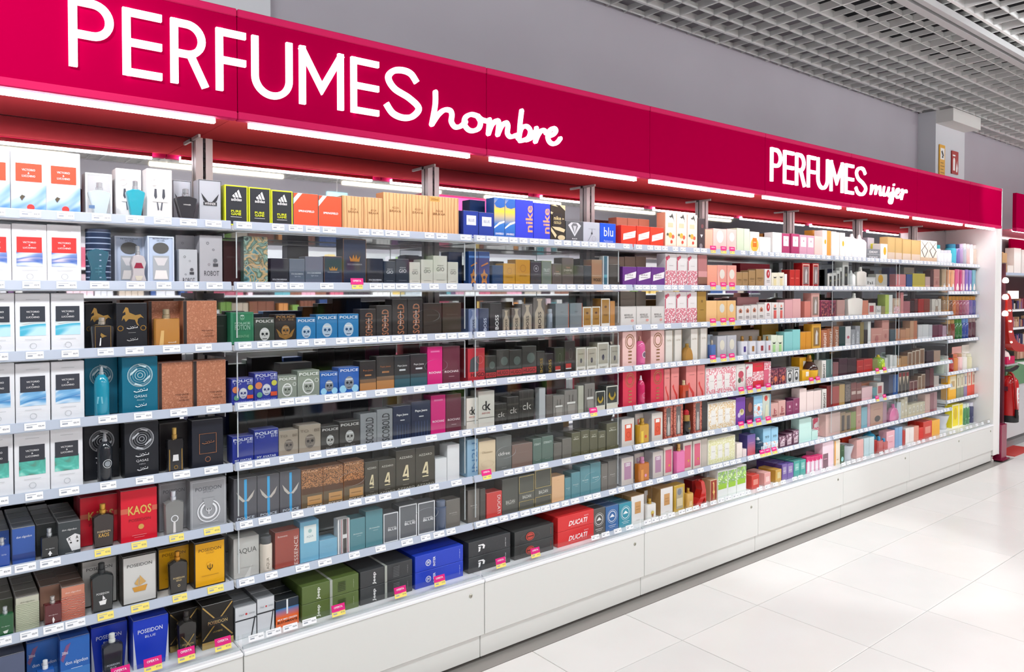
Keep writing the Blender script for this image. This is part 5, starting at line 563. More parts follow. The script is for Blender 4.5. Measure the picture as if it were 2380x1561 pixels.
('G',5,[('#e8e8e4',5767,2575,953,41,106),('#dcdcd8',5828,2575,953,66,100),('#c9a070',5900,2575,953,61,72),('#b98c5c',5990,2575,953,104,84),('#1f3a40',6158,2665,953,324,155),('framebr',6082,2575,953,74,110),('framebr',6151,2575,953,58,117),('framebr',6220,2575,953,74,121),('framebr',6304,2575,953,87,128),('#3c2a30',6459,2575,953,136,103),('#b99a84',6597,2575,953,126,96),]),
('G',6,[('#3a3f5c',5763,2575,750,69,158),('#2f5a98',5841,2575,750,80,153),('redpen',5916,2575,750,59,164),('redpen',5979,2575,750,60,164),('redpen',6043,2575,750,61,162),('maroonfr',6119,2575,750,68,81),('maroonfr',6191,2575,750,69,82),('framebr',6264,2575,750,62,111),('framebr',6333,2575,750,67,124),('#4c2426',6415,2575,750,77,153),('#6a2a30',6497,2575,750,74,160),('#cfc0b8',6590,2575,750,93,88),]),
('G',7,[('bt_pinkgem',5783,2575,552,151,133),('#c8d2d8',5902,2575,552,74,132),('creamslot',5968,2575,552,53,149),('creamslot',6025,2575,552,54,161),('creamslot',6095,2575,552,68,92),('creamslot',6165,2575,552,65,97),('creamslot',6233,2575,552,63,96),('creamslot',6300,2575,552,64,96),('creamslot',6353,2575,552,35,97),('#dcb4a8',6421,2575,552,91,149),('#9a5a64',6506,2575,552,67,153),('#b8868a',6573,2575,552,61,155),]),
('G',8,[('#b8342e',5959,2560,345,45,116),('#efe9e4',6024,2560,345,68,127),('#efe9e4',6099,2560,345,74,123),('#dd9a86',6182,2560,345,84,124),('#d82e24',6267,2560,345,77,102),('red_l',6389,2560,345,162,141,{'n':1}),('#eeb040',6550,2560,345,151,133,{'n':1}),]),
('H',1,[('m_teal',6721,2620,1774,58,160),('m_white',6787,2620,1774,63,119),('m_white',6862,2620,1774,79,121),('m_white',6948,2620,1774,85,124),('m_aqua',7047,2620,1774,93,182),('m_violet',7129,2620,1774,55,182),('m_lilac',7196,2620,1774,67,187),('m_grey',7272,2620,1774,76,194),('m_red',7351,2620,1774,69,193),('m_white',7426,2620,1774,70,193),('m_orange',7506,2620,1774,79,190),]),
('H',2,[('p_sand',6810,2620,1533,100,199),('p_orange',6908,2620,1533,83,195),('p_apricot',6993,2620,1533,79,194),('p_pink',7089,2620,1533,101,202),('p_magenta',7170,2620,1533,50,200),('p_rose',7227,2620,1533,51,198),('p_violet',7296,2620,1533,76,203),('p_indigo',7379,2620,1533,77,200),('p_teal',7467,2620,1533,87,202),]),
('H',3,[('g_0',6840,2620,1321,64,181),('g_1',6910,2620,1321,65,180),('g_2',6980,2620,1321,65,180),('g_3',7052,2620,1321,66,180),('g_4',7124,2620,1321,67,179),('g_5',7198,2620,1321,68,179),('g_6',7272,2620,1321,69,179),('g_7',7348,2620,1321,70,178),('g_8',7425,2620,1321,71,178),('g_9',7503,2620,1321,72,177),]),
('H',4,[('s_bronze',6945,2620,1117,86,178),('s_brown',7036,2620,1117,85,179),('s_green',7119,2620,1117,69,183),('s_green',7194,2620,1117,71,182),('s_blue',7267,2620,1117,64,183),('s_blue',7339,2620,1117,69,183),('s_red',7421,2620,1117,83,182),('s_red',7510,2620,1117,83,182),]),
('H',5,[('c_mint',6821,2620,839,86,147),('c_grey',6921,2620,839,91,147),('c_red',7019,2620,839,82,155),('c_orange',7115,2620,839,94,150),('card_pink',7253,2680,839,209,207),('c_pink',7211,2620,839,80,151),('c_white',7313,2620,839,106,149),('card_cream',7462,2680,839,192,214),('c_lemon',7426,2620,839,100,139),]),
('H',6,[('y_amber',7033,2620,599,168,215),('y_olive',7166,2620,599,74,213),('y_olive',7246,2620,599,77,214),('y_violet',7327,2620,599,73,218),('y_red',7412,2620,599,88,219),('y_red',7509,2620,599,98,221),]),
('H',8,[('bt_cup',6939,2620,345,174,121),('y_yellow',7108,2620,345,148,202),('y_yellow',7230,2620,345,87,198),('m_green',7311,2620,345,62,188),('m_green',7388,2620,345,77,188),('m_navy',7482,2620,345,85,185),('m_blue',7581,2620,345,68,146),('m_blue',7658,2620,345,71,142),]),
]
OFFERS=[(6,427,0),(6,529,0),(6,640,0),(6,751,0),(7,433,0),(7,530,0),(7,648,0),(7,761,0),(8,463,1),(8,554,1),(8,653,1),(8,768,1),(8,1180,1),(8,1439,1),(8,1620,1),(8,1932,1),(8,2128,1),(2,1287,1),(5,2543,1),(6,1897,1),(1,3486,1),(2,3488,1),(3,3490,1),(4,3492,1),(1,3583,1),(2,3585,1),(3,3587,1),(4,3589,1),(1,3666,1),(2,3668,1),(3,3670,1),(4,3672,1),(5,3768,1),(6,3770,1),(5,3856,1),(6,3858,1),(5,3945,1),(6,3948,1),(5,4052,1),(6,4054,1),(7,3992,1),(7,4052,1),(7,4123,1),(5,4552,1),(5,4634,1),(5,5469,1),(6,5473,1),(5,5585,1),(6,5589,1)]

# ---------------------------------------------------------------- room
GX, GY, ZC = .598, .56, 3.2
WX0, WX1, WY0, WY1 = -4.0, 15.0, -4.9, 3.04
wall_m = noisy('aea9b1', 'b3afb7', 1.2, .7, .02)
floor = struct('floor', (lambda b: (b.box(WX0, WX1, WY0, WY1, -.12, -.012, M('8a8883', .6)), b)[1])(MB()))
tile_ms = [noisy(a, c, 2.5, .22) for a, c in (('dfddd9', 'e3e1dd'), ('dcdbd7', 'e1dfdb'), ('e1ded9', 'e4e2de'))]
TXW, TYW, TX0, TY0 = .583, .55, 2.035, 2.06
tm = []
for m in tile_ms:
    b = MB(); b.box(.0015, TXW - .0015, .0015, TYW - .0015, -.012, 0, m, .0012); tm.append(b.mesh())
random.seed(4)
far = MB(); nt_ = 0
for i in range(-11, 23):
    for j in range(-13, 1):
        x, y = TX0 + i*TXW, TY0 - TYW + j*TYW
        y1 = y + TYW
        if x < WX0 or x + TXW > WX1 or y < WY0: continue
        if y > -1.4 and -.3 < x < 12 and nt_ < 290: ob('tile', random.choice(tm), floor, (x, y, 0)); nt_ += 1
        else: far.box(x + .0015, x + TXW - .0015, y + .0015, y + TYW - .0015, -.012, 0, tile_ms[0])
for i in range(-11, 23):
    x = TX0 + i*TXW
    if -.3 < x < 7.4: bx('tile', x + .0015, x + TXW - .0015, TY0 + .0015, 2.398, -.012, 0, tile_ms[i % 3], floor, .0012)
    elif WX0 < x and x + TXW < WX1: far.box(x + .0015, x + TXW - .0015, TY0 + .0015, 2.6, -.012, 0, tile_ms[0])
o = ob('distant_tiles', far, floor); o['kind'] = 'stuff'
struct('trim_1', (lambda b: (b.box(-.6, 7.54, 2.40, 2.75, -.012, .001, M('8f8b86', .35)), b)[1])(MB()))
for n, a in (('wall_back', (WX0, WX1, WY1, WY1 + .1, 0, 3.9)), ('wall_left', (WX0 - .1, WX0, WY0, WY1, 0, 3.9)), ('wall_right', (WX1, WX1 + .1, WY0, WY1, 0, 3.9)), ('wall_front', (WX0, WX1, WY0 - .1, WY0, 0, 3.9))):
    b = MB(); b.box(*a, wall_m); struct(n, b)
b = MB(); b.box(WX0, 1.13, 2.985, 3.04, 0, 3.2, M('cfd0d4', .6)); struct('trim_2', b)
b = MB(); b.box(7.30, 7.97, 2.885, 3.04, 0, 3.2, M('c9cace', .6)); b.box(7.305, 7.95, 2.74, 3.04, 3.085, 3.2, M('d2d0cc', .6)); struct('trim_3', b)
ceil = struct('ceiling', (lambda b: (b.box(WX0, WX1, WY0, WY1, 3.75, 3.85, M('1d1e22', .8)), b)[1])(MB()))
slat_m = M('dcdddb', .45); tee_m = M('e2e2e0', .4)
sx = MB(); sx.box(WX0, WX1, -.0035, .0035, 0, .031, slat_m); sxm = sx.mesh()
sy = MB(); sy.box(-.0035, .0035, WY0, WY1, 0, .031, slat_m); sym = sy.mesh()
tx = MB(); tx.box(WX0, WX1, -.009, .009, 0, .045, tee_m); txm = tx.mesh()
ty = MB(); ty.box(-.006, .006, WY0, WY1, 0, .045, tee_m); tym = ty.mesh()
for i in range(-12, 19):
    x = 3.586 + i*GX
    if WX0 < x < WX1: ob('main_runner', tym, ceil, (x, 0, ZC - .002))
    for k in (1, 2, 3):
        xx = x + GX*k/4
        if WX0 < xx < WX1: ob('slat', sym, ceil, (xx, 0, ZC))
for j in range(0, 14):
    y = 2.868 - j*GY
    if WY0 < y < WY1: ob('main_runner', txm, ceil, (0, y, ZC - .002))
    for k in (1, 2, 3):
        yy = y - GY*k/4
        if WY0 < yy < WY1: ob('slat', sxm, ceil, (0, yy, ZC))
ob('slat', sxm, ceil, (0, 3.008, ZC))
trk = root('light_track', (5.5, 1.84, 3.157), 'long white lighting track with dark slot under the grid ceiling', 'light track')
b = MB(); b.box(-9.4, 9.4, -.045, -.012, 0, .04, M('b4b4b4', .5)); b.box(-9.4, 9.4, .012, .06, 0, .04, M('b4b4b4', .5)); b.box(-9.4, 9.4, -.012, .012, .03, .04, M('b4b4b4', .5)); ob('housing', b, trk)
bx('slot', -9.4, 9.4, -.012, .012, .024, .0295, M('26272a', .5), trk)

# ---------------------------------------------------------------- shelving run
RZ = [0, 1.7856, 1.5801, 1.376, 1.1691, .9653, .762, .5636]
HZ = {1: 1.7864, 2: 1.5451, 3: 1.3334, 4: 1.1287, 5: .8512, 6: .6110}
X0 = .826; PX = 7.53                    # first upright; inner face of the end panel
BAYS = 'ABCDEFGH'
XB = [X0 - 1 + k for k in range(8)] + [PX]
BN = dict(zip(BAYS, ('first bay', 'second bay', 'third bay', 'fourth bay', 'fifth bay', 'sixth bay', 'seventh bay', 'narrow end bay')))
RN = ['', 'top shelf', 'second shelf', 'third shelf', 'fourth shelf', 'fifth shelf', 'sixth shelf', 'lowest shelf', 'base deck']
ON = ['', 'first', 'second', 'third', 'fourth', 'fifth', 'sixth', 'seventh', 'eighth', 'ninth', 'tenth', 'eleventh', 'twelfth', 'thirteenth', 'fourteenth', 'fifteenth', 'sixteenth', 'seventeenth', 'eighteenth', 'nineteenth', 'twentieth']
metal = M('cfcac6', .35, .3); slot_m = M('2a2a2c', .6)
BY = ('first', 'second', 'third', 'fourth', 'fifth', 'sixth', 'seventh')
for k in range(7):
    x = X0 + k
    t = root('upright_post', (x, 2.86, 0), 'slotted metal upright between %s and %s' % (BN[BAYS[k]], BN[BAYS[k+1]]), 'shelf upright', 'slotted uprights of the shelving')
    bx('post', -.03, -.005, -.012, .012, 0, 2.115, metal, t); bx('post', .005, .03, -.012, .012, 0, 2.115, metal, t); chn = bx('channel', -.005, .005, .002, .01, 0, 2.115, M('56545a', .6), t)
    if k < 3:
        for i in range(8): bx('slot', -.0045, .0045, -.009, .002, 1.83 + i*.035, 1.85 + i*.035, slot_m, chn)
for k in range(8):
    b = MB(); b.box(XB[k], XB[k+1], 2.875, 2.884, .33, 2.112, MIRROR)
    tag(ob('wall_mirror', b), 'mirrored back panel behind the products of the %s' % BN[BAYS[k]], 'mirror', 'mirrored back panels')
rail_m = M('b2bccc', .25); tick_w = M('f3f4f6', .35); tick_y = M('f2df70', .35); mag = M('e0107c', .35); ink = M('9aa0aa', .5); ink2 = M('6a6f7a', .5)
def ticket(wd, m, price=None):
    b = MB(); b.box(-wd/2, wd/2, -.0009, 0, -.0105, .0105, m)
    b.poly([(-wd*.4, -.0012, -.004), (-wd*.12, -.0012, -.004), (-wd*.12, -.0012, .0005), (-wd*.4, -.0012, .0005)], ink)
    b.poly([(-wd*.42, -.0012, .004), (wd*.1, -.0012, .004), (wd*.1, -.0012, .0055), (-wd*.42, -.0012, .0055)], ink)
    if price:
        vs, fs = text_geo(price, .01); b.geo([(wd*.3 + v[0]*wd*.28, -.0013, -.001 + v[1]*.006) for v in vs], fs, ink2)
    else: b.poly([(wd*.18, -.0012, -.003), (wd*.42, -.0012, -.003), (wd*.42, -.0012, .002), (wd*.18, -.0012, .002)], ink2)
    return b.mesh()
TW = {(s, y): ticket(s/1000, tick_y if y else tick_w, '€7,95' if y else '€8,99') for s in (44, 52) for y in (0, 1)}
bo = MB(); bo.box(-.026, .026, -.0012, 0, .006, .03, mag); vs, fs = text_geo('OFERTA', .012); bo.geo([(v[0]*.034, -.0015, .02 + v[1]*.007) for v in vs], fs, tick_w); OFM = bo.mesh()
bk = MB(); bk.geo([(-.0015, 0, -.02), (-.0015, -.25, -.02), (-.0015, -.25, -.035), (-.0015, 0, -.045), (.0015, 0, -.02), (.0015, -.25, -.02), (.0015, -.25, -.035), (.0015, 0, -.045)], [(0, 1, 2, 3), (7, 6, 5, 4), (0, 4, 5, 1), (1, 5, 6, 2), (2, 6, 7, 3), (3, 7, 4, 0)], M('b9bcc0', .4, .4)); BRK = bk.mesh()
offers = {}
for r, xm, mg in OFFERS: offers.setdefault(r, []).append((xm/1000, mg))
random.seed(11)
shelf_items = {}
for bay, row, L in ITEMS: shelf_items[(bay, row)] = [e[1]/1000 for e in L]
for k, bay in enumerate(BAYS):
    xa, xb = XB[k] + .004, XB[k+1] - .004
    if bay == 'A': xa = -.30
    for r in range(1, 8):
        if bay == 'H' and r not in HZ: continue
        z = HZ[r] if bay == 'H' else RZ[r]; yf = 2.585 if bay == 'H' else 2.54
        t = root('shelf', ((xa+xb)/2, 2.7, z - .02), 'white metal shelf with price rail, %s of the %s' % (RN[r], BN[bay]), 'shelf', 'price railed shelves')
        hx = (xb - xa)/2; yl = yf - 2.7
        bx('board', -hx, hx, yl + .008, .172, -.012, .006, WHITE, t, .002)
        b = MB(); b.box(-hx, hx, 0, .006, -.016, .014, rail_m, .002); rl = ob('price_rail', b, t, (0, yl, .006)); tilt = math.radians(-(4 + 2.2*r)); rl.rotation_euler = (tilt, 0, 0)
        for s in (-1, 1) if bay in 'AH' else (): ob('bracket', BRK, t, (s*(hx - .004), .155, 0))
        xs = []
        of = [(q, m) for q, m in offers.get(r, []) if xa < q < xb]
        for q, m in of: xs.append((q, 1, m))
        if bay == 'A':
            for q in shelf_items.get((bay, r), []):
                if xa + .03 < q < xb - .03 and all(abs(q - u[0]) > .054 for u in xs): xs.append((q, 0, 0))
        else:
            q = xa + .035
            while q < xb - .03:
                if all(abs(q - u[0]) > .056 for u in xs): xs.append((q, 0, 0))
                q += random.choice((.0545, .057, .06, .064, .086)) if bay in 'BCD' else random.choice((.056, .062, .07))
        for q, yel, m in xs:
            g = ob('price_ticket', TW[(52 if random.random() < .6 else 44, yel)], t, (q - (xa+xb)/2, yl - .0008, .006), (tilt, 0, 0))
            if m: ob('offer_tag', OFM, g, (0, -.0006, 0))

# base cabinets
base_w = M('dcdcd8', .35); deck_w = M('f2f3f5', .3)
for k, bay in enumerate(BAYS):
    xa, xb = XB[k] + .0015, XB[k+1] - .0015
    if bay == 'A': xa = -.35
    t = root('base_cabinet', ((xa+xb)/2, 2.6, 0), 'light grey base cabinet with white deck under the %s' % BN[bay], 'cabinet', 'base cabinets of the shelving')
    hx = (xb - xa)/2
    bx('deck', -hx, hx, -.1435, .27, .331, .345, deck_w, t, .003)
    fp = bx('front_panel', -hx, hx, -.139, -.12, .112, .3305, base_w, t, .002)
    bx('kick_plate', -hx + (-.016 if k else 0), hx - .016, -.1285, -.11, .016, .1105, base_w, t, .002)
    bx('carcass', -hx + .002, hx - .002, -.119, .27, .02, .33, M('9a9a98', .6), t)
    if bay != 'A':
        b = MB(); b.lathe([(.0085, 0), (.0085, .0015), (.006, .003)], M('b8b6a8', .3, .8), 14); b.box(-.001, .001, -.004, .004, .0028, .0036, slot_m); ob('lock', b, fp, (hx - .07, -.139, .292), (PI/2, 0, 0))
    # low acrylic lip with tickets
    b = MB(); b.box(-hx + .004, hx - .004, -.112, -.109, .345, .392, ACR); lp = ob('front_lip', b, t)
    bx('lip_channel', -hx + .004, hx - .004, -.12, -.108, .345, .353, EDGE, t)
    of = [(q, m) for q, m in offers.get(8, []) if xa < q < xb]; xs = [(q, 1, m) for q, m in of]; q = xa + .05
    while q < xb - .04:
        if bay not in 'AB' or (bay == 'B' and q < 1.13):
            if all(abs(q - u[0]) > .06 for u in xs) and not (bay == 'C' and q < 2.45): xs.append((q, 0, 0))
        q += random.choice((.06, .07, .085))
    for q, yel, m in xs:
        g = ob('price_ticket', TW[(52, yel)], t, (q - (xa+xb)/2, -.1135, .372), (-.25, 0, 0))
        if m: ob('offer_tag', OFM, g, (0, -.0006, 0))

# clear acrylic covers
for bay, x0, x1 in (('B', .845, 1.795), ('C', 1.85, 2.735), ('F', 4.845, 5.80), ('G', 5.85, 6.76)):
    for r in range(2, 8):
        z0 = RZ[r] + .012; top = z0 + .1575
        t = root('acrylic_cover', ((x0+x1)/2, 2.56, z0), 'clear acrylic security cover over the %s of the %s' % (RN[r], BN[bay]), 'cover', 'clear acrylic covers')
        hx = (x1 - x0)/2; H = top - z0
        if (bay, r) in (('B', 3), ('B', 7), ('C', 6), ('C', 7), ('B', 6), ('B', 4)):
            b = MB(); n = 28; uc = {3: .62, 7: .6, 6: -.1, 4: .7}[r]*hx if bay == 'B' else {6: -.62, 7: .6}[r]*hx; vc = H*.38
            E = [(uc + .055*math.cos(2*PI*i/n), vc + .026*math.sin(2*PI*i/n)) for i in range(n)]
            def rect(a):
                ca, sa = math.cos(a), math.sin(a); tt = min((hx - uc)/ca if ca > 1e-6 else ((-hx - uc)/ca if ca < -1e-6 else 9e9), (H - vc)/sa if sa > 1e-6 else (-vc/sa if sa < -1e-6 else 9e9)); return (uc + ca*tt, vc + sa*tt)
            R_ = [rect(2*PI*i/n) for i in range(n)]
            for i in range(n):      # keep the corners square
                j = (i+1) % n; P = [R_[i], R_[j]]
                if abs(P[0][0] - P[1][0]) > 1e-5 and abs(P[0][1] - P[1][1]) > 1e-5:
                    cx = P[0][0] if abs(abs(P[0][0]) - hx) < 1e-5 else P[1][0]; cz = P[1][1] if cx == P[0][0] else P[0][1]; P = [P[0], (cx, cz), P[1]]
                b.poly([(E[i][0], 0, E[i][1])] + [(p[0], 0, p[1]) for p in P] + [(E[j][0], 0, E[j][1])], ACR)
            ob('front_pane', b, t)
            b = MB(); b.geo([(u, y, v) for y in (-.0012, .0012) for u, v in E], [(i, (i+1) % n, n + (i+1) % n, n + i) for i in range(n)], EDGE); ob('finger_hole', b, t)
        else: bx('front_pane', -hx, hx, -.0013, .0013, 0, H, ACR, t)
        bx('top_pane', -hx, hx, .0015, .27, H - .002, H, ACR, t)
        for s in (-1, 1):
            bx('side_pane', s*hx - .0013, s*hx + .0013, .0015, .27, 0, H - .003, ACR, t); bx('edge', s*hx - .0018, s*hx + .0018, -.002, .0014, 0, H, EDGE, t)
        bx('edge', -hx, hx, -.002, .0014, H - .0016, H + .0014, EDGE, t)

# ---------------------------------------------------------------- illuminated fascia
pink = M('a00038', .6, 0, 0, 1, .0); pink_l = M('c01c54', .6, 0, 0, 1, .08); under = M('cc464c', .9, 0, 0, 1, .0)
sg = root('illuminated_sign', (3.7, 2.42, 2.1), 'long crimson fascia with glowing white perfume lettering above the shelves', 'sign')
S0, S1 = -.42 - 3.7, PX - 3.7
jx = [-.42] + [X0 - .02 + k for k in range(7)] + [PX]
for a, c in zip(jx[:-1], jx[1:]):
    bx('face_panel', a - 3.7 + .0012, c - 3.7 - .0012, 0, .02, .026, .328, pink, sg)
    bx('bottom_trim', a - 3.7 + .001, c - 3.7 - .001, -.004, .03, 0, .0255, pink_l, sg, .003)
    bx('top_trim', a - 3.7 + .001, c - 3.7 - .001, -.004, .03, .3285, .354, pink_l, sg, .003)
    bx('soffit_panel', a - 3.7 + .001, c - 3.7 - .001, .052, .448, .012, .022, under, sg)
    bx('led_strip', a - 3.7 + .05, c - 3.7 - .06, .031, .05, -.013, .008, emit('f8faff', LED), sg)
    bx('led_glow_block', a - 3.7 + .05, c - 3.7 - .06, .0505, .055, -.005, .011, under, sg)  # opaque strip added to block the LED's back glow and thin its reflection
    bx('bracket_rod', c - 3.7 - .02, c - 3.7 - .012, .36, .445, .0, .011, metal, sg)
bx('back_plate', S0, S1, .021, .05, .03, .35, M('98304e', .5), sg); bx('roof_plate', S0, S1, .05, .45, .30, .31, M('8c8c90', .6), sg)
LETM = emit('ffffff', LETTER)
def stroke(b, pts, wd, d=.012, closed=False, cap=0):
    pts = [p for i, p in enumerate(pts) if i == 0 or math.dist(p, pts[i-1]) > 1e-4]
    P = [Vector((x, z)) for x, z in pts]; n = len(P); Lp = []; Rp = []
    for i in range(n):
        a = P[i] - P[i-1] if i else P[1] - P[0]; c = P[i+1] - P[i] if i < n-1 else P[-1] - P[-2]
        a = a.normalized(); c = c.normalized(); tn = (a + c); tn = tn.normalized() if tn.length > 1e-6 else a
        nm = Vector((-tn.y, tn.x)); k = min(1/max(nm.dot(Vector((-a.y, a.x))), .35), 2.2)
        Lp.append(P[i] + nm*wd/2*k); Rp.append(P[i] - nm*wd/2*k)
    vs = []
    for y in (-d, 0):
        vs += [(p.x, y, p.y) for p in Lp] + [(p.x, y, p.y) for p in Rp]
    N = 2*n; fs = []
    for i in range(n-1):
        fs += [(i, n+i, n+i+1, i+1), (N+i+1, N+n+i+1, N+n+i, N+i), (i+1, N+i+1, N+i, i), (n+i, N+n+i, N+n+i+1, n+i+1)]
    fs += [(0, N, N+n, n), (n-1, 2*n-1, N+2*n-1, N+n-1)]
    b.geo(vs, fs, LETM)
    if cap:
        for p in (P[0], P[-1]): b.geo([(p.x + wd/2*math.cos(2*PI*i/14), y, p.y + wd/2*math.sin(2*PI*i/14)) for y in (-d, 0) for i in range(14)], [tuple(range(14))[::-1]] + [(i, (i+1) % 14, 14 + (i+1) % 14, 14 + i) for i in range(14)], LETM)
def arc(cx, cz, rx, rz, a0, a1, n=16): return [(cx + rx*math.cos(math.radians(a0 + (a1-a0)*i/n)), cz + rz*math.sin(math.radians(a0 + (a1-a0)*i/n))) for i in range(n+1)]
def smooth(pts, n=6):
    out = []
    for i in range(len(pts)-1):
        p0, p1, p2, p3 = pts[max(i-1, 0)], pts[i], pts[i+1], pts[min(i+2, len(pts)-1)]
        for k in range(n):
            t = k/n; out.append(tuple(.5*((2*b_) + (-a_ + c_)*t + (2*a_ - 5*b_ + 4*c_ - d_)*t*t + (-a_ + 3*b_ - 3*c_ + d_)*t**3) for a_, b_, c_, d_ in zip(p0, p1, p2, p3)))
    return out + [pts[-1]]
def caps(ch, x0, x1, z0, z1, s=.021):
    b = MB(); h = s/2; a, c = x0 + h, x1 - h; lo, hi = z0 + h, z1 - h; mid = z0 + (z1-z0)*.5
    if ch == 'P': r = (z1 - mid)/2 + h/2; stroke(b, [(a, z0), (a, z1)], s); stroke(b, [(a, hi), (c - r + h, hi)] + arc(c - r + h, hi - r + h*.8, r - h, r - h*.8, 90, -90) + [(a, hi - 2*r + 2*h*.8)], s)
    if ch == 'R':
        r = (z1 - mid)/2 + h/2; stroke(b, [(a, z0), (a, z1)], s); zz = hi - 2*r + 2*h*.8
        stroke(b, [(a, hi), (c - r, hi)] + arc(c - r, hi - r + h*.8, r - h, r - h*.8, 90, -90) + [(a, zz)], s); stroke(b, [(a + (c-a)*.5, zz + .002), (c, z0)], s)
    if ch in 'EF':
        stroke(b, [(a, z0), (a, z1)], s); stroke(b, [(a, hi), (x1, hi)], s); stroke(b, [(a, mid), (x1, mid)], s)
        if ch == 'E': stroke(b, [(a, lo), (x1, lo)], s)
    if ch == 'U': r = (c - a)/2; stroke(b, [(a, z1)] + arc((a+c)/2, lo + r, r, r, 180, 360, 22) + [(c, z1)], s)
    if ch == 'M': m = (a+c)/2; stroke(b, [(a, z0), (a, z1)], s); stroke(b, [(c, z0), (c, z1)], s); stroke(b, [(a - h*.4, z1 - .004), (m, z0 + (z1-z0)*.32), (c + h*.4, z1 - .004)], s)
    if ch == 'S':
        m = (a+c)/2; W_ = (c-a)/2; q = (hi - lo)
        stroke(b, smooth([(c - W_*.12, hi - q*.2), (m + W_*.5, hi - q*.035), (m - W_*.05, hi), (m - W_*.6, hi - q*.06), (a + W_*.12, hi - q*.22), (m - W_*.5, hi - q*.42), (m + W_*.4, hi - q*.56), (c, hi - q*.74), (m + W_*.6, lo + q*.06), (m, lo), (m - W_*.62, lo + q*.06), (a - W_*.02, lo + q*.24)], 7), s)
    return b
LX = [('P', .3355, .449), ('E', .4725, .579), ('R', .604, .716), ('F', .738, .831), ('U', .8507, .9865), ('M', 1.012, 1.173), ('E', 1.2025, 1.312), ('S', 1.3335, 1.4925)]
SCR = {'h': [[(.03, .98), (.028, .6), (.0, .02)], [(.0, .02), (.05, .32), (.1, .5), (.15, .52), (.165, .4), (.16, .2), (.19, .06), (.235, .1), (.28, .26)]],
 'o': [[(.39, .5), (.33, .52), (.28, .4), (.27, .2), (.3, .05), (.345, .03), (.395, .14), (.41, .34), (.385, .5), (.42, .42), (.47, .4)]],
 'm': [[(.49, .46), (.485, .2), (.48, .02)], [(.48, .02), (.51, .3), (.55, .46), (.575, .42), (.565, .04)], [(.565, .04), (.6, .32), (.64, .46), (.66, .38), (.655, .14), (.68, .04), (.72, .08)]],
 'b': [[(.79, .93), (.775, .5), (.765, .04), (.74, .12), (.72, .08)], [(.765, .1), (.79, .38), (.84, .46), (.875, .34), (.86, .12), (.81, .0), (.775, -.04)]],
 'r': [[(.84, .02), (.89, .14), (.935, .4)], [(.935, .46), (.94, .22), (.925, .02)], [(.925, .02), (.955, .26), (.99, .42), (1.02, .42), (1.03, .36)]],
 'e': [[(1.06, .26), (1.11, .36), (1.135, .5), (1.11, .56), (1.07, .46), (1.05, .24), (1.07, .08), (1.11, .04), (1.15, .12), (1.18, .26)]]}
MUJ = {'m': [[(.02, .5), (.015, .26), (.0, .04)], [(.0, .04), (.06, .38), (.13, .52), (.15, .4), (.135, .08)], [(.135, .08), (.18, .36), (.26, .52), (.275, .36), (.265, .14), (.3, .06), (.35, .2)]],
 'u': [[(.39, .54), (.37, .26), (.39, .08), (.45, .12), (.51, .36), (.53, .54)], [(.53, .54), (.515, .24), (.54, .08), (.58, .12), (.62, .3)]],
 'j': [[(.665, .56), (.66, .2), (.64, -.16), (.6, -.3), (.55, -.24), (.58, -.04), (.66, .1), (.74, .26)], [(.685, .76), (.69, .775)]],
 'e': [[(.74, .26), (.82, .38), (.85, .5), (.82, .58), (.77, .46), (.755, .24), (.79, .08), (.85, .12), (.92, .32)]],
 'r': [[(.95, .58), (.945, .3), (.93, .04)], [(.93, .04), (.97, .34), (1.03, .54), (1.08, .56), (1.09, .48)]]}
for dx in (0, 3.519):
    for ch, x0, x1 in LX: ob('letter', caps(ch, x0 + dx - 3.7, x1 + dx - 3.7, .083, .279), sg)
for word, ox, wd, hh, oz in ((SCR, 1.54, .565, .131, .084), (MUJ, 5.072, .50, .125, .105)):
    for ch, strokes in word.items():
        b = MB()
        for st in strokes: stroke(b, smooth([(ox - 3.7 + x*wd, oz + z*hh) for x, z in st], 5), .0175 if wd > .52 else .015, .012, cap=1)
        ob('letter', b, sg)

# end panel
ep = root('end_panel', (PX + .065, 2.67, 0), 'tall white end panel closing the shelving run on the right', 'panel')
bx('side_board', -.064, .065, -.21, .23, .06, 2.47, M('eeece9', .35), ep, .003); bx('edge_strip', .05, .066, -.214, -.2105, .06, 2.47, WHITE, ep); bx('foot', -.03, .03, -.18, .1, 0, .06, M('7a1c38', .4), ep)
b = MB(); b.lathe([(.016, 0), (.016, .02), (.008, .026), (.008, .05)], metal, 14); ob('levelling_foot', b, ep, (-.045, -.19, 0.0))
# ---------------------------------------------------------------- products
import colorsys
def cname(h):
    r, g, b = (int(h.lstrip('#')[i:i+2], 16)/255 for i in (0, 2, 4)); hh, s, v = colorsys.rgb_to_hsv(r, g, b); hh *= 360
    if s < .12: return 'black' if v < .25 else 'charcoal' if v < .4 else 'grey' if v < .75 else 'off white'
    if hh < 15 or hh >= 345: base = 'brown' if v < .45 else 'red' if s > .6 else 'rose' if s < .5 else 'coral'
    elif hh < 45: base = 'brown' if v < .6 else ('tan' if s < .5 else 'orange')
    elif hh < 70: base = 'olive' if v < .65 else ('cream' if s < .4 else 'yellow')
    elif hh < 170: base = 'green'
    elif hh < 200: base = 'teal'
    elif hh < 255: base = 'blue'
    elif hh < 300: base = 'violet'
    else: base = 'plum' if v < .6 else 'pink'
    return ('dark ' if v < .4 else 'pale ' if v > .8 and s < .35 else 'muted ' if s < .4 else '') + base
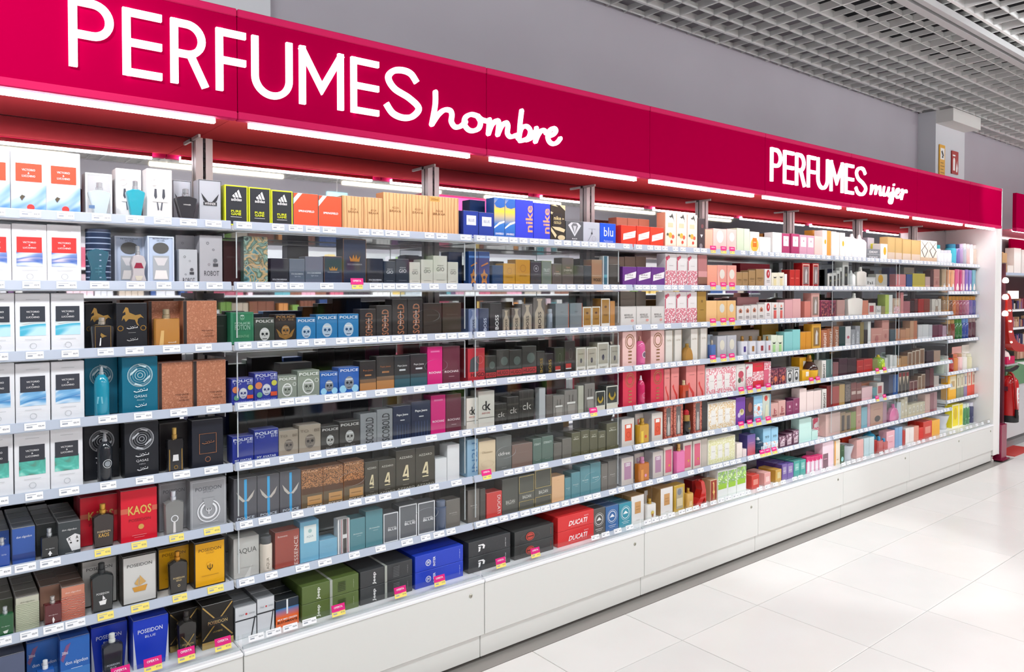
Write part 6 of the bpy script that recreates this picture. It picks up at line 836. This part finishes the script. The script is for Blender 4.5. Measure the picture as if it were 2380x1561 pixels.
SHAPE = {   # half outline (x of half width, z of body height)
 'rect': [(.94, 0), (1, .02), (1, .96), (.92, 1), (.2, 1)], 'flask': [(.86, 0), (.9, .02), (1, .86), (.96, .93), (.5, .99), (.2, 1)],
 'amph': [(.52, 0), (.5, .06), (.56, .1), (.72, .4), (1, .84), (1, .9), (.9, .93), (.3, 1)], 'torso': [(.9, 0), (.8, .1), (.66, .3), (.74, .5), (1, .82), (.96, .92), (.5, .96), (.26, 1)],
 'gem': [(.8, 0), (1, .14), (.78, .34), (.78, .5), (1, .74), (.72, .96), (.3, 1)], 'pear': [(.8, 0), (1, .2), (.96, .5), (.7, .8), (.3, 1)],
 'heel': [(.9, 0), (1, .1), (.55, .4), (.5, .6), (.75, .85), (.6, 1)]}
CAPH = {'rect': .24, 'flask': .2, 'amph': .22, 'torso': .22, 'gem': .24, 'pear': .22, 'cyl': .16, 'dome': .26, 'lip': .2, 'can': .2, 'heel': 0}
KIND = {'can': ('spray_bottle', 'spray bottle'), 'gift': ('gift_box', 'gift box'), 'trio': ('gift_set', 'gift set'), 'tin': ('perfume_tin', 'tin'), 'pouch': ('toiletry_pouch', 'pouch'), 'card': ('display_card', 'card'), 'cup': ('plastic_cup', 'cup')}
MESH = {}
def product(sty, w, h):
    """mesh parts of one product, shared between alike ones: [(name, mesh, parent index)]"""
    key = (sty, round(w, 3), round(h, 3))
    if key in MESH: return MESH[key]
    if sty[0] == '#': form, col, P, O = 'box', sty[1:], [('r', M(sty[1:], .5), .18, .62, .82, .66)], {}
    else:
        s = STY[sty]; form, col, P = s[1], s[2], s[3]; O = s[4] if len(s) > 4 else {}
    parts = []; m = M(col, .32, 0, .0, 1, .3)
    if form in ('box', 'trio'):
        d = min(.065, max(.03, w*.75)); d = .06 if w > .05 else d
        b = MB(); side = M(O['side'], .34) if 'side' in O else m
        b.box(-w/2, w/2, -d/2, d/2, 0, h, side, .0012)
        if 'side' in O: b.poly([(-w/2 + .0012, -d/2 - .0003, .0012), (w/2 - .0012, -d/2 - .0003, .0012), (w/2 - .0012, -d/2 - .0003, h - .0012), (-w/2 + .0012, -d/2 - .0003, h - .0012)], m)
        parts.append(('carton', b.mesh(), -1)); y0 = -d/2 - .0004
        # folded flap seam on the top
        b = MB(); b.box(-w/2 + .002, w/2 - .002, -d/2 + .001, -d/2 + .0016, h, h + .0005, M('c8c8c8', .4)); b.box(-w/2 + .002, -w/2 + .0026, -d/2 + .002, d/2 - .002, h, h + .0005, M('c8c8c8', .4))
        parts.append(('flap', b.mesh(), 0))
    elif form == 'gift':
        d = .20; b = MB(); lid = M(col, .36, 0, .1); b.box(-w/2, w/2, -d/2, d/2, 0, h, lid, .0015); parts.append(('carton', b.mesh(), -1)); y0 = -d/2 - .0004
        if 'lid' in O: b = MB(); b.box(-w/2 + .001, w/2 - .001, -d/2 + .035, -d/2 + .0358, h, h + .0006, M('101216', .5)); parts.append(('lid_seam', b.mesh(), 0))
        if 'strap' in O: x = (O['strap'] - .5)*w; b = MB(); b.box(x - .005, x + .005, -d/2 - .0012, -d/2 + .0002, .001, h, M('a8aca4', .35)); b.box(x - .005, x + .005, -d/2, d/2, h, h + .0005, M('a8aca4', .35)); parts.append(('strap', b.mesh(), 0))
    elif form == 'tin':
        d = w; b = MB(); b.lathe([(w/2, 0), (w/2, h)], m, 28); parts.append(('body', b.mesh(True), -1)); y0 = -d/2
        for i in range(9):
            z = .02 + i*h/9.6; b = MB(); b.lathe([(w/2 + .0003, z), (w/2 + .0003, z + h*.02)], M('9aaac4', .4), 28); parts.append(('stripe', b.mesh(True), 0))
        b = MB(); b.lathe([(w/2 + .001, h - .006), (w/2 + .001, h + .003), (w/2 - .002, h + .003)], M('4c5468', .3, .6), 28); parts.append(('lid', b.mesh(True), 0))
    elif form == 'pouch':
        d = .03; b = MB(); b.slab([(w*.5, 0), (w*.5, h*.1), (w*.42, h*.5), (w*.46, h*.9), (w*.5, h*.93), (w*.5, h)], d, M(col, .22), .75); parts.append(('pouch', b.mesh(True), -1))
        b = MB(); b.box(-w*.5, w*.5, -.003, .003, h*.95, h*.99, M(col, .2, .3)); parts.append(('seal_strip', b.mesh(), 0)); b = MB(); b.slab([(w*.3, h*.08), (w*.34, h*.2), (w*.1, h*.4)], d*1.04, M('f0e4e0', .3), .8); parts.append(('label', b.mesh(True), 0)); y0 = 0; P = []
    elif form == 'card':
        d = .003; b = MB(); b.box(-w/2, w/2, -d/2, d/2, 0, h, m); parts.append(('card', b.mesh(), -1)); b = MB(); b.box(-w*.4, w*.4, -d/2 - .0006, -d/2, h*.5, h*.7, M('f4ece8', .4)); parts.append(('print_panel', b.mesh(), 0)); y0 = 0; P = []
    elif form == 'cup':
        d = w; b = MB(); b.lathe([(w*.36, 0), (w*.38, .004), (w*.36, h*.35), (w*.5, h), (w*.47, h), (w*.33, h*.36), (w*.34, .008)], M('e8ecf2', .12, 0, 0, .6), 20); parts.append(('cup', b.mesh(True), -1)); b = MB(); b.box(-w*.3, w*.3, -.001, .001, .008, h*.9, M('e8e4ee', .4)); b.box(-.001, .001, -w*.28, w*.28, .008, h*.94, M('eeeef4', .4)); parts.append(('tester_strips', b.mesh(), 0)); y0 = 0; P = []
    else:
        ch = CAPH[form]; hb = h*(1 - ch); d = min(.034, w*.6); a = O.get('a', 1); gm = M(col, .12, 0, .4, a); b = MB(); capm = resolve(O.get('cap', 'cccccc'))
        if form in ('cyl', 'can', 'dome', 'lip'):
            r = w/2*(.98); d = 2*r
            prof = {'cyl': [(r*.94, 0), (r, .003), (r, hb*.8), (r*.8, hb*.92), (r*.4, hb)], 'can': [(r*.96, 0), (r, .002), (r, hb*.96), (r*.86, hb)], 'dome': [(r*.9, 0), (r, .003), (r, hb*.56)], 'lip': [(r*.55, 0), (r*.7, .004), (r, hb*.3), (r*.9, hb*.7)]}[form]
            b.lathe(prof, gm, 20); parts.append(('bottle', b.mesh(True), -1))
            b = MB()
            if form == 'dome': b.lathe([(r, hb*.56), (r*.92, hb*.72), (r*.5, hb*.92), (r*.3, hb)], M(O['top'], .15), 20); parts.append(('shoulder', b.mesh(True), 0)); b = MB()
            if form == 'lip': b.lathe([(r*.9, hb*.7), (r*.8, hb*.72), (r*.78, hb)], gold(), 18); parts.append(('collar', b.mesh(True), 0)); b = MB()
            if form == 'can': b.lathe([(r*.8, hb), (r*.86, hb + .002), (r*.86, h - .003), (r*.7, h)], capm, 18)
            elif form == 'lip': b.lathe([(r*.6, hb), (r*.6, h*.93), (r*.2, h)], capm, 18)
            else: b.lathe([(r*.36, hb), (r*.36, hb + h*ch*.25), (r*.26, hb + h*ch*.3), (r*.26, h*.93), (r*.18, h)], capm, 14)
            parts.append(('cap', b.mesh(True), 0))
        elif form == 'heel':
            hb = h; b.geo([(x*w*.5, y, z*h) for y in (-.022, .022) for x, z in ((-1, 0), (-.2, 0), (.55, .3), (.7, 0), (.85, 0), (.8, .55), (.5, .9), (.2, 1), (-.15, .96), (.1, .62), (-.3, .3), (-.95, .12))], [tuple(range(12)), tuple(range(23, 11, -1))] + [((i+1) % 12, i, 12 + i, 12 + (i+1) % 12) for i in range(12)], M(col, .08, 0, .6)); parts.append(('shoe_body', b.mesh(), -1))
            b = MB(); b.lathe([(w*.1, h*.97), (w*.1, h*1.02), (w*.02, h*1.04)], M('8a1410', .2), 12); parts.append(('stopper', b.mesh(True), 0)); d = .044
        else:
            b.slab([(x*w/2, z*hb) for x, z in SHAPE[form]], d, gm, .9); parts.append(('bottle', b.mesh(True), -1))
            b = MB(); r = min(w*.15, .012); b.lathe([(r*1.1, hb - .001), (r*1.1, hb + h*ch*.35), (r*.8, hb + h*ch*.38)], capm, 14); col_ = b
            b = MB(); b.lathe([(r*.85, hb + h*ch*.38), (r*.95, hb + h*ch*.42), (r*.95, h*.99), (r*.7, h)], capm, 14); parts.append(('spray_cap', b.mesh(True), 0)); parts.append(('collar', col_.mesh(True), 0))
        y0 = -d/2 - .0005
        if form in ('cyl', 'can', 'dome', 'lip'):       # wrap flat prints round the body
            lab, txt = prints(P, w*.9, hb, 0); r = w/2
            for q in (lab, txt):
                q.v = [(r*1.01*math.sin(x/r), -r*1.01*math.cos(min(1.4, abs(x/r))) + y, z) for x, y, z in q.v]
            if lab.v: parts.append(('label', lab.mesh(), 0))
            if txt.v: parts.append(('lettering', txt.mesh(), 0))
            P = []
        else: h = hb
    if P:
        lab, txt = prints(P, w*(.99 if form in ('box', 'gift', 'trio') else .86), h*.995, y0)
        if lab.v: parts.append(('printed_label', lab.mesh(), 0))
        if txt.v: parts.append(('lettering', txt.mesh(), 0))
    MESH[key] = (parts, d); return MESH[key]
def place(name, cat, sty, x, yf, z, w, h, label, group=None):
    parts, d = product(sty, w, h)
    r = root(name, (x, yf + d/2, z), label, cat, group)
    made = {}
    for n, me, pi in parts:
        up = made.get('spray_cap') if n == 'collar' else None
        made[n] = ob(n, me, up or r)
    return r, d
def short(desc): return desc.replace(',', '')
SEEN = set()
for bay, row, L in ITEMS:
    L = sorted(L, key=lambda e: e[1]); cnt = 0; NS = {}
    for e in L: NS[e[0]] = NS.get(e[0], 0) + 1
    for e in L:
        sty, x, yf, z, w, h = e[0], e[1]/1000, e[2]/1000, e[3]/1000, e[4]/1000, e[5]/1000; o = e[6] if len(e) > 6 else {}
        cnt += 1
        form = 'box' if sty[0] == '#' else STY[sty][1]
        desc = 'plain %s box' % cname(sty) if sty[0] == '#' else STY[sty][0]
        if form == 'box': name, cat = ('cologne_box', 'cologne box') if bay in 'ABC' else ('perfume_box', 'perfume box')
        else: name, cat = KIND.get(form, ('perfume_bottle', 'perfume bottle'))
        pl = '%s item from left' % ON[cnt] if cnt < len(L) else 'rightmost item'
        label = '%s, %s, %s, %s' % (desc, pl, RN[row], BN[bay])
        wd = len(label.split())
        if wd > 16: label = '%s, %s, %s, %s' % (short(desc), pl.replace(' item', ''), RN[row], BN[bay])
        if len(label.split()) > 16: label = '%s, %s, %s, %s' % (' '.join(desc.split()[:16 - len(pl.replace(' item', '').split()) - len(RN[row].split()) - len(BN[bay].split())]), pl.replace(' item', ''), RN[row], BN[bay])
        d0 = product(sty, w, h)[1]
        if form not in ('box', 'gift', 'trio') : yf = 2.553 if row < 8 and bay != 'H' else yf - .012
        if form == 'gift': yf = 2.545
        r, d = place(name, cat, sty, x, yf, z, w, h, label, 'matching %s on the %s of the %s' % ((short(desc), RN[row], BN[bay])) if NS[sty] > 1 and sty[0] != '#' else 'boxes and bottles on the %s of the %s' % (RN[row], BN[bay]))
        for j in range(o.get('n', 0)):
            yb = yf + (j+1)*(d + .002)
            if yb + d > 2.868: break
            place(name, cat, sty, x, yb, z, w, h, '%s, %s behind %s, %s, %s' % (' '.join(desc.split()[:5]).rstrip(','), ON[j+1], pl.replace(' from left', ''), RN[row], BN[bay]), 'cartons queued behind the front row')

# ---------------------------------------------------------------- right of the end panel
t = root('floor_plinth', (7.77, 2.54, 0), 'burgundy box plinth on the floor outside the end panel', 'plinth')
bx('box_body', -.10, .03, -.10, .08, 0, .325, M('8c1c40', .18, 0, .3), t, .003); bx('base_flange', -.13, .05, -.12, .1, 0, .012, M('7a1636', .3), t)
t = root('fire_extinguisher', (8.06, 2.505, .305), 'red fire extinguisher with black base hanging behind the burgundy plinth', 'extinguisher')
R_ = .075; red = M('c01a1c', .22, 0, .5)
b = MB(); b.lathe([(R_, .06), (R_, .36), (R_*.9, .4), (R_*.55, .43), (R_*.3, .44)], red, 24); ob('cylinder_body', b.mesh(True), t)
b = MB(); b.lathe([(R_*.94, 0), (R_*1.03, .004), (R_*1.03, .065), (R_, .066)], M('1c1c1e', .5), 24); ob('base_skirt', b.mesh(True), t)
bx('wall_bracket', -.09, -.072, -.012, .02, .3, .34, M('5a1a2c', .4), t)
b = MB(); b.lathe([(.022, .438), (.022, .452), (.016, .456), (.016, .475)], M('b89c5c', .3, .8), 16); vl_ = ob('valve', b.mesh(True), t)
b = MB(); b.geo([(x, y, z) for y in (-.011, .011) for x, z in ((-.06, .475), (.02, .475), (.07, .5), (.09, .53), (.075, .535), (.01, .5), (-.06, .495))], [tuple(range(7)), tuple(range(13, 6, -1))] + [((i+1) % 7, i, 7+i, 7+(i+1) % 7) for i in range(7)], M('1e1e20', .4)); ob('lever_handle', b, vl_, None, (0, 0, -.6))
def tube(name, pts, rad, m, parent):
    c = bpy.data.curves.new(name, 'CURVE'); c.dimensions = '3D'; c.bevel_depth = rad; c.bevel_resolution = 2; s = c.splines.new('POLY'); s.points.add(len(pts)-1)
    for p, q in zip(s.points, pts): p.co = (*q, 1)
    c.materials.append(m); o = bpy.data.objects.new(name, c); COL.objects.link(o); me = o.to_mesh().copy(); o.to_mesh_clear(); bpy.data.objects.remove(o); return ob(name, me, parent)
def smooth3(pts, n=6):
    out = []
    for i in range(len(pts)-1):
        p = [pts[max(i-1, 0)], pts[i], pts[i+1], pts[min(i+2, len(pts)-1)]]
        for k in range(n): t_ = k/n; out.append(tuple(.5*(2*p[1][a] + (-p[0][a]+p[2][a])*t_ + (2*p[0][a]-5*p[1][a]+4*p[2][a]-p[3][a])*t_*t_ + (-p[0][a]+3*p[1][a]-3*p[2][a]+p[3][a])*t_**3) for a in range(3)))
    return out + [pts[-1]]
hs_ = tube('hose', smooth3([(-.01, -.01, .465), (-.06, -.05, .44), (-.085, -.07, .36), (-.07, -.075, .22), (-.055, -.078, .13)]), .011, M('a82220', .4), t)
b = MB(); b.lathe([(.012, .05), (.016, .06), (.014, .13)], M('1c1c1e', .5), 12, -.055, -.078); ob('nozzle', b.mesh(True), hs_)
lb = MB()
for a0, z0, z1, mm in ((-.75, .10, .33, M('e6e2e0', .4)),): 
    n = 8; P = [(R_*1.008*math.sin(a0 + 1.3*i/n), -R_*1.008*math.cos(a0 + 1.3*i/n)) for i in range(n+1)]
    for i in range(n): lb.poly([(P[i][0], P[i][1], z0), (P[i+1][0], P[i+1][1], z0), (P[i+1][0], P[i+1][1], z1), (P[i][0], P[i][1], z1)], mm)
    for zz, hh, mm2 in ((.115, .07, 'c8484a'), (.2, .02, 'c01a1c'), (.235, .03, 'd87070'), (.28, .03, 'c86060')):
        Q = [(p[0]*1.006, p[1]*1.006) for p in P]
        for i in range(2, n-1): lb.poly([(Q[i][0], Q[i][1], zz), (Q[i+1][0], Q[i+1][1], zz), (Q[i+1][0], Q[i+1][1], zz + hh), (Q[i][0], Q[i][1], zz + hh)], M(mm2, .4))
ob('instruction_label', lb, t, None, (0, 0, .35))
t = root('wall_sign', (7.44, 2.878, 2.60), 'yellow camera surveillance notice on the white pillar', 'sign')
bx('plate', -.075, .045, -.004, .004, 0, .30, M('e2a51e', .4), t); bx('picture_panel', -.058, .028, -.0052, -.0042, .165, .27, M('eceae6', .4), t)
b = MB(); b.poly([(-.045, -.0058, .235), (-.02, -.0058, .25), (.015, -.0058, .205), (-.005, -.0058, .19)], M('26282c', .5)); b.poly([(-.03, -.0058, .18), (.005, -.0058, .18), (.0, -.0058, .195), (-.02, -.0058, .2)], M('26282c', .5)); ob('camera_symbol', b, t)
b = MB(); [b.poly([(-.055, -.0045, .04 + i*.03), (.03 - .02*(i % 2), -.0045, .04 + i*.03), (.03 - .02*(i % 2), -.0045, .047 + i*.03), (-.055, -.0045, .047 + i*.03)], M('8a6414', .5)) for i in range(4)]; ob('text_lines', b, t)
t = root('wall_sign', (7.72, 2.878, 2.66), 'red fire extinguisher symbol sign on the white pillar', 'sign')
bx('plate', -.075, .075, -.004, .004, 0, .215, M('a8241c', .4), t)
b = MB(); b.poly([(-.05, -.0048, .03), (-.005, -.0048, .03), (-.005, -.0048, .13), (-.015, -.0048, .15), (-.04, -.0048, .15), (-.05, -.0048, .13)], M('f0ece8', .4)); b.poly([(-.06, -.0048, .165), (.0, -.0048, .165), (.0, -.0048, .18), (-.06, -.0048, .18)], M('f0ece8', .4)); ob('extinguisher_symbol', b, t)
b = MB(); b.poly([(.02, -.0048, .02), (.05, -.0048, .02), (.06, -.0048, .06), (.045, -.0048, .1), (.05, -.0048, .13), (.03, -.0048, .09), (.02, -.0048, .06)], M('f0ece8', .4)); ob('flame_symbol', b, t)
# next department behind the panel
t = root('illuminated_sign', (10.2, 2.42, 2.1), 'second crimson fascia with light strip, beyond the white end panel', 'sign')
bx('face_panel', -2.3, 2.6, 0, .03, .03, .35, pink, t); bx('bottom_trim', -2.3, 2.6, -.004, .03, 0, .029, pink_l, t); bx('soffit_panel', -2.3, 2.6, .052, .45, .01, .02, M('d06a80', .3), t); bx('led_strip', -2.25, 2.55, .032, .048, .0, .01, emit('fffcf8', LED), t); bx('back_light', -2.25, 2.55, .43, .448, -.004, .006, emit('fff8f0', 3), t)
t = root('display_unit', (10.3, 2.72, 0), 'makeup display wall with dark panels, white shelves and lit screen', 'display')
bx('back_board', -2.5, 2.4, .15, .17, 0, 2.1, M('5a5456', .5), t); bx('brown_panel', -2.2, .1, .13, .149, 1.39, 1.69, M('4c2224', .35), t); bx('screen', -1.22, -.92, .12, .129, 1.46, 1.545, emit('fff4ec', 1.6), t); bx('top_banner', -1.25, -.7, .1, .12, 1.93, 2.1, pink, t)
random.seed(3)
for z in (1.72, 1.36, 1.18, 1.0): bx('shelf_board', -2.2, 2.3, -.12, .12, z - .02, z, WHITE, t)
bx('price_rail', -2.2, 2.3, -.128, -.1205, 1.7, 1.725, M('b4c0d4', .3), t)
b = MB()
for z in (1.005, 1.185, 1.365):
    x = -2.15
    while x < -.3: b.box(x, x + .026, -.1, -.06, z, z + random.uniform(.05, .11), M(random.choice(('2a2426', '5a4a7c', 'b08c6c', 'c8a48c', '7c2c3c', 'd8c4b8', '3c3c5c', 'a86470')), .3)); x += random.choice((.03, .034, .045))
o = ob('makeup_tubes', b); tag(o, 'rows of small makeup tubes on the display shelves beyond the panel', 'makeup', None, 'stuff'); o.location = (10.3, 2.72, 0)
for i, (x0, wv, hv, c) in enumerate(((-1.98, .12, .2, 'b08c60'), (-1.84, .14, .22, 'c09868'), (-1.84, .16, .08, 'd8d4cc'), (-1.66, .2, .26, 'dcd8d4'), (-1.44, .2, .25, 'd4d0cc'))):
    tag(bx('carton', 10.3 + x0, 10.3 + x0 + wv, 2.66 + (.082 if i == 1 else 0), 2.74 + (.07 if i == 1 else 0), 1.7205, 1.7205 + hv, M(c, .5)), '%s storage carton on top shelf of makeup display, %s from left' % (('brown', 'tan', 'low white', 'tall white', 'pale grey')[i], ON[i+1]), 'carton')
for i in range(3): tag((lambda b: (b.lathe([(.012, 0), (.024, .006), (.026, .025), (.018, .045), (.008, .05)], emit('fff2dc', 6), 14), ob('mirror_bulb', b.mesh(True)))[1])(MB()), 'round glowing mirror bulb behind the end panel, %s' % ('top', 'middle', 'bottom')[i] + ' one', 'bulb'); bpy.data.objects[-1]
for i, o in enumerate(q for q in bpy.data.objects if q.name.startswith('mirror_bulb')): o.location = (7.92, 2.505, 1.62 - i*.155)
t = root('bulb_strip', (7.95, 2.53, 1.0), 'dark upright strip carrying mirror bulbs behind end panel', 'lamp holder'); bx('strip', -.02, .02, -.012, .012, -1.0, .8, M('5e2c38', .4), t); bx('cap', -.024, .024, -.015, .015, .8, .81, M('8a7470', .4), t)
t = root('display_arch', (8.13, 2.53, 0), 'curved red glossy display arm beside makeup shelves', 'display stand')
b = MB(); pts = smooth([(-.16, 1.5), (-.13, 1.52), (-.06, 1.46), (-.03, 1.3), (.0, 1.16), (.1, 1.06), (.3, 1.02)], 6); lo = smooth([(-.17, 1.36), (-.16, 1.3), (-.14, 1.22), (-.12, 1.12), (-.06, 1.03), (.06, .97), (.3, .95)], 6)
n = len(pts)
b.geo([(p[0], y, p[1]) for y in (-.03, .03) for p in pts + lo[::-1]], [(i, i+1, 2*n-2-i, 2*n-1-i)[::-1] for i in range(n-1)] + [(2*n + i, 2*n + i+1, 4*n-2-i, 4*n-1-i) for i in range(n-1)] + [(i, (i+1) % (2*n), 2*n + (i+1) % (2*n), 2*n + i) for i in range(2*n)], M('b82a22', .2, 0, .4)); ob('curved_arm', b, t)
for i in range(4): b = MB(); b.lathe([(.008, 0), (.01, .006), (.004, .012)], emit('fff0d8', 3), 10); ob('bulb', b, t, (-.11 + .015*i, -.031, 1.36 - i*.1), (PI/2, 0, 0))
t = root('makeup_counter', (8.9, 2.62, 0), 'white and green makeup counter with sloping top beyond panel', 'counter')
bx('plinth', -.72, .8, -.02, .12, 0, .09, M('8c8a8c', .4), t); bx('dark_line', -.73, .82, -.055, .12, .09, .11, M('2c2a2c', .3), t); bx('cabinet', -.74, .82, -.05, .12, .111, .62, M('c8c6c8', .3), t)
b = MB(); b.geo([(x, y, z) for y in (-.06, .12) for x, z in ((-.76, .621), (.82, .621), (.82, .8), (-.55, .86), (-.76, .93))], [tuple(range(5)), tuple(range(9, 4, -1))] + [((i+1) % 5, i, 5+i, 5+(i+1) % 5) for i in range(5)], M('5f8a64', .4)); ob('green_front', b, t)
b = MB(); b.poly([(-.5, -.0612, .845), (.82, -.0612, .62), (.82, -.0612, .8)], M('dcdad8', .4)); b.poly([(-.76, -.0612, .93), (-.6, -.0612, .87), (-.76, -.0612, .87)], M('dcdad8', .4)); ob('white_stripe', b, t)
b = MB()
for i in range(12): b.box(-.42 + i*.045, -.39 + i*.045, -.05 , -.02, .87, .96 - .001*i, M(('c89c84', 'b8846c', 'd8b09c')[i % 3], .3))
o = ob('tester_row', b, None, (8.9, 2.62, 0)); tag(o, 'row of beige foundation testers on the sloping counter edge', 'makeup', None, 'stuff')
t = root('acrylic_tray', (8.12, 2.57, .845), 'hot pink acrylic tray on a pale ledge by the end panel', 'tray')
pk = M('e0105c', .15, 0, .3, .85); bx('tray_base', -.09, .12, -.05, .05, .003, .01, pk, t)
for a in ((-.09, .12, -.05, -.046), (-.09, .12, .046, .05), (-.09, -.086, -.046, .046), (.116, .12, -.046, .046)): bx('tray_side', *a, .01, .075, pk, t)
bx('ledge', -.12, .18, -.06, .06, -.012, .002, M('b8b4b8', .3), t)
tag((lambda b: (b.lathe([(.03, 0), (.05, .02), (.055, .06), (.04, .1), (.015, .12)], M('e4d0cc', .6), 14), ob('powder_puff', b.mesh(True), None, (8.1, 2.57, .8565)))[1])(MB()), 'pale pink powder puff sitting in the pink acrylic tray', 'puff')
tag(bx('floor_mat', 7.95, 8.5, 2.42, 2.66, .0005, .006, M('c0281e', .4)), 'bright red floor sticker beside the burgundy plinth', 'floor mat')

# ---------------------------------------------------------------- what the mirrors show: the far side of the shop
for i, x in enumerate((-2.7, -.3, 2.07, 4.46, 6.85, 9.25, 11.65)):
    t = root('pendant_light', (x + .78, -3.46, 3.0), 'warm white linear pendant tube hanging across the shop, %s in its row' % ON[i+1], 'pendant lamp', 'linear pendants across the shop')
    bx('tube', -.78, .78, -.022, .022, -.02, .02, emit('fff0d2', 9), t)
    for s in (-.6, .6): bx('cable', s - .002, s + .002, -.002, .002, .021, .2, metal, t)
t = root('exit_sign', (4.3, -3.3, 2.62), 'small hanging pale blue exit sign across the shop', 'sign'); bx('panel', -.14, .14, -.02, .02, 0, .22, emit('a8e4ee', .9), t); bx('rod', -.004, .004, -.004, .004, .2205, .58, metal, t)
t = root('hanging_banner', (6.2, -2.4, 2.45), 'bright pink hanging banner box across the shop', 'banner'); bx('box', -1.2, 1.2, -.1, .1, 0, .32, M('e03a80', .4), t); bx('rail', -1.2, 1.2, -.1, .1, .3205, .34, pink_l, t)
opp = root('display_shelving', (4.5, -2.3, 0), 'white shelving across the aisle seen in the mirrors', 'shelving')
bx('back_board', -5.6, 7.5, -.02, 0, 0, 2.0, M('b8b6b8', .5), opp)
for z in (.3, .62, .94, 1.24, 1.5, 1.76): bx('shelf_board', -5.6, 7.5, .001, .34, z - .02, z, WHITE, opp)
random.seed(21); b = MB(); pal = 'd8d4d0 e8e4e0 c86478 e0a0b0 3a3a40 8c5a48 e0c070 90b860 f0ece8 405a90 c8b8a8 60a0a8 b03040 f0d0d8 6a4a70 e8a060 2c2c30 d8d8dc'.split()
for z in (.3, .62, .94, 1.24, 1.5, 1.76):
    x = -5.5
    while x < 7.3:
        c = random.choice(pal); wv = random.uniform(.04, .09); hv = random.uniform(.1, .21); mm = M(c, .3)
        for _ in range(random.randint(1, 4)):
            b.box(x, x + wv - .004, .2, .31, z + .001, z + hv, mm); x += wv
        x += random.choice((0, .01, .05))
o = ob('boxed_toiletries', b, None, (4.5, -2.3, 0)); tag(o, 'rows of boxed toiletries on the shelving across the aisle', 'toiletries', None, 'stuff')
b = MB(); b.lathe([(.06, 0), (.07, -.02), (.05, -.05), (.02, -.065)], M('4a4a50', .3), 16); tag(ob('ceiling_camera', b.mesh(True), None, (2.9, -1.9, 3.19)), 'small dark dome camera under the grid ceiling', 'camera')
